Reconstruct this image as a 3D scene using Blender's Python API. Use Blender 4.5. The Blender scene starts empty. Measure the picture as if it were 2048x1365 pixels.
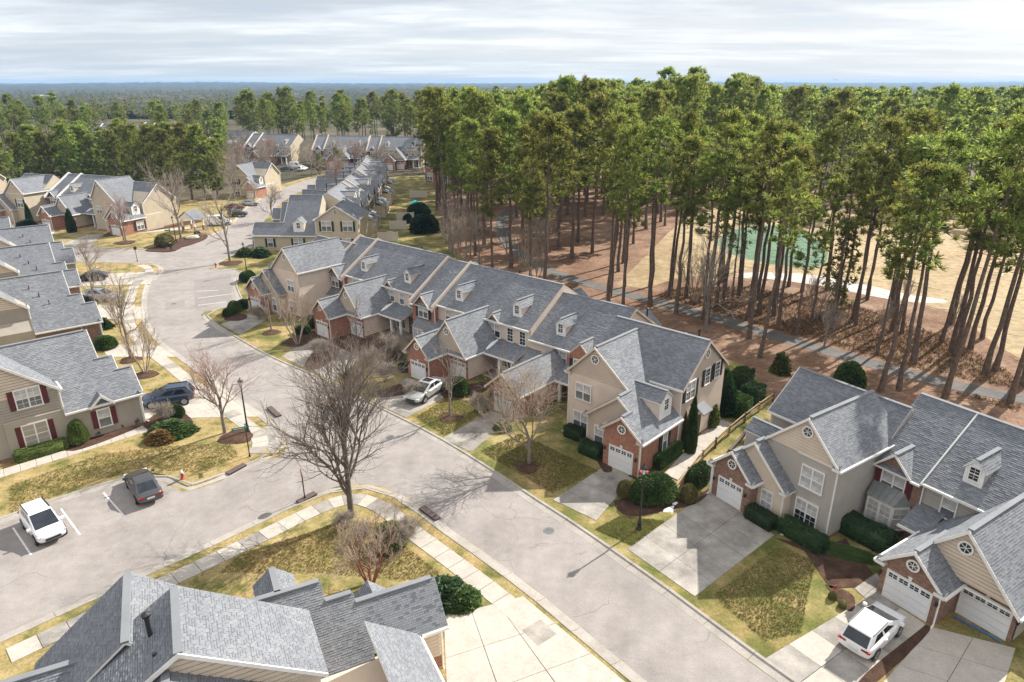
import bpy, math, random
import numpy as np
from mathutils import Vector, Matrix
R = math.radians
sc = bpy.context.scene
# ------------------------------------------------------------------ camera, sky, sun, exposure
CAM_H, FPX, HORIZON = 29.0, 1365.0, 167.0          # drone height (m), focal length and horizon row of the 2048 px photo
PITCH = math.atan((682.5 - HORIZON) / FPX)
cam = bpy.data.objects.new('camera', bpy.data.cameras.new('camera'))
sc.collection.objects.link(cam)
cam.location = (0, 0, CAM_H)
cam.rotation_euler = (math.pi / 2 - PITCH, 0, 0)
cam.data.sensor_width = 36.0
cam.data.lens = 36.0 * FPX / 2048
cam.data.clip_start, cam.data.clip_end = 0.5, 60000
sc.camera = cam
SUN_EL, SUN_AZ = R(36.4), R(41.8)                   # azimuth counted from +x towards +y
sun = bpy.data.objects.new('sun', bpy.data.lights.new('sun', 'SUN'))
sc.collection.objects.link(sun)
sun.data.energy, sun.data.angle, sun.data.color = 5.0, R(0.55), (1.0, 0.95, 0.88)
sd = Vector((math.cos(SUN_AZ) * math.cos(SUN_EL), math.sin(SUN_AZ) * math.cos(SUN_EL), math.sin(SUN_EL)))
sun.rotation_euler = sd.to_track_quat('Z', 'Y').to_euler()
sun.location = (60, 60, 120)
w = bpy.data.worlds.new('World'); sc.world = w; w.use_nodes = True
nt = w.node_tree; N = nt.nodes; LK = nt.links
for n in list(N): N.remove(n)
def wn(t, **k):
    n = N.new(t)
    for a, b in k.items(): setattr(n, a, b)
    return n
def wm(op, a, b=None):
    n = wn('ShaderNodeMath', operation=op)
    for i, x in enumerate((a, b)):
        if x is None: continue
        if isinstance(x, (int, float)): n.inputs[i].default_value = x
        else: LK.new(x, n.inputs[i])
    return n.outputs[0]
out = wn('ShaderNodeOutputWorld'); bg = wn('ShaderNodeBackground'); bg.inputs[1].default_value = 0.117
sky = wn('ShaderNodeTexSky', sky_type='NISHITA', sun_disc=False, sun_elevation=SUN_EL, sun_rotation=math.pi / 2 - SUN_AZ)
sky.air_density, sky.dust_density, sky.ozone_density = 1.0, 1.2, 1.5
tc = wn('ShaderNodeTexCoord'); sep = wn('ShaderNodeSeparateXYZ'); LK.new(tc.outputs['Generated'], sep.inputs[0])
zz = wm('ADD', wm('MAXIMUM', sep.outputs[2], 0.0), 0.055)
cx = wm('DIVIDE', sep.outputs[0], zz); cy = wm('DIVIDE', sep.outputs[1], zz)
comb = wn('ShaderNodeCombineXYZ'); LK.new(wm('MULTIPLY', cx, 0.55), comb.inputs[0]); LK.new(cy, comb.inputs[1])
n1 = wn('ShaderNodeTexNoise'); n1.inputs['Scale'].default_value = 0.5; n1.inputs['Detail'].default_value = 9; n1.inputs['Roughness'].default_value = 0.63
n2 = wn('ShaderNodeTexNoise'); n2.inputs['Scale'].default_value = 0.17; n2.inputs['Detail'].default_value = 4
LK.new(comb.outputs[0], n1.inputs[0]); LK.new(comb.outputs[0], n2.inputs[0])
r1 = wn('ShaderNodeValToRGB'); e = r1.color_ramp.elements
e[0].position, e[0].color = 0.34, (3.2, 3.55, 4.0, 1); e[1].position, e[1].color = 0.64, (7.0, 6.95, 6.9, 1)
x = e.new(0.44); x.color = (3.8, 3.85, 4.05, 1); x = e.new(0.53); x.color = (4.9, 4.9, 5.0, 1)
LK.new(n1.outputs[0], r1.inputs[0])
r2 = wn('ShaderNodeValToRGB'); e = r2.color_ramp.elements
e[0].position, e[0].color = 0.38, (.74, .79, .87, 1); e[1].position, e[1].color = 0.60, (1.14, 1.12, 1.10, 1)
LK.new(n2.outputs[0], r2.inputs[0])
mulc = wn('ShaderNodeMixRGB', blend_type='MULTIPLY'); mulc.inputs[0].default_value = 1.0
LK.new(r1.outputs[0], mulc.inputs[1]); LK.new(r2.outputs[0], mulc.inputs[2])
hz = wn('ShaderNodeMapRange'); hz.inputs[1].default_value = 0.0; hz.inputs[2].default_value = 0.16; hz.inputs[3].default_value = 0.35; hz.inputs[4].default_value = 0.93
LK.new(sep.outputs[2], hz.inputs[0])
pale = wn('ShaderNodeMixRGB'); pale.inputs[0].default_value = 0.78; pale.inputs[2].default_value = (3.9, 4.45, 4.95, 1)
LK.new(sky.outputs[0], pale.inputs[1])
mixc = wn('ShaderNodeMixRGB'); LK.new(hz.outputs[0], mixc.inputs[0]); LK.new(pale.outputs[0], mixc.inputs[1]); LK.new(mulc.outputs[0], mixc.inputs[2])
LK.new(mixc.outputs[0], bg.inputs[0]); LK.new(bg.outputs[0], out.inputs[0])
vs = sc.view_settings
sc.display_settings.display_device = 'sRGB'
vs.view_transform, vs.look, vs.gamma, vs.exposure = 'Standard', 'None', 1.0, 0.72
vs.use_curve_mapping = False
sc.cycles.max_bounces = 6; sc.cycles.diffuse_bounces = 3; sc.cycles.volume_bounces = 1; sc.cycles.transparent_max_bounces = 4
sc.cycles.use_denoising = True

HAZE = 1.2e-4
def g(px, py, z=0.0):
    """a point of the ground (height z) surveyed from the 2048 px photograph"""
    dx = (px - 1024) / FPX; dy = (682.5 - py) / FPX
    d = Vector((dx, math.cos(PITCH) + dy * math.sin(PITCH), -math.sin(PITCH) + dy * math.cos(PITCH)))
    t = (CAM_H - z) / -d.z
    return Vector((d.x * t, d.y * t, z))

# ------------------------------------------------------------------ materials
MATS = {}
def nmat(name):
    m = bpy.data.materials.new(name); m.use_nodes = True
    t = m.node_tree; b = t.nodes['Principled BSDF']
    MATS[name] = m
    return m, t, b
def node(t, typ, **k):
    n = t.nodes.new(typ)
    for a, b in k.items(): setattr(n, a, b)
    return n
def rgb(c): return (c[0], c[1], c[2], 1)
def coords(t, kind='Object', scale=1.0):
    tc = node(t, 'ShaderNodeTexCoord'); mp = node(t, 'ShaderNodeMapping')
    mp.inputs['Scale'].default_value = (scale,) * 3 if isinstance(scale, (int, float)) else scale
    t.links.new(tc.outputs[kind], mp.inputs[0])
    return mp.outputs[0]
def noise(t, vec, scale, detail=4, rough=.55):
    n = node(t, 'ShaderNodeTexNoise'); n.inputs['Scale'].default_value = scale; n.inputs['Detail'].default_value = detail; n.inputs['Roughness'].default_value = rough
    t.links.new(vec, n.inputs[0]); return n.outputs[0]
def ramp(t, fac, stops):
    r = node(t, 'ShaderNodeValToRGB'); e = r.color_ramp.elements
    e[0].position, e[0].color = stops[0][0], rgb(stops[0][1]); e[1].position, e[1].color = stops[-1][0], rgb(stops[-1][1])
    for p, c in stops[1:-1]: e.new(p).color = rgb(c)
    t.links.new(fac, r.inputs[0]); return r.outputs[0]
def mix(t, fac, a, b, mode='MIX'):
    n = node(t, 'ShaderNodeMixRGB', blend_type=mode)
    for i, x in ((0, fac), (1, a), (2, b)):
        if isinstance(x, (int, float)): n.inputs[i].default_value = x
        elif isinstance(x, tuple): n.inputs[i].default_value = rgb(x)
        else: t.links.new(x, n.inputs[i])
    return n.outputs[0]
def bump(t, b, h, strength=.3, dist=.02):
    n = node(t, 'ShaderNodeBump'); n.inputs['Strength'].default_value = strength; n.inputs['Distance'].default_value = dist
    t.links.new(h, n.inputs['Height']); t.links.new(n.outputs[0], b.inputs['Normal'])
def simple(name, c, rough=.6, var=.12, scale=3.0, metal=0.0, spec=.5, fine=None):
    m, t, b = nmat(name)
    v = coords(t)
    f = noise(t, v, scale, 5)
    lo = tuple(x * (1 - var) for x in c); hi = tuple(min(1, x * (1 + var)) for x in c)
    col = ramp(t, f, [(.3, lo), (.7, hi)])
    t.links.new(col, b.inputs['Base Color'])
    b.inputs['Roughness'].default_value = rough; b.inputs['Metallic'].default_value = metal; b.inputs['Specular IOR Level'].default_value = spec
    if fine: bump(t, b, noise(t, v, fine, 3), .35, .01)
    return m
def shingle_mat(name, c1, c2, mort):
    m, t, b = nmat(name)
    v = coords(t, 'UV')
    br = node(t, 'ShaderNodeTexBrick', offset=.5, squash=1)
    br.inputs['Scale'].default_value = 1; br.inputs['Brick Width'].default_value = .34; br.inputs['Row Height'].default_value = .17
    br.inputs['Mortar Size'].default_value = .014; br.inputs['Color1'].default_value = rgb(c1); br.inputs['Color2'].default_value = rgb(c2); br.inputs['Mortar'].default_value = rgb(mort)
    t.links.new(v, br.inputs[0])
    f = noise(t, v, .55, 5)
    c = mix(t, .55, br.outputs[0], ramp(t, f, [(.3, (.74, .74, .76)), (.7, (1.2, 1.19, 1.17))]), 'MULTIPLY')
    c = mix(t, .5, c, ramp(t, noise(t, v, 26, 2), [(.3, (.7, .7, .7)), (.7, (1.3, 1.3, 1.3))]), 'MULTIPLY')
    t.links.new(c, b.inputs['Base Color']); b.inputs['Roughness'].default_value = .88; b.inputs['Specular IOR Level'].default_value = .3
    bump(t, b, br.outputs['Fac'], -.5, .012)
    return m
shingle_mat('shingles_far', (.175, .186, .208), (.245, .255, .272), (.095, .102, .115))
for i, c in enumerate(((.222, .231, .245), (.202, .212, .23), (.135, .146, .165), (.242, .25, .262))):
    m, t, b = nmat('shingle_%s' % 'pale slate dark light'.split()[i])
    v = coords(t)
    cc = mix(t, .6, c, ramp(t, noise(t, v, 30, 2), [(.3, (.7, .7, .7)), (.7, (1.3, 1.3, 1.3))]), 'MULTIPLY')
    cc = mix(t, .6, cc, ramp(t, noise(t, v, .5, 4), [(.3, (.8, .8, .81)), (.7, (1.16, 1.15, 1.13))]), 'MULTIPLY')
    t.links.new(cc, b.inputs['Base Color']); b.inputs['Roughness'].default_value = .88; b.inputs['Specular IOR Level'].default_value = .3
def brick_mat(name, c1, c2, mort):
    m, t, b = nmat(name)
    v = coords(t, 'UV')
    br = node(t, 'ShaderNodeTexBrick', offset=.5)
    br.inputs['Scale'].default_value = 1; br.inputs['Brick Width'].default_value = .23; br.inputs['Row Height'].default_value = .083
    br.inputs['Mortar Size'].default_value = .011; br.inputs['Bias'].default_value = -.1
    br.inputs['Color1'].default_value = rgb(c1); br.inputs['Color2'].default_value = rgb(c2); br.inputs['Mortar'].default_value = rgb(mort)
    t.links.new(v, br.inputs[0])
    c = mix(t, .7, br.outputs[0], ramp(t, noise(t, v, 3.5, 6, .7), [(.3, (.6, .58, .57)), (.7, (1.4, 1.36, 1.34))]), 'MULTIPLY')
    c = mix(t, .55, c, ramp(t, noise(t, v, .35, 4, .6), [(.3, (.75, .74, .74)), (.7, (1.2, 1.2, 1.2))]), 'MULTIPLY')
    t.links.new(c, b.inputs['Base Color']); b.inputs['Roughness'].default_value = .85
    bump(t, b, br.outputs['Fac'], -.6, .01)
brick_mat('brick_orange', (.40, .155, .082), (.27, .095, .052), (.36, .26, .21))
brick_mat('brick_mottled', (.30, .13, .075), (.11, .058, .042), (.32, .27, .22))
def siding(name, c):
    m, t, b = nmat(name)
    v = coords(t)
    f = noise(t, v, .9, 5, .6)
    col = mix(t, .7, c, ramp(t, f, [(.3, (.86, .86, .87)), (.7, (1.12, 1.11, 1.1))]), 'MULTIPLY')
    t.links.new(col, b.inputs['Base Color']); b.inputs['Roughness'].default_value = .55
siding('siding_pink_beige', (.70, .575, .475)); siding('siding_gable_tan', (.52, .43, .34)); siding('siding_greige', (.41, .38, .335))
siding('siding_cream', (.64, .535, .42)); siding('siding_yellow', (.54, .46, .335)); siding('siding_taupe', (.36, .32, .265))
simple('trim_white', (.78, .755, .71), .45, .05); simple('trim_beige', (.60, .50, .41), .5, .05); simple('white_paint', (.80, .80, .79), .4, .04)
simple('door_white', (.78, .78, .78), .42, .04, 1.5); simple('shutter_black', (.022, .024, .028), .5); simple('shutter_burgundy', (.10, .014, .02), .5); simple('shutter_green', (.012, .035, .026), .5)
simple('black_metal', (.014, .014, .015), .4, .2); simple('grey_metal', (.22, .225, .22), .42, .12, 2, .35); simple('pipe_black', (.02, .02, .022), .5)
def glass(name, c, rough=.06):
    m, t, b = nmat(name)
    v = coords(t)
    col = ramp(t, noise(t, v, 1.6, 3), [(.35, tuple(x * .7 for x in c)), (.65, tuple(min(1, x * 1.25) for x in c))])
    t.links.new(col, b.inputs['Base Color']); b.inputs['Roughness'].default_value = rough; b.inputs['Specular IOR Level'].default_value = .7
glass('glass_dark', (.028, .034, .04)); glass('glass_blind', (.46, .46, .46), .18); glass('glass_screen', (.13, .14, .15), .22); glass('glass_room', (.06, .055, .05)); glass('car_glass', (.02, .026, .032), .04)
def ground_mat(name, stops, s1, fine, stops2=None, s2=.15, f2=.7, bstr=.5, bd=.04, streak=None):
    m, t, b = nmat(name)
    v = coords(t)
    c = ramp(t, noise(t, v, s1, 6, .65), stops)
    if stops2:
        c = mix(t, f2, c, ramp(t, noise(t, v, s2, 5, .6), stops2), 'MULTIPLY')
    fv = coords(t, 'Object', streak) if streak else v
    fn = noise(t, fv, fine, 4, .75)
    c = mix(t, .75, c, ramp(t, fn, [(.28, (.5, .5, .5)), (.72, (1.5, 1.5, 1.5))]), 'MULTIPLY')
    t.links.new(c, b.inputs['Base Color']); b.inputs['Roughness'].default_value = .95; b.inputs['Specular IOR Level'].default_value = .2
    bump(t, b, fn, bstr, bd)
    return m, t, b
ground_mat('lawn_dry', [(.30, (.085, .10, .028)), (.40, (.19, .165, .06)), (.50, (.32, .24, .11)), (.70, (.43, .32, .175))], .55, 6.5, [(.35, (.80, .95, .75)), (.65, (1.1, 1.02, .98))], .13)
ground_mat('lawn_green', [(.32, (.085, .10, .026)), (.43, (.145, .14, .042)), (.53, (.245, .195, .078)), (.64, (.40, .295, .155))], .3, 6.5, [(.35, (.85, 1.0, .8)), (.65, (1.1, 1, .95))], .17)
ground_mat('lawn_straw', [(.3, (.26, .20, .075)), (.5, (.40, .285, .12)), (.7, (.47, .33, .15))], .7, 7, [(.35, (.85, .95, .8)), (.65, (1.05, 1, 1))], .2)
ground_mat('mulch', [(.3, (.045, .024, .016)), (.6, (.10, .055, .036)), (.75, (.15, .095, .065))], 1.5, 9, bstr=.9, bd=.06)
ground_mat('pine_straw', [(.28, (.13, .072, .045)), (.45, (.225, .128, .08)), (.6, (.30, .19, .125)), (.74, (.41, .30, .21))], .14, 2.6, [(.35, (.74, .76, .78)), (.65, (1.12, 1.1, 1.08))], .5, .8, .9, .12)
ground_mat('fairway', [(.3, (.30, .215, .12)), (.5, (.38, .285, .165)), (.7, (.45, .35, .215))], .06, .8, [(.35, (.9, .92, .9)), (.65, (1.06, 1.04, 1.0))], .02, .7, .3, .05)
ground_mat('putting_green', [(.3, (.10, .18, .11)), (.7, (.15, .235, .15))], .1, 1.4, bstr=.2)
ground_mat('sand', [(.3, (.50, .455, .41)), (.7, (.62, .58, .53))], .5, 3, bstr=.3)
ground_mat('ground_far', [(.3, (.045, .055, .026)), (.45, (.085, .075, .042)), (.6, (.15, .115, .08)), (.74, (.20, .16, .11))], .02, .4, [(.35, (.7, .75, .7)), (.65, (1.1, 1.05, 1.0))], .004, .8, .6, .4)
ground_mat('canopy_far', [(.3, (.022, .033, .016)), (.47, (.042, .05, .024)), (.56, (.085, .07, .05)), (.7, (.14, .11, .085))], .011, .09, [(.35, (.6, .75, .7)), (.65, (1.2, 1.1, 1.05))], .0022, .8, 1.0, 6)
def pave(name, lo, hi, s, fine, stain=.5, crack=0, cscale=.16):
    m, t, b = nmat(name)
    v = coords(t)
    c = ramp(t, noise(t, v, s, 6, .62), [(.3, lo), (.7, hi)])
    c = mix(t, stain, c, ramp(t, noise(t, v, .22, 6, .7), [(.32, (.68, .67, .66)), (.55, (1, 1, 1)), (.75, (1.12, 1.11, 1.1))]), 'MULTIPLY')
    fn = noise(t, v, fine, 2, .6)
    c = mix(t, .5, c, ramp(t, fn, [(.3, (.78, .78, .78)), (.7, (1.22, 1.22, 1.22))]), 'MULTIPLY')
    if crack:
        wv = node(t, 'ShaderNodeVectorMath', operation='ADD'); nn = node(t, 'ShaderNodeTexNoise'); nn.inputs['Scale'].default_value = .5; nn.inputs['Detail'].default_value = 4
        sc_ = node(t, 'ShaderNodeVectorMath', operation='SCALE'); sc_.inputs['Scale'].default_value = 2.4
        t.links.new(v, nn.inputs[0]); t.links.new(nn.outputs['Color'], sc_.inputs[0]); t.links.new(v, wv.inputs[0]); t.links.new(sc_.outputs[0], wv.inputs[1])
        vo = node(t, 'ShaderNodeTexVoronoi', feature='DISTANCE_TO_EDGE'); vo.inputs['Scale'].default_value = cscale
        t.links.new(wv.outputs[0], vo.inputs[0])
        gate = ramp(t, noise(t, v, .09, 3), [(.44, (0, 0, 0)), (.54, (1, 1, 1))])
        line = ramp(t, vo.outputs['Distance'], [(.0012, (crack,) * 3), (.0045, (0, 0, 0))])
        k = mix(t, 1.0, gate, line, 'MULTIPLY')
        c = mix(t, k, c, (.10, .095, .09))
    t.links.new(c, b.inputs['Base Color']); b.inputs['Roughness'].default_value = .9; b.inputs['Specular IOR Level'].default_value = .25
    bump(t, b, fn, .25, .006)
pave('asphalt', (.275, .247, .228), (.35, .318, .295), .9, 11, .6, .8); pave('asphalt_path', (.12, .112, .105), (.17, .16, .15), .8, 9, .5)
pave('asphalt_patch', (.24, .215, .2), (.29, .265, .25), 1.2, 11, .3)
pave('concrete', (.42, .38, .325), (.52, .475, .415), 1.3, 12, .35); pave('concrete_old', (.22, .20, .18), (.46, .425, .375), .55, 12, 1.0); pave('concrete_curb', (.33, .30, .265), (.43, .395, .35), 1.0, 12, .7)
simple('joint_dark', (.07, .06, .05), .95); simple('paint_line', (.72, .72, .70), .7, .12, 4)
simple('bark_pine', (.135, .095, .07), .95, .45, 3.0, fine=9); simple('bark_grey', (.21, .175, .145), .95, .35, 3.5, fine=10); simple('bark_brown', (.13, .105, .088), .95, .3, 3); simple('twig_brown', (.20, .16, .132), .95, .25, 2); simple('bark_twig', (.34, .285, .235), .95, .25, 2); simple('bark_tan', (.36, .28, .21), .9, .2, 2); simple('bark_red', (.25, .12, .085), .9, .2, 2); simple('twig_pink', (.36, .245, .205), .9, .2, 2)
def leaf_mat(name, c, var=.35, hue=.03, tr=.25):
    m, t, b = nmat(name)
    oi = node(t, 'ShaderNodeObjectInfo')
    v = coords(t)
    f = noise(t, v, .9, 4)
    col = ramp(t, f, [(.3, tuple(x * (1 - var) for x in c)), (.7, tuple(x * (1 + var) for x in c))])
    hs = node(t, 'ShaderNodeHueSaturation')
    mr = node(t, 'ShaderNodeMapRange'); mr.inputs[3].default_value = .5 - hue; mr.inputs[4].default_value = .5 + hue
    t.links.new(oi.outputs['Random'], mr.inputs[0]); t.links.new(mr.outputs[0], hs.inputs['Hue'])
    mv = node(t, 'ShaderNodeMapRange'); mv.inputs[3].default_value = .75; mv.inputs[4].default_value = 1.3
    t.links.new(oi.outputs['Random'], mv.inputs[0]); t.links.new(mv.outputs[0], hs.inputs['Value'])
    t.links.new(col, hs.inputs['Color']); t.links.new(hs.outputs[0], b.inputs['Base Color'])
    b.inputs['Roughness'].default_value = .6; b.inputs['Specular IOR Level'].default_value = .3
    if tr:
        tl = node(t, 'ShaderNodeBsdfTranslucent'); ms = node(t, 'ShaderNodeMixShader'); ms.inputs[0].default_value = tr
        t.links.new(hs.outputs[0], tl.inputs[0]); o = t.nodes['Material Output']
        t.links.new(b.outputs[0], ms.inputs[1]); t.links.new(tl.outputs[0], ms.inputs[2]); t.links.new(ms.outputs[0], o.inputs[0])
leaf_mat('needles', (.225, .262, .056), .35, .025, .55); leaf_mat('needles_tip', (.38, .385, .08), .3, .025, .55); leaf_mat('needles_dark', (.125, .16, .045), .35, .02, .5)
leaf_mat('leaf_hedge', (.062, .105, .024), .5, .01, .25); leaf_mat('leaf_light', (.13, .17, .04), .45, .02, .25); leaf_mat('leaf_olive', (.16, .15, .045), .4, .02, .2); leaf_mat('leaf_dark', (.036, .068, .022), .5, .01, .2)
leaf_mat('leaf_rust', (.20, .12, .04), .3, .02, .2)
simple('wood_rail', (.36, .25, .14), .8, .25, 4); simple('wood_dark', (.10, .07, .05), .9, .3, 4); simple('block_stone', (.16, .12, .10), .95, .4, 5); simple('vinyl_fence', (.58, .53, .47), .5, .05)
simple('snow', (.82, .84, .88), .6, .05); simple('rock', (.62, .55, .45), .9, .2); simple('hydrant_red', (.42, .03, .025), .45); simple('hydrant_white', (.7, .68, .64), .5); simple('sign_green', (.0, .22, .12), .45); simple('sign_red', (.38, .05, .045), .5, .15)
simple('tyre', (.018, .018, .018), .8); simple('rim', (.42, .42, .43), .3, .05, 2, .8); simple('light_red', (.35, .012, .012), .25); simple('lamp_clear', (.62, .64, .66), .15); simple('plastic_black', (.02, .02, .021), .5); simple('plate', (.6, .6, .62), .5); simple('utility_green', (.06, .12, .085), .6); simple('cloth_black', (.013, .015, .022), .9); simple('skin', (.45, .28, .2), .6); simple('hair_pale', (.5, .46, .42), .8); simple('umbrella_red', (.45, .06, .05), .8); simple('tarp_blue', (.05, .42, .52), .7); simple('building_white', (.68, .68, .68), .7); simple('building_tan', (.45, .40, .35), .8); simple('ac_metal', (.30, .31, .31), .5); simple('door_wood', (.05, .02, .018), .5); simple('drain_rust', (.11, .075, .07), .9)
simple('tarp_sheet_blue', (.06, .15, .36), .5)
def car_paint(name, c, metal=.0):
    m, t, b = nmat(name)
    b.inputs['Base Color'].default_value = rgb(c); b.inputs['Metallic'].default_value = metal; b.inputs['Roughness'].default_value = .38
    b.inputs['Coat Weight'].default_value = .8; b.inputs['Coat Roughness'].default_value = .05
for n_, c_, k_ in (('paint_white', (.78, .78, .78), 0), ('paint_grey', (.085, .083, .085), .5), ('paint_blue', (.035, .06, .11), .4), ('paint_silver', (.40, .395, .375), .15), ('paint_black', (.02, .02, .024), .3), ('paint_paleblue', (.33, .37, .43), .5), ('paint_maroon', (.12, .03, .03), .3)): car_paint(n_, c_, k_)

# ------------------------------------------------------------------ mesh building
class MB:
    """collects polygons of one mesh"""
    def __init__(s): s.v = []; s.f = []; s.m = []
    def poly(s, pts, m=0):
        b = len(s.v); s.v += [tuple(p) for p in pts]; s.f.append(tuple(range(b, b + len(pts)))); s.m.append(m)
    def ext(s, pts, vec, m=0, msides=None):
        n = len(pts); b = len(s.v); vx, vy, vz = vec
        s.v += [tuple(p) for p in pts] + [(p[0] + vx, p[1] + vy, p[2] + vz) for p in pts]
        s.f.append(tuple(range(b + n - 1, b - 1, -1))); s.m.append(m)
        s.f.append(tuple(range(b + n, b + 2 * n))); s.m.append(m)
        ms = m if msides is None else msides
        for i in range(n):
            j = (i + 1) % n
            s.f.append((b + i, b + j, b + n + j, b + n + i)); s.m.append(ms)
    def box(s, x0, x1, y0, y1, z0, z1, m=0):
        s.ext([(x0, y0, z0), (x1, y0, z0), (x1, y1, z0), (x0, y1, z0)], (0, 0, z1 - z0), m)
    def beam(s, A, B, side, w, up, h, m=0):
        """bar from A to B: width w along side (centred), height h along up (from A up)"""
        A, B, side, up = Vector(A), Vector(B), Vector(side).normalized() * (w / 2), Vector(up).normalized() * h
        s.ext([A - side, A + side, A + side + up, A - side + up], B - A, m)
    def tube(s, pts, rad, n=8, m=0, cap=True):
        pts = [Vector(p) for p in pts]; b = len(s.v); k = len(pts)
        up = Vector((0, 0, 1))
        for i, p in enumerate(pts):
            d = (pts[min(i + 1, k - 1)] - pts[max(i - 1, 0)]).normalized()
            a = d.cross(up if abs(d.z) < .9 else Vector((1, 0, 0))).normalized(); c = d.cross(a)
            r = rad[i] if isinstance(rad, (list, tuple)) else rad
            for j in range(n):
                t = 2 * math.pi * j / n
                s.v.append(tuple(p + a * (r * math.cos(t)) + c * (r * math.sin(t))))
        for i in range(k - 1):
            for j in range(n):
                q = b + i * n
                s.f.append((q + j, q + (j + 1) % n, q + n + (j + 1) % n, q + n + j)); s.m.append(m)
        if cap:
            s.f.append(tuple(range(b + n - 1, b - 1, -1))); s.m.append(m)
            s.f.append(tuple(range(b + (k - 1) * n, b + k * n))); s.m.append(m)
    def lathe(s, prof, n=12, m=0, c=(0, 0, 0)):
        b = len(s.v)
        for r, z in prof:
            for j in range(n):
                t = 2 * math.pi * j / n; s.v.append((c[0] + r * math.cos(t), c[1] + r * math.sin(t), c[2] + z))
        for i in range(len(prof) - 1):
            for j in range(n):
                q = b + i * n; s.f.append((q + j, q + (j + 1) % n, q + n + (j + 1) % n, q + n + j)); s.m.append(m)
    def mesh(s, name, mats, smooth=False):
        me = bpy.data.meshes.new(name)
        me.from_pydata(s.v, [], s.f)
        for mm in (mats if isinstance(mats, (list, tuple)) else [mats]): me.materials.append(MATS[mm])
        if len(me.polygons) == len(s.m): me.polygons.foreach_set('material_index', s.m)
        V = np.array(s.v)
        uv = me.uv_layers.new(name='UVMap'); arr = np.zeros((len(me.loops), 2)); li = 0
        for f in s.f:
            P = V[list(f)]
            Q = np.roll(P, -1, axis=0)
            nx, ny, nz = np.cross(P, Q).sum(axis=0) if len(P) > 2 else (0, 0, 1)
            ln = math.sqrt(nx * nx + ny * ny + nz * nz) or 1; nx, ny, nz = nx / ln, ny / ln, nz / ln
            hl = math.hypot(nx, ny)
            if hl < .02: ax, ay = (1, 0, 0), (0, 1, 0)
            else:
                ax = (-ny / hl, nx / hl, 0); ay = (ny * ax[2] - nz * ax[1], nz * ax[0] - nx * ax[2], nx * ax[1] - ny * ax[0])
            k = len(f); arr[li:li + k, 0] = P @ np.array(ax); arr[li:li + k, 1] = P @ np.array(ay); li += k
        if li == len(me.loops): uv.data.foreach_set('uv', arr.ravel())
        if smooth: me.polygons.foreach_set('use_smooth', [True] * len(me.polygons))
        me.update()
        return me
    def build(s, name, mats, parent=None, kind=None, smooth=False):
        return put(name, s.mesh(name, mats, smooth), parent, kind)
def put(name, me, parent=None, kind=None, loc=None, rz=0, scale=None):
    o = bpy.data.objects.new(name, me); sc.collection.objects.link(o)
    if parent is not None: o.parent = parent
    if kind: o['kind'] = kind
    if loc is not None: o.location = loc
    if rz: o.rotation_euler = (0, 0, rz)
    if scale is not None: o.scale = scale if not isinstance(scale, (int, float)) else (scale,) * 3
    return o
def np_mesh(name, V, F, mats, mi=None, smooth=False):
    V = np.asarray(V, np.float32); F = np.asarray(F, np.int32); n, k = F.shape
    me = bpy.data.meshes.new(name)
    me.vertices.add(len(V)); me.vertices.foreach_set('co', V.ravel())
    me.loops.add(n * k); me.loops.foreach_set('vertex_index', F.ravel())
    me.polygons.add(n); me.polygons.foreach_set('loop_start', np.arange(0, n * k, k, dtype=np.int32)); me.polygons.foreach_set('loop_total', np.full(n, k, np.int32))
    for mm in (mats if isinstance(mats, (list, tuple)) else [mats]): me.materials.append(MATS[mm])
    if mi is not None: me.polygons.foreach_set('material_index', np.asarray(mi, np.int32))
    if smooth: me.polygons.foreach_set('use_smooth', np.ones(n, bool))
    me.update(); me.validate()
    return me
def thing(name, label, cat, loc=(0, 0, 0), rz=0, group=None, scale=None):
    o = put(name, None, loc=loc, rz=rz, scale=scale)
    return tag(o, label, cat, group)
def tag(o, label, cat, group=None):
    o['label'] = label; o['category'] = cat
    if group: o['group'] = group
    return o
def copy_thing(root, loc, rz=None, label=None, group=None, scale=None):
    r = root.copy(); sc.collection.objects.link(r); r.location = loc
    if rz is not None: r.rotation_euler = (0, 0, rz)
    if scale is not None: r.scale = scale if not isinstance(scale, (int, float)) else (scale,) * 3
    if label: r['label'] = label
    if group: r['group'] = group
    for ch in list(root.children):
        c = ch.copy(); sc.collection.objects.link(c); c.parent = r
        for g2 in list(ch.children):
            d = g2.copy(); sc.collection.objects.link(d); d.parent = c
    return r
# ------------------------------------------------------------------ house kit
def clip_z(poly, z0, z1):
    def half(P, val, ge):
        o = []
        for i in range(len(P)):
            a, b = P[i], P[(i + 1) % len(P)]
            ia, ib = (a[1] >= val) == ge, (b[1] >= val) == ge
            if ia: o.append(a)
            if ia != ib:
                t = (val - a[1]) / (b[1] - a[1]); o.append((a[0] + (b[0] - a[0]) * t, val))
        return o
    P = half(poly, z0, True)
    return half(P, z1, False) if len(P) > 2 else []
def clip_convex(sub, cl):
    area = sum(cl[i][0] * cl[(i + 1) % len(cl)][1] - cl[(i + 1) % len(cl)][0] * cl[i][1] for i in range(len(cl)))
    if area < 0: cl = cl[::-1]
    P = sub
    for i in range(len(cl)):
        ax, ay = cl[i]; bx, by = cl[(i + 1) % len(cl)]
        Q = []
        for j in range(len(P)):
            p, q = P[j], P[(j + 1) % len(P)]
            dp = (bx - ax) * (p[1] - ay) - (by - ay) * (p[0] - ax); dq = (bx - ax) * (q[1] - ay) - (by - ay) * (q[0] - ax)
            if dp >= -1e-9: Q.append(p)
            if (dp >= -1e-9) != (dq >= -1e-9):
                t = dp / (dp - dq); Q.append((p[0] + (q[0] - p[0]) * t, p[1] + (q[1] - p[1]) * t))
        P = Q
        if len(P) < 3: return []
    return P
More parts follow.
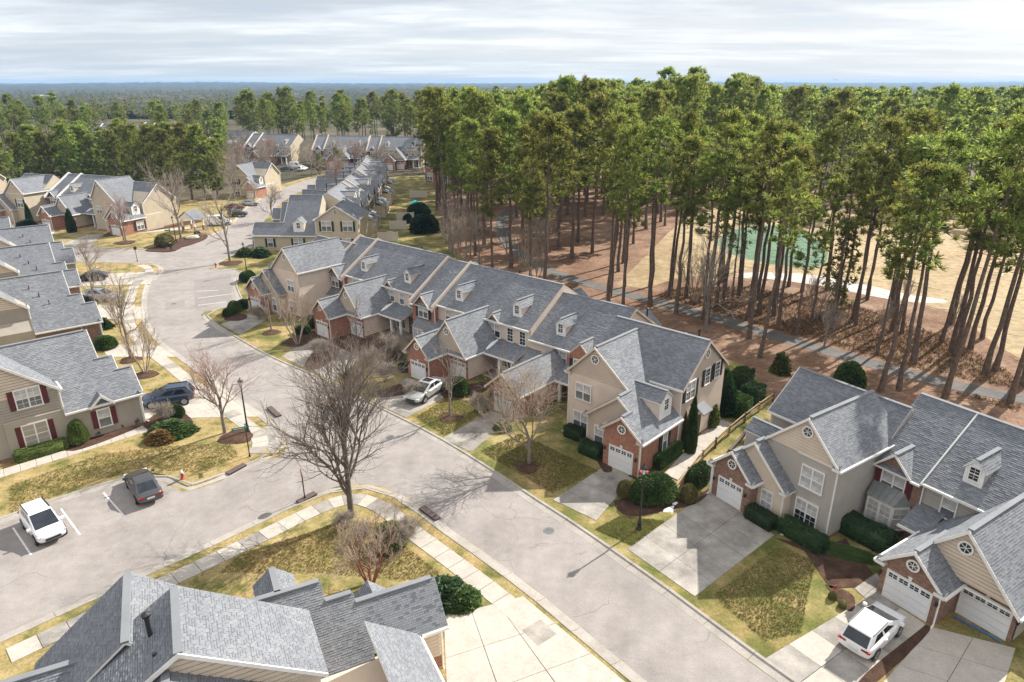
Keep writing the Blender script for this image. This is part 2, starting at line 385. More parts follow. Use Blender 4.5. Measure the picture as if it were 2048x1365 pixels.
TONES = ['shingle_pale', 'shingle_slate', 'shingle_dark', 'shingle_light']
rt = random.Random(5)
def tabs(mb, pts, single=None, TAB_W=.34, TAB_H=.17):
    """shingle tabs over the convex roof plane pts (points 3D, in order): every tab is its own tilted face with depth"""
    P = [Vector(p) for p in pts]
    n = Vector((0, 0, 0))
    for i in range(len(P)): n += P[i].cross(P[(i + 1) % len(P)])
    n.normalize()
    if n.z < 0: n = -n
    h = Vector((-n.y, n.x, 0)).normalized() if math.hypot(n.x, n.y) > 1e-4 else Vector((1, 0, 0))
    up = n.cross(h)
    if up.z < 0: up, h = -up, -h
    o = P[0]
    C = [((p - o).dot(h), (p - o).dot(up)) for p in P]
    x0, x1 = min(c[0] for c in C), max(c[0] for c in C); y0, y1 = min(c[1] for c in C), max(c[1] for c in C)
    ny = int((y1 - y0) / TAB_H) + 1
    for r in range(ny):
        ya, yb = y0 + r * TAB_H, y0 + (r + 1) * TAB_H
        off = (r % 2) * TAB_W * .5 + rt.uniform(-.06, .06)
        c = math.floor((x0 - off) / TAB_W)
        while c * TAB_W + off < x1:
            xa = c * TAB_W + off; xb = xa + TAB_W - .012; c += 1
            q = clip_convex([(xa, ya), (xb, ya), (xb, yb), (xa, yb)], C)
            if len(q) < 3: continue
            tone = rt.choices((0, 1, 2, 3), (5, 5, 2.2, 1.4))[0]
            lift = rt.choice((.012, .012, .022))
            full = len(q) == 4 and abs((q[1][0] - q[0][0])) > TAB_W * .9 and abs(q[2][1] - q[0][1]) > TAB_H * .98
            if single is not None and full and single(o + h * xa + up * ya):
                yield_tab(single, o + h * xa + up * ya, h, up, n, tone, lift, TAB_W, TAB_H); continue
            top = [tuple(o + h * a + up * b + n * (.003 + lift * (1 - (b - ya) / TAB_H))) for a, b in q]
            if full and tone != 3 and rt.random() < .55:      # laminated tab with its printed shadow band
                f_ = rt.choice((.5, .62)); fa = [q[0], q[1], (q[1][0], ya + TAB_H * f_), (q[0][0], ya + TAB_H * f_)]; fb_ = [fa[3], fa[2], q[2], q[3]]
                for part_, tn in ((fa, tone if tone != 2 else 1), (fb_, 2)): mb.poly([tuple(o + h * a + up * b + n * (.003 + lift * (1 - (b - ya) / TAB_H))) for a, b in part_], tn)
            else: mb.poly(top, tone if tone != 2 else 0)
            lo = [(a, b) for a, b in q if abs(b - ya) < 1e-6]
            if len(lo) == 2:
                A, B = (o + h * lo[0][0] + up * lo[0][1]), (o + h * lo[1][0] + up * lo[1][1])
                mb.poly([tuple(A), tuple(B), tuple(B + n * (.003 + lift)), tuple(A + n * (.003 + lift))], tone)
TAB_MESH = {}
def yield_tab(col, o, h, up, n, tone, lift, TAB_W, TAB_H):
    key = tone
    if key not in TAB_MESH:
        mb = MB(); W_, H_ = TAB_W - .012, TAB_H
        mb.v = [(0, 0, 0), (W_, 0, 0), (W_, 0, .02), (0, 0, .02), (0, H_, .003), (W_, H_, .003)]
        mb.f = [(0, 1, 2, 3), (3, 2, 5, 4), (0, 3, 4), (1, 5, 2)]; mb.m = [0] * 4
        TAB_MESH[key] = mb.mesh('shingle', [TONES[tone]])
    o_ = bpy.data.objects.new('shingle', TAB_MESH[key]); sc.collection.objects.link(o_)
    o_.matrix_basis = Matrix(((h.x, up.x, n.x, o.x), (h.y, up.y, n.y, o.y), (h.z, up.z, n.z, o.z), (0, 0, 0, 1)))
    col.made.append(o_)
class Singles:
    """chooses the shingle tabs that show largest and makes each of them an object"""
    def __init__(s, test, limit=300): s.test = test; s.made = []; s.limit = limit
    def __call__(s, p): return len(s.made) < s.limit and s.test(p)

WIN = {}
def win_mesh(w, h, double, grid):
    k = ('f', w, h, double, grid)
    if k not in WIN:
        mb = MB(); c = .085
        x, z = w / 2, h / 2
        mb.box(-x - c, x + c, -.07, .02, z, z + c + .03); mb.box(-x - c - .03, x + c + .03, -.10, .02, -z - c, -z)
        mb.box(-x - c, -x, -.065, .02, -z, z); mb.box(x, x + c, -.065, .02, -z, z)
        mb.box(-x, x, -.05, .0, -.03, .03)
        if double: mb.box(-.05, .05, -.06, .0, -z, z)
        if grid:
            cols = (4 if double else 2) if w < 1.9 else 6
            for i in range(1, cols):
                xx = -x + w * i / cols
                if double and i * 2 == cols: continue
                mb.box(xx - .011, xx + .011, -.035, 0, -z, z)
            for zz in (-z / 2, z / 2): mb.box(-x, x, -.036, -.001, zz - .011, zz + .011)
        WIN[k] = mb.mesh('window', ['trim_white'])
    return WIN[k]
def pane_mesh(w, h, m):
    k = ('p', round(w, 3), round(h, 3), m)
    if k not in WIN:
        mb = MB(); mb.box(-w / 2, w / 2, -.022, .0, -h / 2, h / 2); WIN[k] = mb.mesh('pane', [m])
    return WIN[k]
HOUSES = []
class Pieces:
    """like MB, but every bar or block becomes a part of its own"""
    def __init__(s): s.items = []
    def new(s): s.items.append(MB()); return s.items[-1]
    def beam(s, *a, **k): s.new().beam(*a, **k)
    def box(s, *a, **k): s.new().box(*a, **k)
    def ext(s, *a, **k): s.new().ext(*a, **k)
class House:
    def __init__(s, name, label, cat, t, ox, oy, mir, k, st, u0=0.0, group=None, detail=1, z=0.0):
        s.sg = 1 if mir else -1; s.u0 = u0; s.st = st; s.d = detail
        a = R(t); U = Vector((math.cos(a), math.sin(a))) * (-1 if mir else 1)
        s.root = thing(name, label, cat, (ox + U.x * u0 * k, oy + U.y * u0 * k, z), a + math.pi, group, k)
        HOUSES.append(s); s.done = False
        s.walls = {}; s.laps = {}; s.roofs = []; s.trim = Pieces(); s.gut = Pieces(); s.caps = Pieces(); s.singles = None
    def p(s, u, v, z): return (s.sg * (u - s.u0), v, z)
    def part(s, name, mb, mats, kind=None, parent=None, smooth=False): return mb.build(name, mats, parent or s.root, kind, smooth)
    def wall(s, m): return s.walls.setdefault(m, MB())
    def prism_v(s, prof, v0, v1, m):          # profile in (u, z), along v
        s.wall(m).ext([s.p(u, v0, z) for u, z in prof], (0, v1 - v0, 0))
    def prism_u(s, prof, u0, u1, m):          # profile in (v, z), along u
        s.wall(m).ext([s.p(u0, v, z) for v, z in prof], (s.sg * (u1 - u0), 0, 0))
    def lap(s, poly, mapf, nrm, m, course=.23):
        """clapboards: every course is a tilted board with its own lower edge"""
        if s.d < 1: return
        mb = s.laps.setdefault(m, MB())
        z0, z1 = min(p[1] for p in poly), max(p[1] for p in poly)
        n = Vector(s.p(nrm[0] + s.u0, nrm[1], 0))
        i = 0
        while z0 + i * course < z1 - .01:
            za, zb = z0 + i * course, min(z1, z0 + (i + 1) * course - .045); i += 1
            q = clip_z(poly, za, zb)
            if len(q) < 3: continue
            def pt(a, z): return Vector(s.p(*mapf(a, z))) + n * (.085 - .03 * (z - za) / course)
            mb.poly([pt(*x) for x in q])
            lo = [x for x in q if abs(x[1] - za) < 1e-6]
            if len(lo) >= 2:
                A = min(lo); B = max(lo); a0, b0 = Vector(s.p(*mapf(*A))), Vector(s.p(*mapf(*B)))
                mb.poly([a0 + n * .03, b0 + n * .03, pt(*B), pt(*A)])
    def lap_F(s, poly, v, m): s.lap(poly, lambda a, z: (a, v, z), (0, -1), m)
    def lap_E(s, poly, u, m): s.lap(poly, lambda a, z: (u, a, z), (-1, 0), m)
    def lap_R(s, poly, u, m): s.lap(poly, lambda a, z: (u, a, z), (1, 0), m)
    def roof(s, pts, tab=True): s.roofs.append(([s.p(*q) for q in pts], tab))
    def rake(s, A, B, axis='v', w=.06, h=.24, m=0):
        side = (0, 1, 0) if axis == 'v' else (1, 0, 0)
        a, b = Vector(s.p(*A)), Vector(s.p(*B)); s.trim.beam(a + Vector((0, 0, -h + .015)), b + Vector((0, 0, -h + .015)), side, w, (0, 0, 1), h, m)
    def gutter(s, A, B, axis='u'):
        side = (1, 0, 0) if axis == 'u' else (0, 1, 0)
        a, b = Vector(s.p(*A)), Vector(s.p(*B)); s.gut.beam(a + Vector((0, 0, -.16)), b + Vector((0, 0, -.16)), side, .15, (0, 0, 1), .15)
    def cap(s, A, B, axis):
        side = (1, 0, 0) if axis == 'u' else (0, 1, 0)
        a, b = Vector(s.p(*A)), Vector(s.p(*B)); s.caps.beam(a + Vector((0, 0, -.06)), b + Vector((0, 0, -.06)), side, .30, (0, 0, 1), .095)
    def spout(s, u, v, ztop, kick=(0, -.5)):
        mb = MB(); a = s.p(u, v, ztop)
        mb.tube([a, s.p(u, v, .3), s.p(u + kick[0] * .5, v + kick[1] * .5, .12), s.p(u + kick[0], v + kick[1], .06)], .05, 6); s.part('downspout', mb, ['trim_white'])
    def rot(s, face): return {'F': 0.0, 'E': -s.sg * math.pi / 2, 'R': s.sg * math.pi / 2, 'B': math.pi}[face]
    shift = .085
    def place(s, name, me, face, u, v, z, parent=None, kind=None, shift=0):
        if shift:
            if face == 'F': v -= shift
            elif face == 'B': v += shift
            elif face == 'E': u -= shift
            else: u += shift
        o = put(name, me, parent or s.root, kind, s.p(u, v, z) if parent is None else (u, v, z), s.rot(face) if parent is None else 0)
        return o
    def window(s, face, u, v, z, w=.9, h=1.45, double=False, grid=False, shut=None, up='glass_blind', lo='glass_screen', parent=None):
        f = s.place('window', win_mesh(w, h, double, grid), face, u, v, z, None, None, s.shift)
        n = 2 if double else 1; pw = w / n
        for i in range(n):
            for zz, m in ((h / 4, up), (-h / 4, lo)):
                put('pane', pane_mesh(pw, h / 2, m), f, None, (-w / 2 + pw * (i + .5), 0, zz))
        if shut:
            for sx in (-1, 1):
                k = ('s', h, shut)
                if k not in WIN:
                    mb = MB(); mb.box(-.19, .19, -.06, 0, -h / 2 - .04, h / 2 + .04)
                    for q in range(int(h / .16)): mb.box(-.15, .15, -.075, -.05, -h / 2 + .06 + q * .16, -h / 2 + .15 + q * .16)
                    WIN[k] = mb.mesh('shutter', [shut])
                o = put('shutter', WIN[k], f, None, (sx * (w / 2 + .30), 0, 0))
        return f
    def round_window(s, face, u, v, z, r=.36):
        k = ('r', r)
        if k not in WIN:
            mb = MB(); n = 20
            for i in range(n):
                a, b = 2 * math.pi * i / n, 2 * math.pi * (i + 1) / n
                mb.ext([(q * math.cos(t), -.06, q * math.sin(t)) for q, t in ((r, a), (r, b), (r + .1, b), (r + .1, a))], (0, .08, 0))
            for i in range(6):
                t = math.pi * i / 3 + .5; d = Vector((math.cos(t), 0, math.sin(t)))
                mb.beam(Vector((0, -.045, 0)), d * r + Vector((0, -.045, 0)), d.cross(Vector((0, 1, 0))), .035, (0, 1, 0), .03)
            WIN[k] = mb.mesh('round_window', ['trim_white'])
            mb = MB(); mb.ext([(r * math.cos(2 * math.pi * i / n), -.025, r * math.sin(2 * math.pi * i / n)) for i in range(n)], (0, .03, 0)); WIN[('rp', r)] = mb.mesh('pane', ['glass_dark'])
        f = s.place('round_window', WIN[k], face, u, v, z, None, None, s.shift if s.d else 0); put('pane', WIN[('rp', r)], f)
    def garage_door(s, u, v, w=2.15, h=2.0, face='F', keystone=True):
        k = ('g', w, h)
        if k not in WIN:
            mb = MB(); x = w / 2
            mb.box(-x - .07, -x, -.05, .03, 0, h); mb.box(x, x + .07, -.05, .03, 0, h); mb.box(-x - .07, x + .07, -.05, .03, h, h + .07)
            WIN[k] = mb.mesh('garage_door', ['trim_white'])
            mb = MB(); ph = h / 4; mb.box(-x, x, -.03, .0, .012, ph - .012)
            for i in range(4):
                a = -x + w * i / 4
                mb.box(a + .06, a + w / 4 - .06, -.04, -.028, .09, ph - .09)
            WIN[('gp', w, h)] = mb.mesh('panel', ['door_white'])
            mb = MB(); pw = w / 4 - .14
            mb.box(-pw / 2, pw / 2, -.045, 0, -ph * .24, ph * .30)
            WIN[('gw', w, h)] = mb.mesh('pane', ['glass_dark'])
            mb = MB()
            for i in range(4):
                a = -x + w * (i + .5) / 4
                mb.box(a - .015, a + .015, -.055, -.04, h - ph * .74, h - ph * .2); mb.box(a - pw / 2, a + pw / 2, -.054, -.041, h - ph * .49, h - ph * .45)
            WIN[('gm', w, h)] = mb.mesh('muntin', ['door_white'])
            mb = MB(); mb.ext([(-.07, 0, 0), (.07, 0, 0), (.12, 0, .26), (-.12, 0, .26)], (0, -.06, 0)); WIN['key'] = mb.mesh('keystone', ['trim_white'])
            mb = MB(); mb.tube([(0, -.02, 0), (0, -.14, .05), (0, -.14, 0)], .02, 5); mb.lathe([(.02, .08), (.10, .02), (.08, -.2), (.02, -.26)], 6, 0, (0, -.16, 0)); WIN['lamp'] = mb.mesh('wall_lamp', ['black_metal'])
            mb = MB(); mb.box(-.28, .28, -.03, .02, -.1, .1); WIN['plaque'] = mb.mesh('house_number_plate', ['black_metal'])
        f = s.place('garage_door', WIN[k], face, u, v, .02)
        for i in range(4): put('panel', WIN[('gp', w, h)], f, None, (0, 0, h / 4 * i))
        for i in range(4): put('pane', WIN[('gw', w, h)], f, None, (-w / 2 + w * (i + .5) / 4, 0, h - h / 8))
        put('muntin', WIN[('gm', w, h)], f, 'stuff')
        if keystone: s.place('keystone', WIN['key'], face, u, v - .005, h + .08)
        if s.d >= 1:
            s.place('wall_lamp', WIN['lamp'], face, u + w / 2 + .38, v, 1.75)
            if s.d >= 2: s.place('wall_lamp', WIN['lamp'], face, u - w / 2 - .38, v, 1.75)
    def dormer(s, q, face, ac, wd, d0, d1, zb, ze, za, ww=.55, wh=.85, m=None, over=.14):
        """q maps (along, depth, z) to (u, v, z); the roof of the dormer runs back into the main roof"""
        m = m or s.st['siding']
        mb = MB(); P = lambda a, d, z: s.p(*q(a, d, z))
        dv = Vector(P(0, 1, 0)) - Vector(P(0, 0, 0))
        mb.ext([P(ac - wd, d0, zb), P(ac + wd, d0, zb), P(ac + wd, d0, ze), P(ac, d0, za), P(ac - wd, d0, ze)], dv * (d1 - d0))
        fr = [P(ac - wd - .03, d0, zb), P(ac + wd + .03, d0, zb), P(ac + wd + .03, d0, ze), P(ac, d0, za + .02), P(ac - wd - .03, d0, ze)]
        mb.ext(fr, dv * -.035, 1)
        for sx in (-1, 1):
            z = zb + .1
            while z < ze - .05:
                i = 0
                a0 = ac + sx * (wd + .012)
                dd = d0 + (d1 - d0) * max(0, (z - zb)) / (za - zb)
                mb.poly([P(a0 + sx * .012, d0, z), P(a0 + sx * .012, d1, z), P(a0 - sx * .01, d1, z + .17), P(a0 - sx * .01, d0, z + .17)]); z += .18
        body = s.part('dormer', mb, [m, 'white_paint'])
        rb = MB(); sl = (za - ze) / wd
        for sx in (-1, 1):
            e_ = wd + over
            pts = [P(ac, d0 - over, za + .09), P(ac, d1, za + .09), P(ac + sx * e_, d1, ze - sl * over + .09), P(ac + sx * e_, d0 - over, ze - sl * over + .09)]
            rb.ext(pts, (0, 0, -.08), 0, 1)
            if s.d >= 2:
                tb = s._tabs; tb.append(pts)
        rb.beam(P(ac, d0 - over, za + .08), P(ac, d1, za + .08), Vector(P(1, 0, 0)) - Vector(P(0, 0, 0)), .28, (0, 0, 1), .06, 2)
        rb.build('dormer_roof', ['shingles_far', 'trim_white', 'shingle_slate'], body)
        u, v, z = q(ac, d0 - .035, ze - wh * .42)
        f = put('window_frame', win_mesh(ww, wh, False, True), body, None, s.p(u, v, z), s.rot(face))
        put('pane', pane_mesh(ww, wh, 'glass_dark'), body, None, s.p(u, v, z), s.rot(face))
    _tabs = None; tab = (.31, .15)
    def eyebrow(s, uc, hw, v0, ze, za, plane, m, wall_v=None):
        """small gable standing on the eave; plane(z) gives the v where the main roof has height z"""
        for sx in (-1, 1):
            s.roof([(uc, v0, za), (uc, plane(za), za), (uc + sx * hw, plane(ze), ze), (uc + sx * hw, v0, ze)])
            s.rake((uc, v0 - .02, za), (uc + sx * hw, v0 - .02, ze), 'v', .06, .2)
        s.cap((uc, v0, za), (uc, plane(za), za), 'u')
        wv = v0 + .28 if wall_v is None else wall_v
        s.wall(m).ext([s.p(uc - hw + .1, wv, ze - .25), s.p(uc + hw - .1, wv, ze - .25), s.p(uc + hw - .1, wv, ze - .02), s.p(uc, wv, za - .12), s.p(uc - hw + .1, wv, ze - .02)], (0, 1.2, 0))
    def finish(s):
        if s.done: return s.root
        s.done = True
        for m, mb in s.walls.items():
            o = s.part('brick_wall' if m.startswith('brick') else 'wall', mb, [m])
            if m in s.laps: s.laps.pop(m).build('siding_board', [m], o, 'stuff')
        for m, mb in s.laps.items(): s.part('siding_board', mb, [m], 'stuff')
        rf = MB()
        for pts, tab in s.roofs: rf.ext(pts, (0, 0, -.13), 0, 1)
        ro = s.part('roof', rf, ['shingles_far' if s.d < 2 else 'shingle_dark', s.st['trim']])
        if s.d >= 2:
            tb = MB()
            for pts, tab in s.roofs:
                if len(pts) <= 4: tabs(tb, pts, s.singles, *s.tab)
            for pts in s._tabs or []: tabs(tb, pts)
            tb.build('shingle_courses', TONES, ro, 'stuff')
            if s.singles:
                for o in s.singles.made: o.parent = ro
        for q in s.caps.items: q.build('ridge_cap', ['shingle_pale'], ro)
        for q in s.trim.items: s.part('trim', q, [s.st['trim']])
        for q in s.gut.items: s.part('gutter', q, [s.st['gut']])
        return s.root
    def vent(s, u, v, z0, z1, r=.09, capped=True):
        mb = MB(); mb.tube([s.p(u, v, z0), s.p(u, v, z1)], r, 8)
        if capped: mb.lathe([(r * 1.7, 0), (r * 1.9, .12), (r * .3, .2)], 8, 0, s.p(u, v, z1 - .08))
        mb.lathe([(r * 2.2, 0), (r * 1.2, .25)], 8, 0, s.p(u, v, z0 - .05)); s.part('vent_pipe', mb, ['pipe_black'])

STA = dict(siding='siding_pink_beige', gable='siding_gable_tan', brick='brick_orange', trim='trim_beige', gut='trim_white', shut='shutter_black')
STB = dict(siding='siding_greige', gable='siding_cream', brick='brick_mottled', trim='trim_white', gut='trim_white', shut='shutter_burgundy')
STC = dict(siding='siding_yellow', gable='siding_gable_tan', brick='brick_orange', trim='trim_white', gut='trim_white', shut='shutter_green')
STH = dict(siding='siding_taupe', gable='siding_cream', brick='brick_mottled', trim='trim_white', gut='trim_white', shut='shutter_burgundy')
def cornice(s, u, v, z, du, m):
    """little roofed return at the foot of a gable"""
    a = .55 * du
    s.roof([(u, v - .06, z + .12), (u + a, v - .06, z + .12), (u + a, v + .3, z + .34), (u, v + .3, z + .34)], False)
    s.trim.ext([s.p(u, v - .04, z - .12), s.p(u + a, v - .04, z - .12), s.p(u + a, v + .32, z - .12), s.p(u, v + .32, z - .12)], (0, 0, .12))
EP = dict(W1=3.4, ze=2.95, s=.92, ua=1.73, v2=1.1, u2=2.8, v3=2.2, u3=6.2, vF=5.5, vc=9.4, hw=3.9, uc=.2, zc=8.97, sc=.85, wr=8.57, zer=6.17, vbk=None)
def end_unit(name, label, t, ox, oy, mir, k, st, P=None, detail=1, group=None, wins=(), dormer=(3.95, .85), mid=True, cross=True, side='brick', roundw=True, door=True, singles=None):
    d = dict(EP); d.update(P or {})
    H = House(name, label, 'house', t, ox, oy, mir, k, st, 0, group, detail); H.singles = singles; H._tabs = []
    s, o, ze = d['s'], .35, d['ze']
    zr = lambda u: ze + s * (u + o)
    W1, ua, v2, u2, v3, u3, vF, vc, wr, zer, zc, hw, uc, sc_ = (d[q] for q in ('W1', 'ua', 'v2', 'u2', 'v3', 'u3', 'vF', 'vc', 'wr', 'zer', 'zc', 'hw', 'uc', 'sc'))
    if not mid: v2, u2 = v3, ua
    z3 = zr(u3); e = .12; vbk = d['vbk'] or vc
    B, S, Gm = st['brick'], st['siding'], st['gable']
    vB = 2 * vc - vF; zE = zc - sc_ * (hw - .3)
    sideM = B if side == 'brick' else S
    # bodies
    H.prism_v([(0, 0), (W1, 0), (W1, zr(0) - e), (ua, zr(ua) - e), (0, zr(0) - e)], 0, v3, B if side == 'brick' else S)
    H.prism_v([(0, 0), (W1, 0), (W1, zr(W1) - e - .05), (0, zr(0) - e)], v3, vF, sideM)
    if mid:
        um = 2 * u2
        H.prism_v([(.03, 0), (um, 0), (um, zr(0) - e), (u2, zr(u2) - e), (.03, zr(.03) - e)], v2, v3 + .1, Gm)
        H.lap_F([(W1, .35), (um, .35), (um, zr(0) - e), (u2, zr(u2) - e), (W1, zr(2 * u2 - W1) - e)] if W1 > u2 else [(W1, .35), (um, .35), (um, zr(0) - e), (u2, zr(u2) - e), (W1, zr(W1) - e)], v2, Gm)
        H.lap_F([(ua, zr(ua)), (W1, zr(2 * ua - W1)), (W1, zr(min(W1, 2 * u2 - W1)) - e), (u2, zr(u2) - e)], v2, Gm)
        H.lap_R([(v2, .35), (v3, .35), (v3, zr(0) - e), (v2, zr(0) - e)], um, Gm)
        if W1 < um: H.lap_R([(0, 2.4), (v2, 2.4), (v2, zr(0) - e), (0, zr(0) - e)], W1, S)
    slr = (z3 - zer) / (wr + .3 - u3); zw = z3 - slr * (wr - u3)
    H.prism_v([(.05, 0), (wr, 0), (wr, zw - e), (u3, z3 - e), (.05, zr(.05) - e)], v3, vbk, S)
    ul = 2 * u2 if mid else W1
    zb = zer - .05
    H.lap_F([(ul, .4), (wr, .4), (wr, min(zb, zw - e)), (ul, min(zb, zr(ul) - e))], v3, S)
    lowl = [(ua if not mid else u2, zr(u2)), (ul, zr(0)), (ul, zr(ul) - e)] if True else None
    tri = [(u2, zr(u2) - e), (ul, zr(0) - e), (ul, zr(ul) - e)]
    H.lap_F(tri, v3, S)
    uz = (zb - ze) / s - o
    H.lap_F([(uz, zb), (wr - .05 if zw > zb else wr, zb), (wr, zw - e), (u3, z3 - e)] if zw - e > zb else [(uz, zb), (u3 + (z3 - zb) / slr, zb), (u3, z3 - e)], v3 - .015, Gm)
    H.trim.box(*sorted((H.p(uz, 0, 0)[0], H.p(wr, 0, 0)[0])), v3 - .07, v3, zb - .1, zb + .06)
    if cross:
        prof = [(vF, 0), (vB, 0), (vB, zE - e), (vc, zc - e), (vF, zE - e)]
        H.prism_u(prof, uc, wr + 0, S)
        H.lap_E([(vF, .4), (vB, .4), (vB, zE - e), (vF, zE - e)], uc, S); H.lap_E([(vF, zE - e), (vB, zE - e), (vc, zc - e)], uc - .01, Gm)
        H.lap_F([(uc, zr(uc)), (min(u3, 3.2), zr(min(u3, 3.2))), (min(u3, 3.2), zE - e), (uc, zE - e)], vF, S)
    H.lap_R([(v3, .4), (vF + 3, .4), (vF + 3, zw - e), (v3, zw - e)], wr, S)
    # foundation and corner boards
    fb = MB()
    for a, b, c_, d_ in ((ul - .0, wr + .05, v3 - .05, v3 + .1), (wr - .1, wr + .052, v3 - .04, vF + 3)) + (((W1, 2 * u2 + .05, v2 - .05, v2 + .1), (2 * u2 - .1, 2 * u2 + .052, v2 - .04, v3)) if mid else ()) + (((uc - .05, uc + .1, vF + .02, vB),) if cross else ()):
        xs = sorted((H.p(a, 0, 0)[0], H.p(b, 0, 0)[0])); fb.box(xs[0], xs[1], c_, d_, 0, .42)
    H.part('foundation', fb, [B])
    for u_, v_, z_ in ((wr, v3, zw - e), (ul, v2 if mid else v3, zr(0) - e), (0, 0, zr(0) - e)) + (((uc, vF, zE - e), (uc, vB, zE - e)) if cross else ()):
        x_, y_, _ = H.p(u_, v_, 0); H.trim.box(x_ - .06, x_ + .06, y_ - .06, y_ + .06, .3 if u_ else 0.02, z_)
    # roofs
    f0 = -.3
    ue = -o
    H.roof([(ue, f0, ze), (ue, vF, ze), (ua, vF, zr(ua)), (ua, f0, zr(ua))])
    if mid: H.roof([(ua, v2 - .3, zr(ua)), (ua, vF, zr(ua)), (u2, vF, zr(u2)), (u2, v2 - .3, zr(u2))])
    H.roof([(u2, v3 - .3, zr(u2)), (u2, min(vF, vbk), zr(u2)), (u3, min(vF, vbk), z3), (u3, v3 - .3, z3)])
    H.roof([(uc + .02, vF, zr(uc)), (uc + .02, vbk, zr(uc)), (u3, vbk, z3), (u3, vF, z3)]) if vbk > vF else None
    H.roof([(2 * ua + o, f0, ze), (2 * ua + o, v2, ze), (ua, v2, zr(ua)), (ua, f0, zr(ua))])
    if mid: H.roof([(2 * u2 + o, v2 - .3, ze), (2 * u2 + o, v3, ze), (u2, v3, zr(u2)), (u2, v2 - .3, zr(u2))])
    H.roof([(wr + .3, v3 - .3, zer), (wr + .3, vbk, zer), (u3, vbk, z3), (u3, v3 - .3, z3)])
    if cross:
        zf = zc - sc_ * hw
        H.roof([(uc - .3, vc - hw, zf), (uc - .3, vc, zc), (wr, vc, zc), (wr, vc - hw, zf)]); H.roof([(uc - .3, vc + hw, zf), (uc - .3, vc, zc), (wr, vc, zc), (wr, vc + hw, zf)])
        H.cap((uc - .2, vc, zc), (wr, vc, zc), 'v')
        for q in (-1, 1): H.rake((uc - .32, vc, zc), (uc - .32, vc + q * hw, zf), 'u')
        H.gutter((uc - .3, vc - hw - .06, zf), (u2, vc - hw - .06, zf), 'v')
        H.spout(uc - .08, vF - .06, zE - .1, (-.3, -.2))
    H.cap((ua, f0 + .2, zr(ua)), (ua, v2, zr(ua)), 'u'); H.cap((u3, v3 - .1, z3), (u3, vbk, z3), 'u')
    if mid: H.cap((u2, v2, zr(u2)), (u2, v3, zr(u2)), 'u')
    for A, Bp in (((ua, f0, zr(ua)), (ue, f0, ze)), ((ua, f0, zr(ua)), (2 * ua + o, f0, ze)), ((u3, v3 - .3, z3), (u2, v3 - .3, zr(u2))), ((u3, v3 - .3, z3), (wr + .3, v3 - .3, zer))) + ((((u2, v2 - .3, zr(u2)), (ua, v2 - .3, zr(ua))), ((u2, v2 - .3, zr(u2)), (2 * u2 + o, v2 - .3, ze))) if mid else ()):
        H.rake(A, Bp)
    H.gutter((ue - .06, f0, ze), (ue - .06, vF, ze), 'u'); H.gutter((wr + .36, v3 - .3, zer), (wr + .36, vF + 2, zer), 'u'); H.gutter((2 * ua + o + .06, f0, ze), (2 * ua + o + .06, v2, ze), 'u')
    H.spout(-.08, -.06, ze - .1, (0, -.45)); H.spout(wr + .08, v3 - .08, zer - .1, (.1, -.7)); H.spout(ul + .06, (v2 if mid else v3) - .07, ze - .1, (.3, -.6))
    cornice(H, ue, f0, ze - .05, 1, S); cornice(H, 2 * ua + o, f0, ze - .05, -1, S); cornice(H, wr + .3, v3 - .3, zer - .05, -1, S)
    if mid: cornice(H, 2 * u2 + o, v2 - .3, ze - .05, -1, S)
    # openings
    if door: H.garage_door(W1 / 2, 0)
    if roundw:
        H.round_window('F', ua, 0, zr(ua) - 1.15 if zr(ua) - ze > 1.6 else zr(ua) - .95, .3)
        H.round_window('F', u3, v3 - .02, z3 - 1.15, .34)
        if cross: H.round_window('E', uc - .04, vc, zc - 1.2, .34)
    for wd in wins:
        face, a, z = wd[:3]; kw = dict(wd[3])
        u_, v_ = {'F1': (a, v2), 'F2': (a, v3 - .03), 'E': (uc - .03, a), 'G': (0, a), 'R': (wr + .03, a)}[face]
        H.window('F' if face[0] == 'F' else ('R' if face == 'R' else 'E'), u_, v_, z, **kw)
    if dormer:
        vd, wd_ = dormer
        u_at = lambda z: (z - ze) / s - o
        H.dormer(lambda a, dd, z: (dd, a, z), 'E', vd, wd_, .35, u_at(6.2), zr(.35) - .3, zr(.35) + 1.55, zr(.35) + 2.25, .6, .95)
    return H
MP = dict(L=13.62, b=3.8, vr=12.44, zr=9.14, ve=6.67, ze=5.49, ug=7.05, Wg=3.27, vg=-.76, zga=4.84, zge=2.9, u2R=4.38, v2=2.12, uba=6.85, zba=6.41, vb1=1.5, vpe=4.31, us=8.7, gw=2.15)
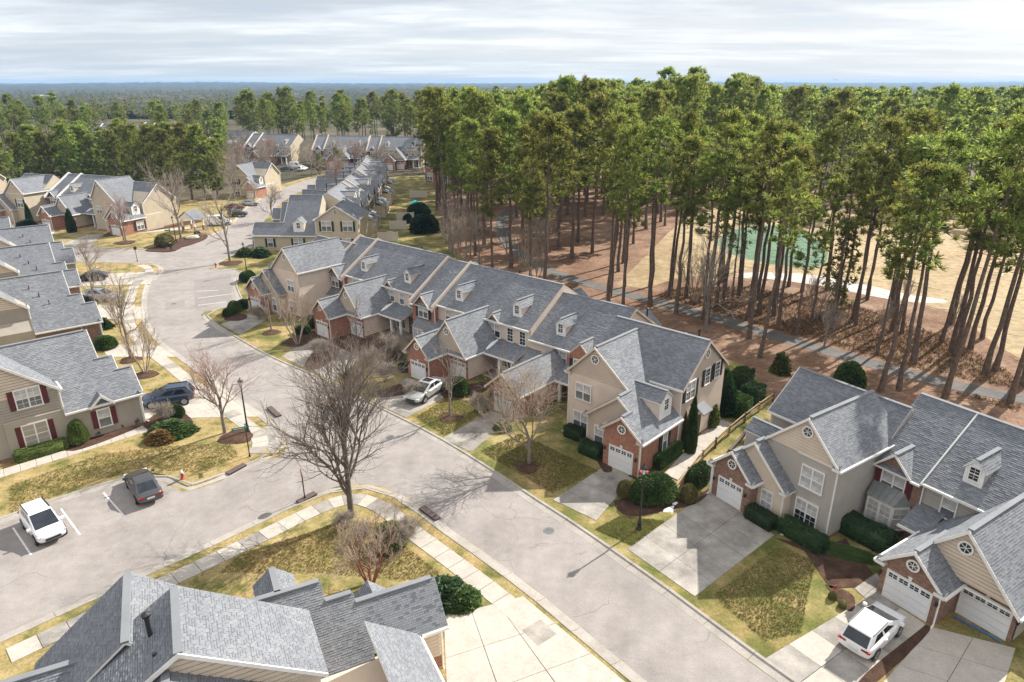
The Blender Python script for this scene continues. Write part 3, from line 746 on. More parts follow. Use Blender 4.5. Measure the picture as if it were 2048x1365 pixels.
def mid_pair(t, ox, oy, k, st, labX, labY, P=None, detail=1, group=None, opts=()):
    """two townhouses that share one long roof: X with brick bay and front garage, Y with big garage gable and porch"""
    d = dict(MP); d.update(P or {})
    L, b, vr, zr_, ve, ze, ug, Wg, vg, zga, zge, u2R, v2, uba, zba, vb1, vpe, us = (d[q] for q in ('L', 'b', 'vr', 'zr', 've', 'ze', 'ug', 'Wg', 'vg', 'zga', 'zge', 'u2R', 'v2', 'uba', 'zba', 'vb1', 'vpe', 'us'))
    s = (zr_ - ze) / (vr - ve); plane = lambda z: ve + (z - ze) / s; zat = lambda v: ze + s * (v - ve)
    vw = ve + .3; vb = 2 * vr - ve; e = .12
    S, B, Gm = st['siding'], st['brick'], st['gable']
    out_ = []
    for who, lab in (('X', labX), ('Y', labY)):
        if lab is None: out_.append(None); continue
        H = House('townhouse', lab, 'house', t, ox, oy, False, k, st, us if who == 'X' else 0, group, detail); H._tabs = []
        prof = lambda vf: [(vf, 0), (vb - .3, 0), (vb - .3, zat(vw) - e), (vr, zr_ - e), (vf, zat(vf) - e)]
        ua, ub = (us, L) if who == 'X' else (0, us)
        H.prism_u(prof(vw), ua, ub, S)
        H.lap_F([(ua, zge + .1), (ub, zge + .1), (ub, zat(vw) - e), (ua, zat(vw) - e)], vw, S)
        H.roof([(ua, ve, ze), (ua, vr, zr_), (ub, vr, zr_), (ub, ve, ze)]); H.roof([(ua, vb, ze), (ua, vr, zr_), (ub, vr, zr_), (ub, vb, ze)])
        H.cap((ua, vr, zr_), (ub + (b if who == 'X' else 0), vr, zr_), 'v')
        H.gutter((ua, ve - .06, ze), (ub, ve - .06, ze), 'v')
        def dorm(uc):
            H.dormer(lambda a, dd, z: (a, dd, z), 'F', uc, .53, plane(6.2 + d.get('dz', 0)), plane(7.9 + d.get('dz', 0)), 6.05 + d.get('dz', 0), 7.32 + d.get('dz', 0), 7.88 + d.get('dz', 0))
        dz = d.get('dz', 0)
        if who == 'X':
            vbay, vbe = 6.35, 6.0
            H.prism_u(prof(vbay), L, L + b, B)
            zbe = zat(vbe)
            H.roof([(L, vbe, zbe), (L, vr, zr_), (L + b, vr, zr_), (L + b, vbe, zbe)]); H.roof([(L, vb, ze), (L, vr, zr_), (L + b, vr, zr_), (L + b, vb, ze)])
            H.eyebrow(L + b / 2, 1.3, vbe - .05, zbe + .02, zbe + 1.35, plane, B, vbay - .02)
            H.gutter((L, vbe - .06, zbe), (L + b / 2 - 1.3, vbe - .06, zbe), 'v'); H.gutter((L + b / 2 + 1.3, vbe - .06, zbe), (L + b, vbe - .06, zbe), 'v')
            pw = MB()
            for uu in ((L, L + b) if 'onepar' not in opts else (L,)):
                A, Bq, Cq = H.p(uu - .13, vbe - .1, zbe - .35), H.p(uu - .13, vr, zr_ - .1), H.p(uu - .13, vb, ze - .1)
                x_ = H.sg * .26
                pw.ext([A, Bq, (Bq[0], Bq[1], Bq[2] + .42), (A[0], A[1], A[2] + .68)], (x_, 0, 0)); pw.ext([Bq, Cq, (Cq[0], Cq[1], Cq[2] + .42), (Bq[0], Bq[1], Bq[2] + .42)], (x_, 0, 0))
            H.part('parapet_wall', pw, [st.get('par', 'trim_beige')]) if 'onepar' not in opts else None
            if 'onepar' in opts:
                for q in ((vbe, zbe), (vb, ze)): H.trim.beam(Vector(H.p(L, q[0], q[1])), Vector(H.p(L, vr, zr_)), (1, 0, 0), .09, (0, 0, 1), .10)
            H.window('F', L + b / 2 - .1, vbay, 4.38 + dz, 1.5, 1.45, True, False, st['shut'])
            H.spout(L - .12, vbay - .1, zbe - .1, (-.2, -.3))
            # bay window with metal roof
            uc = L + b / 2 + (.0); bw = MB(); hw_, dp = 1.45, .95
            pl = [(uc - hw_, vbay), (uc - hw_ + .6, vbay - dp), (uc + hw_ - .6, vbay - dp), (uc + hw_, vbay)]
            bw.ext([H.p(a, v_, .25) for a, v_ in pl], (0, 0, .35), 1); bw.ext([H.p(a, v_, .6) for a, v_ in pl], (0, 0, 1.95), 0)
            bwin = H.part('bay_window', bw, ['trim_white', B])
            rb = MB(); top = [(uc - hw_ + .35, vbay), (uc + hw_ - .35, vbay)]
            oq = [(uc - hw_ - .15, vbay), (uc - hw_ + .5, vbay - dp - .15), (uc + hw_ - .5, vbay - dp - .15), (uc + hw_ + .15, vbay)]
            zt, zl = 3.45, 2.6
            T = [H.p(a, v_, zt) for a, v_ in top]; Q = [H.p(a, v_, zl) for a, v_ in oq]
            rb.poly([Q[0], Q[1], T[0]]); rb.poly([Q[1], Q[2], T[1], T[0]]); rb.poly([Q[2], Q[3], T[1]]); rb.poly([Q[3], Q[2], Q[1], Q[0]]); rb.poly([T[0], T[1], Q[3], Q[0]])
            for i in range(6):
                f_ = i / 5; rb.beam(Vector(Q[1]).lerp(Vector(Q[2]), f_), Vector(T[0]).lerp(Vector(T[1]), f_), (1, 0, 0), .03, (0, -.3, 1), .05)
            rb.build('bay_roof', ['grey_metal'], bwin)
            for (a0, v0_), (a1, v1_), n_ in ((pl[1], pl[2], 2), (pl[0], pl[1], 1), (pl[2], pl[3], 1)):
                A, Bq = Vector(H.p(a0, v0_, 1.55)), Vector(H.p(a1, v1_, 1.55)); dd = Bq - A; ang = math.atan2(dd.y, dd.x)
                if dd.x < 0: ang += math.pi
                for i in range(n_):
                    c_ = A + dd * ((i + .5) / n_); w_ = dd.length / n_ - .16
                    nrm = Vector((math.sin(ang), -math.cos(ang), 0)) * .012
                    put('window_frame', win_mesh(round(w_, 2), 1.6, False, True), bwin, None, tuple(c_ + nrm), ang)
                    put('pane', pane_mesh(w_, 1.6, 'glass_blind' if detail > 1 else 'glass_screen'), bwin, None, tuple(c_ + nrm), ang)
            # recess window + entry
            H.window('F', L - 1.75, vw, 4.4 + dz, .82, 1.35)
            H.lap_F([(ug + Wg, .4), (L, .4), (L, 2.35), (ug + Wg, 2.35)], vw, S)
            dr = MB(); uu = L - .85; x_ = H.p(uu, 0, 0)[0]
            dr.box(x_ - .46, x_ + .46, vw - .08, vw, .2, 2.25); H.part('front_door', dr, ['door_wood'])
            # garage
            g0, g1 = ug, ug + Wg; gm = (g0 + g1) / 2; sl = (zga - zge) / (Wg / 2 + .3)
            zg = lambda u: zga - sl * abs(u - gm)
            H.prism_v([(g0, 0), (g1, 0), (g1, zg(g1) - e), (gm, zga - e), (g0, zg(g0) - e)], vg, vw, B)
            H.lap_R([(vg + 2.2, .4), (vw, .4), (vw, zg(g1) - e), (vg + 2.2, zg(g1) - e)], g1, S)
            H.roof([(g1 + .3, vg - .3, zge), (g1 + .3, vw, zge), (gm, vw, zga), (gm, vg - .3, zga)]); H.roof([(g0 - .3, vg - .3, zge), (g0 - .3, v2 - .35, zge), (gm, v2 + .6, zga), (gm, vg - .3, zga)])
            H.rake((gm, vg - .3, zga), (g0 - .3, vg - .3, zge)); H.rake((gm, vg - .3, zga), (g1 + .3, vg - .3, zge)); H.cap((gm, vg - .1, zga), (gm, v2 + 1, zga), 'u')
            H.gutter((g0 - .36, vg - .3, zge), (g0 - .36, v2 - .3, zge), 'u'); H.gutter((g1 + .36, vg - .3, zge), (g1 + .36, vw, zge), 'u')
            cornice(H, g0 - .3, vg - .3, zge - .05, 1, S); cornice(H, g1 + .3, vg - .3, zge - .05, -1, S)
            H.garage_door(gm, vg, d['gw'], 2.0); H.round_window('F', gm, vg, zga - 1.05, .28); H.spout(g0 - .06, vg - .08, zge - .1, (0, -.3))
            # porch roof between garage and bay
            H.roof([(g1, vpe, zge - .1), (g1, vw, zge + .75), (L, vw, zge + .75), (L, vpe, zge - .1)]); H.gutter((g1 + .3, vpe - .06, zge - .1), (L, vpe - .06, zge - .1), 'v')
            dorm(11.0 * L / 13.62 + .0)
        else:
            g0, g1 = u2R, 2 * uba - u2R; sl = (zba - zge) / (uba - u2R + .3); zg = lambda u: zba - sl * abs(u - uba)
            H.prism_v([(g0, 0), (ug + .6, 0), (ug + .6, zge), (g0, zge)], v2, vw, B)
            H.prism_v([(g0 - .0, 2.6), (g1, 2.6), (g1, zg(g1) - e), (uba, zba - e), (g0, zg(g0) - e)], vb1 + .3, vw + 1.2, Gm)
            H.lap_F([(g0, zge + .35), (g1, zge + .35), (uba, zba - e)], vb1 + .3, Gm)
            H.lap_E([(v2 + .0, .4), (vw, .4), (vw, zge - .05), (v2, zge - .05)], g0, S)
            vend = plane(zba) if zba > zat(ve) else vw
            H.roof([(g0 - .3, vb1, zge), (g0 - .3, vw, zge), (uba, max(vw, vend), zba), (uba, vb1, zba)]); H.roof([(g1 + .3, vb1, zge), (g1 + .3, vw, zge), (uba, max(vw, vend), zba), (uba, vb1, zba)])
            H.cap((uba, vb1 + .2, zba), (uba, max(vw, vend), zba), 'u')
            H.rake((uba, vb1, zba), (g0 - .3, vb1, zge)); H.rake((uba, vb1, zba), (ug + 1.5, vb1, zg(ug + 1.5)))
            H.roof([(g0 - .1, v2 - .45, zge - .02), (g0 - .1, vb1 + .3, zge + .42), (ug + .2, vb1 + .3, zge + .42), (ug + .2, v2 - .45, zge - .02)]) if v2 - .45 < vb1 + .3 else None
            H.gutter((g0 - .36, vb1, zge), (g0 - .36, vpe, zge), 'u'); H.gutter((g0, v2 - .5, zge - .02), (ug, v2 - .5, zge - .02), 'v')
            H.garage_door((g0 + ug) / 2 + .05, v2, d['gw'], 2.0); H.round_window('F', uba, vb1 + .28, zba - 1.2, .32)
            H.roof([(0, vpe, zge - .1), (0, vw, zge + .72), (g0, vw, zge + .72), (g0, vpe, zge - .1)]); H.gutter((0, vpe - .06, zge - .1), (g0 - .3, vpe - .06, zge - .1), 'v')
            fl = MB(); fl.lathe([(.02, -.2), (.28, .0), (.02, .2)], 10, 0, (0, 0, 0))
            o_ = H.part('valley_flashing', fl, ['white_paint']); o_.location = H.p(g0 - .2, (vpe + vw) / 2, zge + .38); o_.scale = (.8, 4.0, 1.2); o_.rotation_euler = (.30, 0, 0)
            for uu in (.5, 2.2):
                cm = MB(); x_, y_, _ = H.p(uu, vpe + .3, 0); cm.box(x_ - .12, x_ + .12, y_ - .12, y_ + .12, .16, zge - .18); cm.box(x_ - .17, x_ + .17, y_ - .17, y_ + .17, .14, .4); H.part('porch_column', cm, ['white_paint'])
            pf = MB(); xs = sorted((H.p(0.1, 0, 0)[0], H.p(g0 - .1, 0, 0)[0])); pf.box(xs[0], xs[1], vpe + .05, vw, .0, .15); H.part('porch_floor', pf, ['concrete_old'])
            H.lap_F([(0, .3), (g0, .3), (g0, 2.35), (0, 2.35)], vw, S)
            dr = MB(); x_ = H.p(1.2, 0, 0)[0]; dr.box(x_ - .46, x_ + .46, vw - .08, vw, .15, 2.25); H.part('front_door', dr, ['door_wood'])
            H.window('F', 3.1, vw, 1.35, 1.4, 1.5, True, True, None, 'glass_dark', 'glass_dark')
            H.eyebrow(4.95, .8, ve - .05, ze + .02, ze + .84, plane, S, vw - .02)
            H.window('F', 4.88, vw, 4.38 + dz, 1.5, 1.4, True, False, None, 'glass_blind', 'glass_dark' if 'dark' in opts else 'glass_screen')
            for uu in (2.68, 1.0): H.window('F', uu, vw, 4.36 + dz, .74, 1.4, False, 'dark' in opts, None, 'glass_dark' if 'dark' in opts else 'glass_blind', 'glass_dark' if 'dark' in opts else 'glass_screen')
            dorm(2.5)
        # rear wing seen over the ridge
        if 'rear' in opts:
            uc = (ua + ub) / 2 + (.8 if who == 'X' else 0)
            H.prism_v([(uc - 1.5, 0), (uc + 1.5, 0), (uc + 1.5, 4.5), (uc, 5.7), (uc - 1.5, 4.5)], vb - 1, vb + 3.4, S)
            for sx in (-1, 1): H.roof([(uc, vb - 1.2, 5.85), (uc, vb + 3.7, 5.85), (uc + sx * 1.85, vb + 3.7, 4.4), (uc + sx * 1.85, vb - 1.2, 4.4)])
            H.cap((uc, vb - 1, 5.85), (uc, vb + 3.6, 5.85), 'u'); H.vent(uc - 2.2, vb - 1.4, 5.5, 8.0 if who == 'X' else 7.2)
        if 'back' in opts:
            uc = ua + 2.6
            for sx in (-1, 1):
                H.roof([(uc, vb + .1, 7.9), (uc, 2 * vr - plane(7.9), 7.9), (uc + sx * 2.3, 2 * vr - plane(5.6), 5.6), (uc + sx * 2.3, vb + .1, 5.6)])
            H.prism_v([(uc - 2, 4), (uc + 2, 4), (uc + 2, 5.55), (uc, 7.7), (uc - 2, 5.55)], vb - 1.5, vb - .2, S)
            H.dormer(lambda a, dd, z: (a, 2 * vr - dd, z), 'B', ub - 2.2, 1.25, plane(6.6), plane(8.6), 6.3, 7.9, 8.5, .9, .7)
            H.vent(ua + 1.2, vr - .3, zr_ - .4, zr_ + 1.5)
            for uu in (ua + 1.6, ua + 3.6, ub - 2.2): H.window('B', uu, vb - .28, 4.2, .85, 1.4, False, False, st['shut'])
            H.prism_v([(ub - 3.4, 0), (ub - .5, 0), (ub - .5, 2.9), (ub - 3.4, 2.9)], vb - .6, vb + 1.9, S)
            H.roof([(ub - 3.6, vb + 2.2, 2.8), (ub - 3.6, vb - .4, 4.0), (ub - .3, vb - .4, 4.0), (ub - .3, vb + 2.2, 2.8)])
            sk = MB(); A = H.p(ub - 2.6, vb + 1.4, 3.2); Bq = H.p(ub - 1.3, vb + 1.4, 3.2); dv = Vector((0, -.9, .415))
            sk.ext([A, Bq, tuple(Vector(Bq) + dv), tuple(Vector(A) + dv)], (0, 0, .12)); H.part('skylight', sk, ['white_paint'])
            H.window('B', ub - 2, vb + 1.92, 1.5, 1.0, 1.8, False, True, None, 'glass_dark', 'glass_dark')
        out_.append(H)
    return out_
# ------------------------------------------------------------------ ground, street, walks
from mathutils.geometry import tessellate_polygon
def flat(name, pts, mat, z0, z1, kind='structure', parent=None):
    """slab with the outline pts (world x, y), top at z1"""
    P = [Vector((p[0], p[1], z1)) for p in pts]
    mb = MB(); n = len(P)
    mb.v = [tuple(p) for p in P] + [(p.x, p.y, z0) for p in P]
    for tr in tessellate_polygon([P]):
        a, b, c = (P[i] for i in tr)
        mb.f.append(tuple(tr) if (b - a).cross(c - a).z > 0 else tuple(reversed(tr))); mb.m.append(0)
    for i in range(n):
        j = (i + 1) % n; mb.f.append((i, n + i, n + j, j)); mb.m.append(0)
    return mb.build(name, [mat], parent, kind)
def px(L): return [g(*p) for p in L]
def offset(L, d):
    """polyline moved sideways by d (to the left of its direction)"""
    o = []
    for i, p in enumerate(L):
        a = L[max(i - 1, 0)]; b = L[min(i + 1, len(L) - 1)]
        t = Vector((b.x - a.x, b.y - a.y, 0)).normalized(); nrm = Vector((-t.y, t.x, 0))
        if 0 < i < len(L) - 1:
            t1 = Vector((p.x - a.x, p.y - a.y, 0)).normalized(); c = max(.5, t.dot(t1))
        else: c = 1
        o.append(Vector((p.x, p.y, 0)) + nrm * (d / c))
    return o
def resample(L, step):
    o = [L[0].copy()]; acc = 0
    for a, b in zip(L, L[1:]):
        l = (b - a).length; x = step - acc
        while x <= l: o.append(a.lerp(b, x / l)); x += step
        acc = (acc + l) % step
    return o
def smooth(L, n=2):
    for _ in range(n):
        o = [L[0]]
        for a, b in zip(L, L[1:]): o += [a.lerp(b, .25), a.lerp(b, .75)]
        o.append(L[-1]); L = o
    return L
big = 26000
gm = MB(); gm.poly([(-big, -300, -.06), (big, -300, -.06), (big, 30000, -.06), (-big, 30000, -.06)]); gm.build('ground', ['ground_far'], None, 'structure')
E_RIGHT = [(1720, 1480), (1500, 1325), (1330, 1194), (1235, 1126), (1131, 1052), (1060, 1007), (992, 960), (870, 882), (783, 838), (724, 809), (660, 777), (613, 753), (560, 731), (520, 712), (469, 682), (423, 653), (405, 637), (402, 630), (409, 624), (430, 619), (452, 616), (477, 604), (470, 590), (464, 576), (465, 562), (470, 551), (479, 543), (455, 540), (436, 540), (421, 538), (428, 530), (446, 517), (477, 505), (505, 494), (510, 484), (515, 465), (530, 440), (560, 408), (590, 388), (640, 368), (760, 352)]
E_NW = [(-200, 470), (-60, 480), (60, 489), (138, 495), (205, 500), (320, 503), (341, 500), (379, 490), (420, 473), (448, 463), (470, 448), (490, 420), (530, 395), (570, 375), (620, 358), (760, 342)]
E_WEST = [(-200, 506), (0, 517), (143, 522), (302, 527), (320, 530), (331, 541), (322, 552), (305, 563), (296, 580), (293, 610), (297, 645), (310, 666), (326, 686), (359, 708), (400, 738), (483, 801), (545, 840), (568, 862), (576, 880), (571, 900), (557, 914), (527, 925), (430, 967), (395, 979), (364, 984), (340, 972), (318, 959), (290, 955), (255, 963), (202, 979), (111, 1008), (0, 1049), (-160, 1106)]
E_SOUTH = [(-160, 1344), (0, 1273), (195, 1185), (312, 1132), (440, 1075), (560, 1017), (620, 990), (645, 982), (672, 974), (700, 969), (736, 968), (762, 973), (788, 982), (815, 995), (850, 1020), (882, 1046), (936, 1082), (1010, 1135), (1075, 1182), (1173, 1265), (1286, 1357), (1420, 1466)]
eR, eN, eW, eS = px(E_RIGHT), px(E_NW), px(E_WEST), px(E_SOUTH)
road_pts = eR + eN[::-1] + eW + eS
road = flat('road', road_pts, 'asphalt', -.05, 0.0)
def block(name, edge, tail, mat, side):
    flat('verge', edge + tail, mat, -.05, .004)
    flat(name, offset(edge, side * .6) + tail, mat, -.05, .1)
block('lawn', eR, px([(860, 352), (890, 372), (1100, 372), (2700, 420), (3600, 700), (3000, 1500)]), 'lawn_green', -1)
block('lawn', eN, px([(660, 343), (540, 376), (300, 415), (-100, 425), (-800, 430)]), 'lawn_dry', 1)
block('lawn', eW, px([(-700, 1300), (-700, 490)]), 'lawn_dry', -1)
block('lawn', eS, px([(1420, 2600), (-160, 2600)]), 'lawn_dry', -1)
def curb(edge, side, label=''):
    E = resample(smooth(edge, 1), 3.05)
    i0, i1, i2 = E, offset(E, side * .5), offset(E, side * .74)
    mb = MB()
    root = put('curb', None, None, 'structure')
    for i in range(len(E) - 1):
        m = MB(); sh = 0.004
        def q(L, j, t): return L[j].lerp(L[j + 1], t)
        ts = (sh, 1 - sh)
        A = [(q(i0, i, t), .006) for t in ts]; B = [(q(i1, i, t), .05) for t in ts]; B2 = [(q(offset_cache(E, side * .56), i, t), .125) for t in ts]; C = [(q(i2, i, t), .13) for t in ts]
        rows = [A, B, B2, C]
        for r, s_ in zip(rows, rows[1:]): m.poly([(p.x, p.y, z) for p, z in (r[0], r[1], s_[1], s_[0])])
        m.poly([(C[0][0].x, C[0][0].y, .13), (C[1][0].x, C[1][0].y, .13), (C[1][0].x, C[1][0].y, .02), (C[0][0].x, C[0][0].y, .02)])
        for k_ in (0, 1): m.poly([(p.x, p.y, z) for p, z in (A[k_], B[k_], B2[k_], C[k_])] + [(C[k_][0].x, C[k_][0].y, -.01), (A[k_][0].x, A[k_][0].y, -.01)])
        m.build('curb_segment', ['concrete_curb'], root)
_oc = {}
def offset_cache(E, d):
    k = (id(E), d)
    if k not in _oc: _oc[k] = (offset(E, d), E)
    return _oc[k][0]
curb(eR[:36], -1); curb(eN[1:13], 1); curb(eW[1:], -1); curb(eS, -1)
def walk(edge, d0, d1, side, step=1.45, name='sidewalk'):
    E = resample(smooth(edge, 2), step); a, b = offset(E, side * d0), offset(E, side * d1)
    base = MB()
    for i in range(len(E) - 1): base.poly([(p.x, p.y, .112) for p in (a[i], a[i + 1], b[i + 1], b[i])])
    root = base.build(name, ['joint_dark'], None, 'structure')
    for i in range(len(E) - 1):
        mb = MB(); t0, t1 = .012, .988
        A, B, C, D = a[i].lerp(a[i + 1], t0), a[i].lerp(a[i + 1], t1), b[i].lerp(b[i + 1], t1), b[i].lerp(b[i + 1], t0)
        dz = rt.uniform(0, .006)
        mb.ext([(p.x, p.y, .105) for p in (A, B, C, D)], (0, 0, .022 + dz)); mb.build('slab', ['concrete' if rt.random() < .8 else 'concrete_old'], root)
walk(eS[1:20], 1.5, 2.85, -1)
walk(eW[3:21], 1.5, 2.8, -1)
def panels(name, q, nu, nv, mat='concrete', z=.12, wpx=True):
    """driveway: quad of photo-surveyed corners cut into slabs by open joints"""
    A, B, C, D = px(q) if wpx else [Vector(p) for p in q]
    def at(s_, t_): return A.lerp(B, s_).lerp(D.lerp(C, s_), t_)
    base = MB(); base.ext([(p.x, p.y, z - .05) for p in (A, B, C, D)], (0, 0, .03)); root = base.build(name, ['joint_dark'], None, 'structure')
    lu, lv = (A - B).length / nu, (A - D).length / nv; eu, ev = .012 / lu, .012 / lv
    for i in range(nu):
        for j in range(nv):
            a0, a1, b0, b1 = (i + eu) / nu, (i + 1 - eu) / nu, (j + ev) / nv, (j + 1 - ev) / nv
            if i == 0: a0 = 0
            if i == nu - 1: a1 = 1
            mb = MB(); mb.ext([(p.x, p.y, z - .04) for p in (at(a0, b0), at(a1, b0), at(a1, b1), at(a0, b1))], (0, 0, .04 + rt.uniform(0, .006)))
            mb.build('slab', [mat if isinstance(mat, str) else mat[(i + j) % len(mat)]], root)
    return root
panels('driveway', [(1211, 934), (1268, 956), (1192, 1044), (1106, 1003)], 1, 4, 'concrete_old')
panels('driveway', [(982, 824), (1022, 840), (942, 907), (885, 880)], 1, 4, 'concrete_old')
panels('driveway', [(814, 757), (902, 790), (812, 838), (744, 806)], 2, 4, 'concrete_old')
panels('driveway', [(629, 673), (672, 686), (606, 736), (563, 716)], 1, 4, 'concrete_old'); panels('driveway', [(698, 690), (742, 703), (664, 766), (620, 742)], 1, 4, 'concrete_old')
panels('driveway', [(497, 630), (533, 641), (481, 672), (441, 651)], 1, 4, 'concrete_old')
panels('driveway', [(1419, 985), (1548, 1073), (1389, 1196), (1254, 1101)], 2, 5, 'concrete_old')
panels('driveway', [(1752, 1188), (1850, 1252), (1672, 1425), (1528, 1322)], 2, 5, ('concrete_old', 'concrete'))
panels('driveway', [(1864, 1258), (2030, 1300), (1960, 1520), (1720, 1420)], 2, 4, 'concrete')
panels('driveway', [(888, 1238), (1046, 1196), (1262, 1378), (900, 1530)], 3, 3, 'concrete')
panels('driveway', [(287, 797), (290, 840), (516, 836), (436, 770)], 2, 3, 'concrete')
panels('driveway', [(200, 690), (215, 716), (352, 716), (326, 694)], 2, 4, 'concrete'); panels('driveway', [(150, 610), (166, 640), (292, 640), (287, 616)], 2, 3, 'concrete'); panels('driveway', [(140, 552), (150, 574), (300, 570), (316, 545)], 2, 4, 'concrete')
panels('driveway', [(82, 459), (112, 461), (92, 493), (40, 487)], 1, 3, 'concrete'); panels('driveway', [(172, 472), (206, 469), (178, 497), (118, 492)], 1, 3, 'concrete_old'); panels('driveway', [(30, 440), (62, 440), (20, 485), (-40, 480)], 1, 3, 'concrete')
panels('garden_path', [(-60, 962), (-60, 978), (306, 862), (298, 851)], 1, 12, 'concrete')
panels('garden_path', [(1430, 840), (1464, 849), (1355, 964), (1328, 951)], 1, 6, 'concrete', .16)
panels('garden_path', [(1708, 1180), (1752, 1150), (1775, 1180), (1745, 1214)], 1, 2, 'concrete_old', .125)
panels('garden_path', [(208, 474), (212, 470), (420, 452), (420, 456)], 1, 10, 'concrete', .118)
panels('corner_ramp', [(510, 870), (548, 846), (575, 878), (545, 912)], 2, 2, 'concrete_old', .118)
pvr = flat('mulch_bed', px([(1548, 1079), (1640, 1099), (1690, 1080), (1745, 1150), (1712, 1178), (1660, 1180), (1608, 1105)]), 'mulch', .08, .13)
def bed(pts, h=.13, mat='mulch', name='mulch_bed'): return flat(name, smooth(px(pts) + px(pts[:1]), 2)[:-1], mat, .06, h)
bed([(1140, 858), (1180, 900), (1200, 935), (1208, 950), (1232, 945), (1190, 890), (1155, 850)]); bed([(1228, 1005), (1300, 985), (1345, 1000), (1390, 1000), (1428, 972), (1400, 1012), (1330, 1024), (1262, 1040), (1232, 1022)])
bed([(880, 790), (915, 772), (950, 770), (985, 760), (975, 785), (930, 800), (895, 806)]); bed([(1650, 1172), (1705, 1188), (1712, 1215), (1700, 1232), (1672, 1205)]); bed([(1850, 1254), (1868, 1262), (1730, 1392), (1700, 1372)])
bed([(130, 905), (160, 905), (300, 850), (290, 838), (150, 880)]); bed([(286, 855), (320, 880), (370, 880), (395, 850), (360, 820), (310, 828)]); bed([(465, 626), (500, 632), (486, 645), (440, 643)]); bed([(1255, 955), (1330, 925), (1385, 860), (1420, 800), (1455, 790), (1410, 850), (1335, 935), (1290, 970)])
bed([(860, 1195), (905, 1180), (950, 1205), (960, 1222), (905, 1232), (880, 1225)]); bed([(345, 500), (385, 490), (420, 476), (408, 466), (370, 474), (330, 488)]); bed([(205, 476), (330, 460), (410, 445), (400, 440), (300, 452), (210, 468)]);
bed([(560, 692), (600, 662), (720, 668), (800, 690), (810, 720), (770, 735), (690, 705), (640, 672), (600, 700)]); bed([(640, 690), (690, 700), (640, 745), (600, 738)]); bed([(800, 770), (825, 790), (760, 800), (735, 790)])
# woods floor, golf fairway, cart path
flat('woods_floor', px([(845, 340), (868, 372), (878, 430), (892, 490), (990, 560), (1300, 668), (1476, 728), (1510, 752), (1545, 800), (1700, 860), (2100, 960), (2900, 1100), (3200, 700), (1900, 400), (1500, 362), (1100, 338)]), 'pine_straw', .05, .104)
flat('fairway', smooth(px([(1235, 570), (1300, 505), (1345, 458), (1390, 428), (1480, 405), (1560, 408), (1680, 428), (1800, 424), (1950, 450), (2100, 480), (2700, 560), (2900, 930), (2300, 830), (2100, 745), (2010, 705), (1960, 668), (1930, 644), (1880, 618), (1800, 602), (1720, 580), (1640, 566), (1560, 560), (1480, 556), (1400, 552), (1330, 566), (1290, 580)]), 1), 'fairway', .06, .108)
flat('putting_green', smooth(px([(1432, 490), (1450, 465), (1500, 452), (1570, 452), (1620, 470), (1655, 500), (1655, 530), (1610, 540), (1540, 530), (1470, 515), (1432, 490)]), 2), 'putting_green', .07, .113)
flat('sand_bunker', smooth(px([(1472, 549), (1530, 545), (1620, 550), (1720, 568), (1800, 588), (1880, 600), (1905, 607), (1840, 608), (1760, 598), (1660, 576), (1560, 562), (1490, 558)]), 1), 'sand', .07, .116)
def strip(name, L, w_, mat, z):
    L = smooth(px(L), 2); a, b = offset(L, w_ / 2), offset(L, -w_ / 2); flat(name, a + b[::-1], mat, z - .06, z)
strip('cart_path', [(2350, 850), (2150, 818), (2048, 800), (1960, 785), (1840, 757), (1700, 717), (1560, 677), (1470, 650), (1380, 624), (1290, 599), (1200, 576), (1120, 553), (1070, 531), (1035, 506), (1010, 480), (1000, 455), (1010, 428), (1060, 406), (1140, 396)], 2.7, 'asphalt_path', .125)
strip('cart_path', [(1300, 402), (1420, 399), (1560, 408), (1660, 419), (1790, 420), (1900, 440)], 2.3, 'asphalt_path', .12)
# road marks and patches
def mark(a, b, w_=.11, name='parking_line', mat='paint_line'):
    A, B = g(*a), g(*b); d = (B - A).normalized(); n_ = Vector((-d.y, d.x, 0)) * (w_ / 2); mb = MB()
    mb.ext([(p.x, p.y, .001) for p in (A - n_, B - n_, B + n_, A + n_)], (0, 0, .005)); return mb.build(name, [mat], road)
for a, b in (((26, 1056), (62, 1110)), ((122, 1018), (160, 1070)), ((207, 986), (248, 1032)), ((391, 583), (437, 581)), ((395, 597), (466, 588)), ((396, 611), (452, 604))): mark(a, b)
flat('road_patch', px([(330, 606), (370, 600), (369, 614), (331, 621)]), 'asphalt_patch', -.02, .005, None, road)
flat('road_patch', px([(388, 560), (462, 548), (464, 600), (390, 618)]), 'asphalt_patch', -.02, .004, None, road)
def manhole(p, r, label):
    mb = MB(); mb.lathe([(r + .06, 0), (r + .06, .012), (r, .014), (r, .008), (.01, .008)], 20)
    for i in range(-3, 4):
        for j in range(-3, 4):
            if math.hypot(i, j) < 3.2: mb.box(i * r / 4 - .03, i * r / 4 + .03, j * r / 4 - .03, j * r / 4 + .03, .008, .018)
    o = mb.build('manhole_cover', ['grey_metal']); o.location = g(*p) + Vector((0, 0, .001)); tag(o, label, 'manhole cover')
manhole((1098, 1062), .34, 'round iron manhole cover in the street below the brick garage driveway'); manhole((780, 875), .3, 'round manhole cover in the street behind the big bare tree'); manhole((348, 608), .3, 'manhole cover inside the square patch of the far street')
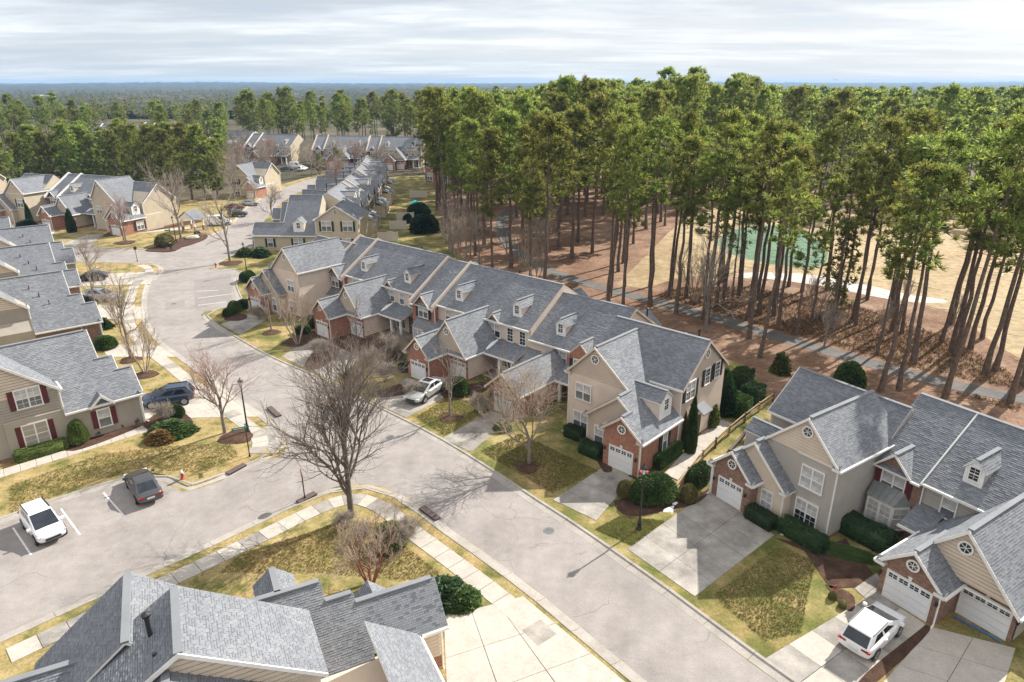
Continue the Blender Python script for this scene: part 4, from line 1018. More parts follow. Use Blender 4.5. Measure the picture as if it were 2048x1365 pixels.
def inlet(a, b, label):
    A, B = g(*a), g(*b); d = (B - A); n_ = Vector((-d.y, d.x, 0)).normalized(); mb = MB(); mb.ext([(p.x, p.y, .02) for p in (A, B, B + n_ * .5, A + n_ * .5)], (0, 0, .15), 0)
    mb.ext([(p.x, p.y, .03) for p in (A.lerp(B, .05) - n_ * .02, A.lerp(B, .95) - n_ * .02, A.lerp(B, .95) - n_ * .004, A.lerp(B, .05) - n_ * .004)], (0, 0, .1), 1)
    o = mb.build('storm_drain', ['drain_rust', 'pipe_black']); tag(o, label, 'storm drain')
inlet((459, 952), (494, 933), 'long rusty storm drain inlet at the kerb by the fire hydrant'); inlet((600, 1010), (635, 991), 'rusty storm drain inlet at the kerb beside the stop sign'); inlet((838, 1020), (870, 1044), 'rusty storm drain inlet at the kerb under the big bare tree'); inlet((533, 818), (553, 836), 'rusty storm drain inlet across the corner from the lamp post')

# ------------------------------------------------------------------ houses
GA, GB, GC, GD, GH = 'townhouses of the middle row', 'greige townhouses at the lower right', 'yellow townhouses of the row receding to the woods', 'townhouses of the upper left row', 'taupe townhouses at the left edge'
W2 = dict(w=1.5, h=1.42, double=True)
end_unit('townhouse', 'pink beige end townhouse with brick garage nearest the street lamp, two cypresses at its side', 137, 9.86, 46.16, False, 1, STA,
         dict(W1=3.4, ze=3.28, s=.8, ua=1.71, v2=1.12, u2=2.9, v3=2.67, u3=6.43, vF=5.7, vc=9.36, hw=3.95, uc=0, zc=9.1, sc=.82, wr=9.07, zer=5.77), 2, GA,
         [('F2', 7.5, 4.25, W2), ('F2', 7.65, 1.42, dict(w=1.5, h=1.65, double=True)), ('F1', 4.6, 1.72, dict(w=.8, h=1.6)), ('G', 3.5, 2.05, dict(w=.62, h=1.7, shut='shutter_black')),
          ('E', 7.0, 5.3, dict(w=1.4, h=1.5, double=True, grid=True, shut='shutter_black')), ('E', 9.75, 5.7, dict(w=.75, h=1.4, grid=True, shut='shutter_black', up='glass_dark')), ('E', 11.5, 5.8, dict(w=.75, h=1.4, grid=True, shut='shutter_black', up='glass_dark'))])
H6 = HOUSES[-1]; cm = MB(); A_ = [H6.p(-.02, 8.3, 3.35), H6.p(-.02, 9.7, 3.35), H6.p(-.95, 9.8, 2.75), H6.p(-.95, 8.2, 2.75)]; cm.ext(A_, (0, 0, .1)); H6.part('door_canopy', cm, ['shingle_pale'])
dr = MB(); xa = sorted((H6.p(-.10, 0, 0)[0], H6.p(.02, 0, 0)[0])); dr.box(xa[0], xa[1], 8.55, 9.45, .15, 2.3); H6.part('side_door', dr, ['door_wood'])
for v_, z_ in ((8.6, 1.0), (10.5, .6)): H6.vent(2.6 + z_, v_ + 3.6, 6.2, 7.7 + z_ * .3)
mid_pair(139.3, -2.63, 60.11, 1, STA, 'pink beige townhouse with brick bay and the brick garage in front of the silver car', 'pink beige townhouse with three dark upper windows behind the bare street tree', None, 2, GA, ('rear', 'dark'))
mid_pair(139.3, -15.9, 72.93, 1, STA, 'pink beige townhouse with brick bay next to the far end house of the middle row', 'pink beige townhouse with screened windows and porch in the middle of its row', None, 2, GA, ('rear',))
end_unit('townhouse', 'pink beige end townhouse with tall blank side wall, far end of the middle row', 140.15, -35.67, 88.55, True, 1.03, STA, dict(vF=8.3, vc=11.6, hw=3.6, zc=8.15, sc=.75, vbk=10.4), 2, GA,
         [('F2', 7.0, 4.2, dict(w=1.3, h=1.42, double=True)), ('F2', 7.0, 1.4, dict(w=1.4, h=1.6, double=True)), ('F1', 4.5, 1.5, dict(w=.8, h=1.6))])
def house_m5():
    H = House('townhouse', 'pink beige townhouse with lower roof and gabled brick garage hidden behind the spreading bare tree', 'house', 139.3, -2.63, 60.11, False, 1, STA, 0, GA, 2); H._tabs = []
    vr, zr_, ve, ze = 12.44, 8.3, 6.67, 4.6; s = (zr_ - ze) / (vr - ve); zat = lambda v: ze + s * (v - ve); plane = lambda z: ve + (z - ze) / s; vb = 2 * vr - ve; S, B = STA['siding'], STA['brick']
    H.prism_u([(6.97, 0), (vb - .3, 0), (vb - .3, zat(6.97) - .12), (vr, zr_ - .12), (6.97, zat(6.97) - .12)], -8.6, 0, S)
    H.prism_u([(6.4, 0), (7.2, 0), (7.2, zat(7.2) - .12), (6.4, zat(6.4) - .12)], -8.6, -5.0, B)
    H.lap_F([(-5, 2.2), (0, 2.2), (0, zat(6.97) - .12), (-5, zat(6.97) - .12)], 6.97, S)
    H.lap_E([(6.97, 5), (vb - .3, 5), (vb - .3, zat(6.97) - .12), (vr, zr_ - .12), (6.97, zat(6.97) - .12)] if False else [(6.97, zat(6.97) - .12), (vb - .3, zat(6.97) - .12), (vr, zr_ - .12)], -8.6, S)
    H.roof([(-8.9, ve, ze), (-8.9, vr, zr_), (0, vr, zr_), (0, ve, ze)]); H.roof([(-8.9, vb, ze), (-8.9, vr, zr_), (0, vr, zr_), (0, vb, ze)])
    for q in (ve, vb): H.rake((-8.92, vr, zr_), (-8.92, q, ze), 'u')
    H.cap((-8.8, vr, zr_), (0, vr, zr_), 'v'); H.gutter((-5.3, ve - .06, ze), (0, ve - .06, ze), 'v')
    H.eyebrow(-6.55, 1.25, ve - .3, ze, ze + 1.25, plane, B, 6.38)
    H.window('F', -6.6, 6.4, 3.4, 1.3, 1.35, True, False, 'shutter_black'); H.window('F', -4.2, 6.97, 3.55, .8, 1.35)
    H.dormer(lambda a, dd, z: (a, dd, z), 'F', -3.1, .53, plane(5.4), plane(7.1), 5.25, 6.52, 7.08)
    g0, g1, gm_, zge, zga, vg = -5.0, -1.4, -3.2, 2.45, 4.3, -.9; zg = lambda u: zga - (zga - zge) / 2.1 * abs(u - gm_)
    H.prism_v([(g0, 0), (g1, 0), (g1, zg(g1) - .12), (gm_, zga - .12), (g0, zg(g0) - .12)], vg, 6.97, B)
    for e_ in (g0 - .3, g1 + .3): H.roof([(e_, vg - .3, zge), (e_, 6.97, zge), (gm_, 6.97, zga), (gm_, vg - .3, zga)]); H.rake((gm_, vg - .3, zga), (e_, vg - .3, zge)); H.gutter((e_, vg - .3, zge), (e_, 4.3, zge), 'u')
    H.cap((gm_, vg, zga), (gm_, 6.97, zga), 'u'); H.garage_door(gm_, vg, 2.15, 2.0); H.round_window('F', gm_, vg, zga - 1.0, .28)
    for a, b in ((-8.5, g0), (g1, 0)): H.roof([(a, 4.3, 2.35), (a, 6.97, 3.6), (b, 6.97, 3.6), (b, 4.3, 2.35)]); H.gutter((a, 4.24, 2.35), (b, 4.24, 2.35), 'v')
    for uu in (-8.2, -5.6):
        cm = MB(); x_, y_, _ = H.p(uu, 4.6, 0); cm.box(x_ - .12, x_ + .12, y_ - .12, y_ + .12, .1, 2.3); H.part('porch_column', cm, ['white_paint'])
    H.prism_v([(-6.5, 0), (-3.5, 0), (-3.5, 3.9), (-5, 5.1), (-6.5, 3.9)], vb - 1, vb + 3.2, S)
    for sx in (-1, 1): H.roof([(-5, vb - 1.2, 5.25), (-5, vb + 3.5, 5.25), (-5 + sx * 1.85, vb + 3.5, 3.8), (-5 + sx * 1.85, vb - 1.2, 3.8)])
    H.vent(-8.0, vb - 2.0, 5.8, 7.2); H.finish()
house_m5()
end_unit('townhouse', 'greige end townhouse with mottled brick garage and cream gables beside the rail fence', 124, 14.97, 44.1, True, .951, STB,
         dict(W1=3.47, ze=2.8, s=.94, ua=1.71, v2=1.04, u2=2.77, v3=2.02, u3=6.06, vF=7.5, vc=10.8, hw=3.6, uc=-.45, zc=8.1, sc=.84, vbk=9.8, wr=8.57, zer=5.95), 2, GB,
         [('F2', 6.95, 4.3, dict(w=1.62, h=1.6, double=True, up='glass_blind', lo='glass_blind')), ('F2', 6.93, 1.5, dict(w=1.62, h=1.72, double=True, grid=True, up='glass_blind', lo='glass_dark')), ('F1', 4.3, 1.37, dict(w=.85, h=1.72, grid=True, up='glass_blind', lo='glass_blind'))])
PB = dict(L=12.05, b=3.8, vr=11.8, zr=8.19, ve=6.18, ze=4.7, ug=7.08, Wg=3.34, vg=-.27, zga=4.22, zge=2.42, u2R=4.09, v2=2.0, uba=7.09, zba=5.98, vb1=1.16, vpe=4.2, us=7.6, dz=-.79, gw=2.5)
mid_pair(122.55, 27.97, 24.8, 1, STB, 'greige townhouse with mottled brick front, burgundy shutters and bay window under a metal roof', 'greige townhouse with big cream gable over the garage door at the right edge', PB, 2, GB, ('onepar',))
mid_pair(122.55, 27.97 + 16 * .538, 24.8 - 16 * .843, 1, STB, 'greige townhouse at the right margin with only its roof edge in view', None, PB, 1, GB, ())
# row receding to the woods
CP = dict(W1=3.86, ze=2.87, s=.88, ua=1.93, v3=5.48, u3=6.81, vc=15.55, vF=11.7, hw=4.12, uc=0, zc=8.4, sc=.64, wr=8.9, zer=6.6, vbk=11.5)
WC = dict(w=1.7, h=1.75, double=True, shut='shutter_green')
Hc = end_unit('townhouse', 'yellow beige end townhouse with green shutters and round gable window facing the middle row', 88.66, -47.53, 124.25, False, 1, STC, CP, 1, GC,
         [('E', 13.7, 4.6, WC), ('E', 17.6, 4.6, WC), ('E', 17.2, 1.5, dict(w=1.5, h=1.6, double=True, grid=True, shut='shutter_green')), ('G', 3.0, 1.5, dict(w=.9, h=1.5, shut='shutter_green')), ('G', 8.2, 1.5, dict(w=1.6, h=1.6, double=True, shut='shutter_green'))], (8.4, .95), False, True, 'siding')
Hc.eyebrow(2, .01, 0, 1, 1.01, lambda z: z, STC['siding']) if False else None
Hc.finish()
a_ = R(88.66); U_, V_ = Vector((math.cos(a_), math.sin(a_), 0)), Vector((math.sin(a_), -math.cos(a_), 0))
o_ = Vector((-47.53, 124.25, 0)) + U_ * 8.7 + V_ * -.8
CL = ['second', 'third', 'fourth', 'fifth', 'sixth', 'seventh', 'eighth', 'ninth']
for i, t_ in enumerate((91.5, 93.5, 95.5, 97.5)):
    mid_pair(t_, o_.x, o_.y, 1, STC, 'yellow beige townhouse, %s of the row receding to the woods' % CL[2 * i + 1], 'yellow beige townhouse, %s of the row receding to the woods' % CL[2 * i], dict(zr=9.3), 0 if i > 1 else 1, GC, ('back',))
    a_ = R(t_); o_ = o_ + Vector((math.cos(a_), math.sin(a_), 0)) * 17.42 + Vector((math.sin(a_), -math.cos(a_), 0)) * -.25
# taupe row at the left edge
HL = ['taupe end townhouse with burgundy shutters on its gable wall beside the blue car', 'taupe townhouse with brick garage wall, second roof up from the blue car', 'taupe townhouse with brick garage wall, third roof up from the blue car', 'taupe townhouse, fourth roof up from the blue car', 'taupe townhouse at the top of the left edge row by the far street']
HS = [(-47.07, -33.49, 55.6, 1.04), (-50, -48.4, 75.7, 1.0), (-52, -59.8, 90.9, 1.0), (-53, -68.2, 103.9, 1.0), (-56, -79.2, 110.2, 1.0)]
for i, ((t_, x_, y_, k_), lb) in enumerate(zip(HS, HL)):
    wins = [('E', 7.6, 4.9, dict(w=1.6, h=1.5, double=True, grid=True, shut='shutter_burgundy')), ('E', 7.7, 1.75, dict(w=1.6, h=1.8, double=True, grid=True, lo='glass_dark', shut='shutter_burgundy')), ('G', 2.9, 1.6, dict(w=.85, h=1.5, shut='shutter_burgundy'))] if i == 0 else []
    H = end_unit('townhouse', lb, t_, x_, y_, True, k_, STH, dict(u3=5.0, wr=7.6, zer=5.9, zc=8.6, hw=4.2, vF=5.6, vc=9.6) if i == 0 else dict(u3=5.4, wr=8.3, zer=5.6, uc=1.2, zc=8.9, vF=6.4, vc=10.2), 2 if i < 2 else 1, GH, wins, None, True, True, 'siding' if i in (0, 3, 4) else 'brick', i == 0)
    if i == 0:
        for sx in (-1, 1):
            H.roof([(-.45, 2.9, 3.75), (.6, 2.9, 3.75), (.1, 2.9 + sx * .9, 2.9), (-.45, 2.9 + sx * .9, 2.9)], False); H.rake((-.47, 2.9, 3.75), (-.47, 2.9 + sx * .9, 2.9), 'u')
        H.wall(STH['siding']).ext([H.p(-.1, 2.1, 2.7), H.p(-.1, 3.7, 2.7), H.p(-.1, 2.9, 3.55)], tuple(Vector(H.p(.6, 0, 0)) - Vector(H.p(0, 0, 0))))
        dr = MB(); xa = sorted((H.p(.14, 0, 0)[0], H.p(.24, 0, 0)[0])); dr.box(xa[0], xa[1], 11.4, 12.4, .2, 2.3); H.part('front_door', dr, ['shutter_burgundy'])
    else:
        for q in range(3): H.vent(2.2 + q * .9, 4.2 + q * .7, 5.0 + q * .8, 5.8 + q * .8, .05, False)
    H.finish()
# upper left row
DT, DX, DY, DK = 158.23, -89.1, 140.42, 1.06
aD = R(DT); UD, VD = Vector((math.cos(aD), math.sin(aD), 0)), Vector((math.sin(aD), -math.cos(aD), 0)); oD = Vector((DX, DY, 0))
STD = dict(STA, siding='siding_yellow', par='trim_white', trim='trim_white')
mid_pair(DT, DX, DY, DK, STD, 'beige townhouse with paired gables and brick garage in the upper left row', 'beige townhouse with white parapet beside the paired brick gables, upper left', None, 1, GD, ())
q = oD + UD * 26.4 * DK + VD * -.4
end_unit('townhouse', 'beige end townhouse with tall gable, left end of the upper left row', DT + 1, q.x, q.y, True, 1.08, STD, None, 1, GD, [('F2', 7.2, 4.2, dict(w=1.6, h=1.5, double=True, shut='shutter_black'))]).finish()
q = oD + UD * -10.6 * DK + VD * .3
end_unit('townhouse', 'beige end townhouse with white dormer, nearest the white van in the upper left row', DT - 2, q.x, q.y, False, 1.05, STD, dict(u3=7.4, wr=9.8, zer=6.3), 1, GD, [('F2', 8.2, 4.2, dict(w=1.4, h=1.4, double=True)), ('G', 4.0, 1.5, dict(w=1.5, h=1.6, double=True, shut='shutter_black'))]).finish()
q = oD + UD * 48 * DK + VD * 6
end_unit('townhouse', 'beige townhouse with round gable window cut by the left edge, behind the upper left row', DT + 6, q.x, q.y, False, 1.1, STD, None, 0, GD, [('F2', 7.4, 4.2, dict(w=1.6, h=1.5, double=True, shut='shutter_black'))]).finish()
# far rows
def far_end(lab, p, t, mir, k, st, grp='houses far beyond the crossing', **kw):
    q = g(*p); H = end_unit('townhouse', lab, t, q.x, q.y, mir, k, st, None, 0, grp, [('F2', 7.3, 4.2, dict(w=1.5, h=1.5, double=True, shut=st['shut'])), ('F2', 7.3, 1.4, dict(w=1.5, h=1.6, double=True, shut=st['shut']))], **kw); H.finish()
far_end('beige gabled house with burgundy shutters behind the bare trees, left of the long yellow row', (512, 398), 165, False, .95, dict(STC, shut='shutter_burgundy'))
far_end('brick house with steep grey roof and one dormer at the edge of the pines', (900, 372), 150, False, 1.3, dict(STA, siding='brick_orange', gable='brick_orange', shut='shutter_black'))
for i, (p, t, lx, ly) in enumerate((((835, 341), 176, 'townhouse with white dormer at the right end of the far long row', 'gabled townhouse closing the far long row'), ((722, 338), 176, 'townhouse in the middle of the far long row behind bare trees', 'townhouse with parapets in the far long row'), ((560, 333), 164, 'townhouse in the stepped far row left of the bare trees', 'townhouse at the right end of the stepped far row'), ((470, 322), 160, 'townhouse with pale roof in the stepped far row', 'townhouse with grey roof in the stepped far row'))):
    q = g(*p); mid_pair(t, q.x, q.y, 1.15, STC if i < 2 else STD, lx, ly, None, 0, 'houses far beyond the crossing', ())
for i, (p, t) in enumerate((((345, 308), 170), ((240, 312), 172))):
    q = g(*p); mid_pair(t, q.x, q.y, 1.3, dict(STD), 'long pale roofed townhouse glimpsed above the left pines, %s' % ('right part' if i == 0 else 'left part'), None, None, 0, 'houses far beyond the crossing', ())

# ------------------------------------------------------------------ foreground roof at the lower left
def foreground_house():
    a = R(26.7); st = dict(STA, gut='trim_white', trim='trim_white', siding='siding_cream')
    H = House('townhouse', 'townhouse seen from above with layered slate shingle roof and black flue pipe, lower left', 'house', 206.7 - 180, -3.288, 27.643, False, 1, st, 0, 'townhouses at the lower left', 2)
    H.root.rotation_euler = (0, 0, a); H.root.location = (-3.288, 27.643, 0); H.sg = 1; H._tabs = []
    Rf = lambda L: H.roof([(p[0], -p[1], p[2]) for p in L])      # (a, b, z): b grows towards the camera
    P1 = lambda b: 2.95 - b
    # catslide (b to the camera) of the stepped front, its far slopes
    Rf([(0, 0, P1(0)), (0, -1.8, P1(-1.8)), (-4.2, -1.8, P1(-1.8)), (-4.2, 0, P1(0))])
    Rf([(-4.2, 0, P1(0)), (-4.2, -2.15, P1(-2.15)), (-5.6, -2.15, P1(-2.15)), (-5.6, 0, P1(0))])
    Rf([(-5.6, 0, P1(0)), (-5.6, -2.85, P1(-2.85)), (-11.2, -2.85, P1(-2.85)), (-11.2, 0, P1(0))])
    Rf([(-3.9, 0, P1(0)), (-12, 0, P1(0)), (-12, 2.0, P1(2.0)), (-3.9, 2.0, P1(2.0))])
    Rf([(0, -1.8, 4.75), (-4.2, -1.8, 4.75), (-4.2, -3.6, 2.95), (0, -3.6, 2.95)]); Rf([(-4.2, -2.15, 5.1), (-5.6, -2.15, 5.1), (-5.6, -4.3, 2.95), (-4.2, -4.3, 2.95)]); Rf([(-5.6, -2.85, 5.8), (-11.2, -2.85, 5.8), (-11.2, -5.7, 2.95), (-5.6, -5.7, 2.95)])
    c = lambda A, B, ax: H.cap((A[0], -A[1], A[2]), (B[0], -B[1], B[2]), ax)
    c((-.2, -1.8, 4.75), (-4.2, -1.8, 4.75), 'v'); c((-4.3, -2.15, 5.1), (-5.6, -2.15, 5.1), 'v'); c((-5.7, -2.85, 5.8), (-10.9, -2.85, 5.8), 'v')
    # lit wing whose eave runs towards the camera
    Rf([(-1.55, -.1, 2.95), (-4.2, -.1, 4.9), (-4.2, 6.5, 4.9), (-1.55, 6.5, 2.95)])
    H.gutter((-1.5, .1, 2.95), (-1.5, -6.5, 2.95), 'u'); H.gutter((0, -.06, 2.95), (-1.5, -.06, 2.95), 'v')
    # tall gables: ridge runs towards the camera
    def tall(ar, zr_, b0, b1, zl, hl, hr, sl, dark=None):
        Rf([(ar, b0, zr_), (ar, b1, zr_), (ar + hr, b1, zr_ - sl * hr), (ar + hr, b0, zr_ - sl * hr)]); Rf([(ar, b0, zr_), (ar, b1, zr_), (ar - hl, b1, zr_ - sl * hl), (ar - hl, b0, zr_ - sl * hl)])
        c((ar, b0 + .1, zr_), (ar, b1, zr_), 'u')
        H.prism_v([(ar - hl + .3, 0), (ar + hr - .3, 0), (ar + hr - .3, zr_ - sl * (hr - .3) - .13), (ar, zr_ - .13), (ar - hl + .3, zr_ - sl * (hl - .3) - .13)], -b0 - .3, -b1 + .3, st['siding'])
    tall(-13.7, 8.4, -4.1, .6, 5.9, 4.2, 4.6, .82)
    tall(-11.75, 9.3, -.9, 3.2, 6, 5.4, 5.2, .66)
    for q, s_ in ((5.2, 1), (-5.4, -1)):
        H.rake((-11.75, -3.2 - .02, 9.3), (-11.75 + q, -3.22, 9.3 - .66 * abs(q)), 'v', .06, .2)
    H.lap_F([(-11.75 + 4.9, 9.3 - .66 * 4.9 - .15), (-11.75, 9.15), (-11.75 - 5.1, 9.3 - .66 * 5.1 - .15)], -2.9, st['siding'])
    tall(-12.3, 8.5, 2.9, 9, 5.5, 5.5, 5.4, .66)
    # left return gable
    Rf([(-19.4, -1.3, 6.7), (-15.6, -1.3, 6.7), (-15.6, .6, 5.2), (-19.4, .6, 5.2)]) ; Rf([(-19.4, -1.3, 6.7), (-15.4, -1.3, 6.7), (-16.6, -3.0, 5.4), (-19.4, -3.0, 5.4)])
    Rf([(-19.4, .6, 5.2), (-15.6, .6, 5.2), (-15.6, 6, 1.6 + 3.0), (-19.4, 6, 4.6)])
    c((-19.3, -1.3, 6.7), (-15.5, -1.3, 6.7), 'v')
    H.prism_v([(-19.1, 0), (-15, 0), (-15, 4.4), (-19.1, 4.4)], -6, 2.6, st['siding'])
    # dormer and eyebrow on the far slope
    for sx in (-1, 1):
        Rf([(-7.65, -5.0, 5.8), (-7.65, -2.86, 5.8), (-7.65 + sx * 1.0, -2.86, 4.95), (-7.65 + sx * 1.0, -5.0, 4.95)]); Rf([(-3.05, -4.0, 3.95), (-3.05, -2.4, 3.95), (-3.05 + sx * .9, -2.4, 3.1), (-3.05 + sx * .9, -4.0, 3.1)])
    c((-7.65, -4.9, 5.8), (-7.65, -2.9, 5.8), 'u')
    H.prism_v([(-8.5, 3.2), (-6.8, 3.2), (-6.8, 4.9), (-7.65, 5.6), (-8.5, 4.9)], 2.9, 4.75, st['siding'])
    # walls below
    H.prism_v([(-4.0, 0), (-.3, 0), (-.3, 2.8), (-2.1, 4.5), (-4.0, 2.8)] if False else [(-11, 0), (-.35, 0), (-.35, 2.7), (-11, 2.7)], .35, 3.3, st['siding']); H.prism_v([(-11, 0), (-1.9, 0), (-1.9, 2.7), (-11, 2.7)], -6.5, .35, st['siding'])
    H.prism_u([(.35, 2.6), (3.3, 2.6), (1.8, 4.55)], -4.2, -.35, st['siding']); H.prism_u([(.4, 2.6), (5.3, 2.6), (2.85, 5.6)], -10.9, -5.9, st['siding'])
    fb = MB(); fb.box(-1.85, -.3, .3, .4, 0, .9); H.part('foundation', fb, ['brick_orange'])
    H.lap_F([(-1.9, .9), (-.35, .9), (-.35, 2.8), (-1.9, 2.8)], .35, st['siding'])
    H.spout(-.28, .26, 2.8, (.0, -.2)); H.trim.box(-.42, -.3, .28, .4, .9, 2.85)
    H.vent(-12.75, -.95, 8.35, 9.65, .095); H.vent(-12.6, -2.25, 8.5, 8.85, .08, False); H.vent(-14.9, -4.2, 7.0, 7.6, .05, False); H.vent(-15.5, -4.3, 6.6, 7.0, .2, False)
    near = g(600, 1400)
    M_ = H.root.matrix_basis.copy(); Mi = Matrix.Translation(H.root.location) @ Matrix.Rotation(a, 4, 'Z')
    f_, r_, u_ = Vector((0, math.cos(PITCH), -math.sin(PITCH))), Vector((1, 0, 0)), Vector((0, math.sin(PITCH), math.cos(PITCH)))
    def seen(p):
        q = Mi @ p - Vector((0, 0, CAM_H)); w_ = q.dot(f_)
        X, Y = 1024 + FPX * q.dot(r_) / w_, 682.5 - FPX * q.dot(u_) / w_
        return 640 < X < 900 and 1170 < Y < 1330
    H.singles = Singles(seen, 300); H.tab = (.25, .115); H.finish()
foreground_house()
for h_ in HOUSES: h_.finish()
# ------------------------------------------------------------------ trees and shrubs
rng = np.random.default_rng(11)
def tubes(segs, sides):
    """segs: array (n, 8) p0 p1 r0 r1 -> verts, quads"""
    S = np.asarray(segs, float); n = len(S)
    p0, p1, r0, r1 = S[:, :3], S[:, 3:6], S[:, 6], S[:, 7]
    d = p1 - p0; d /= np.linalg.norm(d, axis=1, keepdims=True) + 1e-9
    ref = np.where(np.abs(d[:, 2:3]) < .9, np.array([[0, 0, 1.]]), np.array([[1., 0, 0]]))
    a = np.cross(d, ref); a /= np.linalg.norm(a, axis=1, keepdims=True); b = np.cross(d, a)
    t = np.arange(sides) * 2 * np.pi / sides
    ring = a[:, None, :] * np.cos(t)[None, :, None] + b[:, None, :] * np.sin(t)[None, :, None]
    V = np.concatenate([p0[:, None] + ring * r0[:, None, None], p1[:, None] + ring * r1[:, None, None]], 1).reshape(-1, 3)
    j = np.arange(sides); k = (j + 1) % sides
    q = np.stack([j, k, k + sides, j + sides], 1)
    F = (np.arange(n) * 2 * sides)[:, None, None] + q[None]
    return V, F.reshape(-1, 4)
def join(parts):
    Vs, Fs, o = [], [], 0
    for V, F in parts:
        Vs.append(V); Fs.append(F + o); o += len(V)
    return np.concatenate(Vs), np.concatenate(Fs)
def seg_mesh(name, segs, mat):
    S = np.asarray(segs); r = S[:, 6]; parts = []
    for lo, hi, n in ((.09, 9, 8), (.03, .09, 5), (0, .03, 3)):
        m = (r >= lo) & (r < hi)
        if m.any(): parts.append(tubes(S[m], n))
    V, F = join(parts); return np_mesh(name, V, F, mat, smooth=True)
def tufts(C, D, n, L, Wd, spread, rg):
    """n narrow leaf blades around every clump centre C, biased along D"""
    m = len(C); c = np.repeat(C, n, 0); d = np.repeat(D, n, 0)
    v = rg.normal(size=(m * n, 3)); v /= np.linalg.norm(v, axis=1, keepdims=True)
    v = v * spread + d; v /= np.linalg.norm(v, axis=1, keepdims=True) + 1e-9
    l = (rg.uniform(.6, 1.1, m * n) * L)[:, None]; w_ = (rg.uniform(.7, 1.2, m * n) * Wd)[:, None]
    s = np.cross(v, rg.normal(size=(m * n, 3))); s /= np.linalg.norm(s, axis=1, keepdims=True) + 1e-9
    base = c + v * l * .12
    V = np.stack([base - s * w_ * .5, base + s * w_ * .5, base + v * l + s * w_ * .38, base + v * l - s * w_ * .38], 1).reshape(-1, 3)
    return V, np.arange(m * n * 4).reshape(-1, 4)
def pine(seed, h=24., crown=.52, R0=3.2, lean=.03, nb=46, per=5, blades=24, L=.66, Wd=.115, low=False):
    rg = np.random.default_rng(seed); segs = []
    k = 9; pts = [np.array([0, 0, -.2])]; a0 = rg.uniform(0, 6.28)
    for i in range(1, k + 1):
        z = h * .97 * i / k; pts.append(np.array([math.cos(a0) * lean * z + rg.normal(0, .07), math.sin(a0) * lean * z + rg.normal(0, .07), z]))
    rad = lambda z: .02 + .235 * (1 - z / h) ** .75 + (.10 if z < .6 else 0)
    for p, q in zip(pts, pts[1:]): segs.append((*p, *q, rad(max(0, p[2])), rad(q[2])))
    trunk = seg_mesh('trunk', segs, 'bark_pine'); br = []; C, D, tip = [], [], []
    at = lambda z: pts[min(k - 1, int(max(0, z) / (h * .97) * k))] + (pts[min(k, int(max(0, z) / (h * .97) * k) + 1)] - pts[min(k - 1, int(max(0, z) / (h * .97) * k))]) * ((max(0, z) / (h * .97) * k) % 1)
    for i in range(nb):
        f = (i + rg.uniform(0, 1)) / nb; z = h * (1 - crown + crown * f ** .85)
        ln = R0 * ((1 - f) ** .55) * (.35 + .65 * min(1, f * 3.2)) * rg.uniform(.6, 1.2) + .35
        az = rg.uniform(0, 6.28); el = .05 + .75 * f + rg.normal(0, .15)
        d = np.array([math.cos(az) * math.cos(el), math.sin(az) * math.cos(el), math.sin(el)]); p = at(min(z, h * .96))
        mid = p + d * ln * .55 + np.array([0, 0, -.05 * ln]); end = p + d * ln + np.array([0, 0, .12 * ln])
        br.append((*p, *mid, .05 * (1.15 - f), .03)); br.append((*mid, *end, .03, .012))
        for c in range(per):
            t = 1 - .6 * c / per + rg.uniform(-.06, .06); pos = p + (mid - p) * min(1, t * 2) if t < .5 else mid + (end - mid) * (t * 2 - 1)
            pos = pos + rg.normal(0, .16 + .10 * ln, 3) * np.array([1, 1, .6])
            C.append(pos); o = pos - p; o[2] = 0; o /= np.linalg.norm(o) + 1e-6
            D.append(o * .45 + np.array([0, 0, .62])); tip.append(f > .3 and c < 2)
    for i in range(16):
        z = h * rg.uniform(.03, max(.05, 1 - crown + .08)); az = rg.uniform(0, 6.28); p = at(z); ln = rg.uniform(.5, 1.8)
        br.append((*p, *(p + np.array([math.cos(az), math.sin(az), rg.uniform(-.2, .2)]) * ln), .03, .01))
    C, D = np.array(C), np.array(D)
    V, F = tufts(C, D, blades, L, Wd, .85, rg)
    mi = np.where(np.repeat(np.array(tip), blades) & (rg.random(len(C) * blades) < .45), 1, 0)
    mi = np.where(rg.random(len(mi)) < .18, 2, mi)
    nF = len(F); bv, bf = tubes(br, 3); V2, F2 = join([(V, F), (bv, bf)]); mi = np.concatenate([mi, np.full(len(bf), 3)])
    return trunk, np_mesh('crown', V2, F2, ['needles', 'needles_tip', 'needles_dark', 'bark_pine'], mi), (V2, F2, mi, tubes(segs, 4))
PINES = [pine(s, h, c, r0, ln, nb) for s, h, c, r0, ln, nb in ((1, 24, .52, 3.9, .01, 56), (2, 25, .45, 3.5, .03, 48), (3, 23, .58, 4.1, .015, 60), (4, 26, .48, 3.7, .05, 52), (5, 22, .54, 4.2, .03, 56), (6, 25, .40, 3.3, .02, 42))]
AIRY = [pine(s, h, c, r0, ln, nb, 4, 24, .66, .10) for s, h, c, r0, ln, nb in ((61, 24, .46, 3.6, .035, 34), (62, 25, .40, 3.3, .05, 30), (63, 24, .52, 3.9, .02, 38), (64, 25, .44, 3.2, .06, 30))]
BUSHY = [pine(s, 17, .86, 3.9, .01, 84, 5, 20, .6, .13) for s in (11, 12, 13)]
LOWP = [pine(s, 24, .6, 4.3, .02, 40, 3, 8, 1.0, .42) for s in (21, 22, 23)]
def plant_pine(kind, loc, s, rz, label, group, cat='tree', name='pine_tree', sxy=None):
    t = thing(name, label, cat, loc, rz, group, (s * (sxy or 1), s * (sxy or 1), s))
    put('trunk', kind[0], t); put('crown', kind[1], t); return t
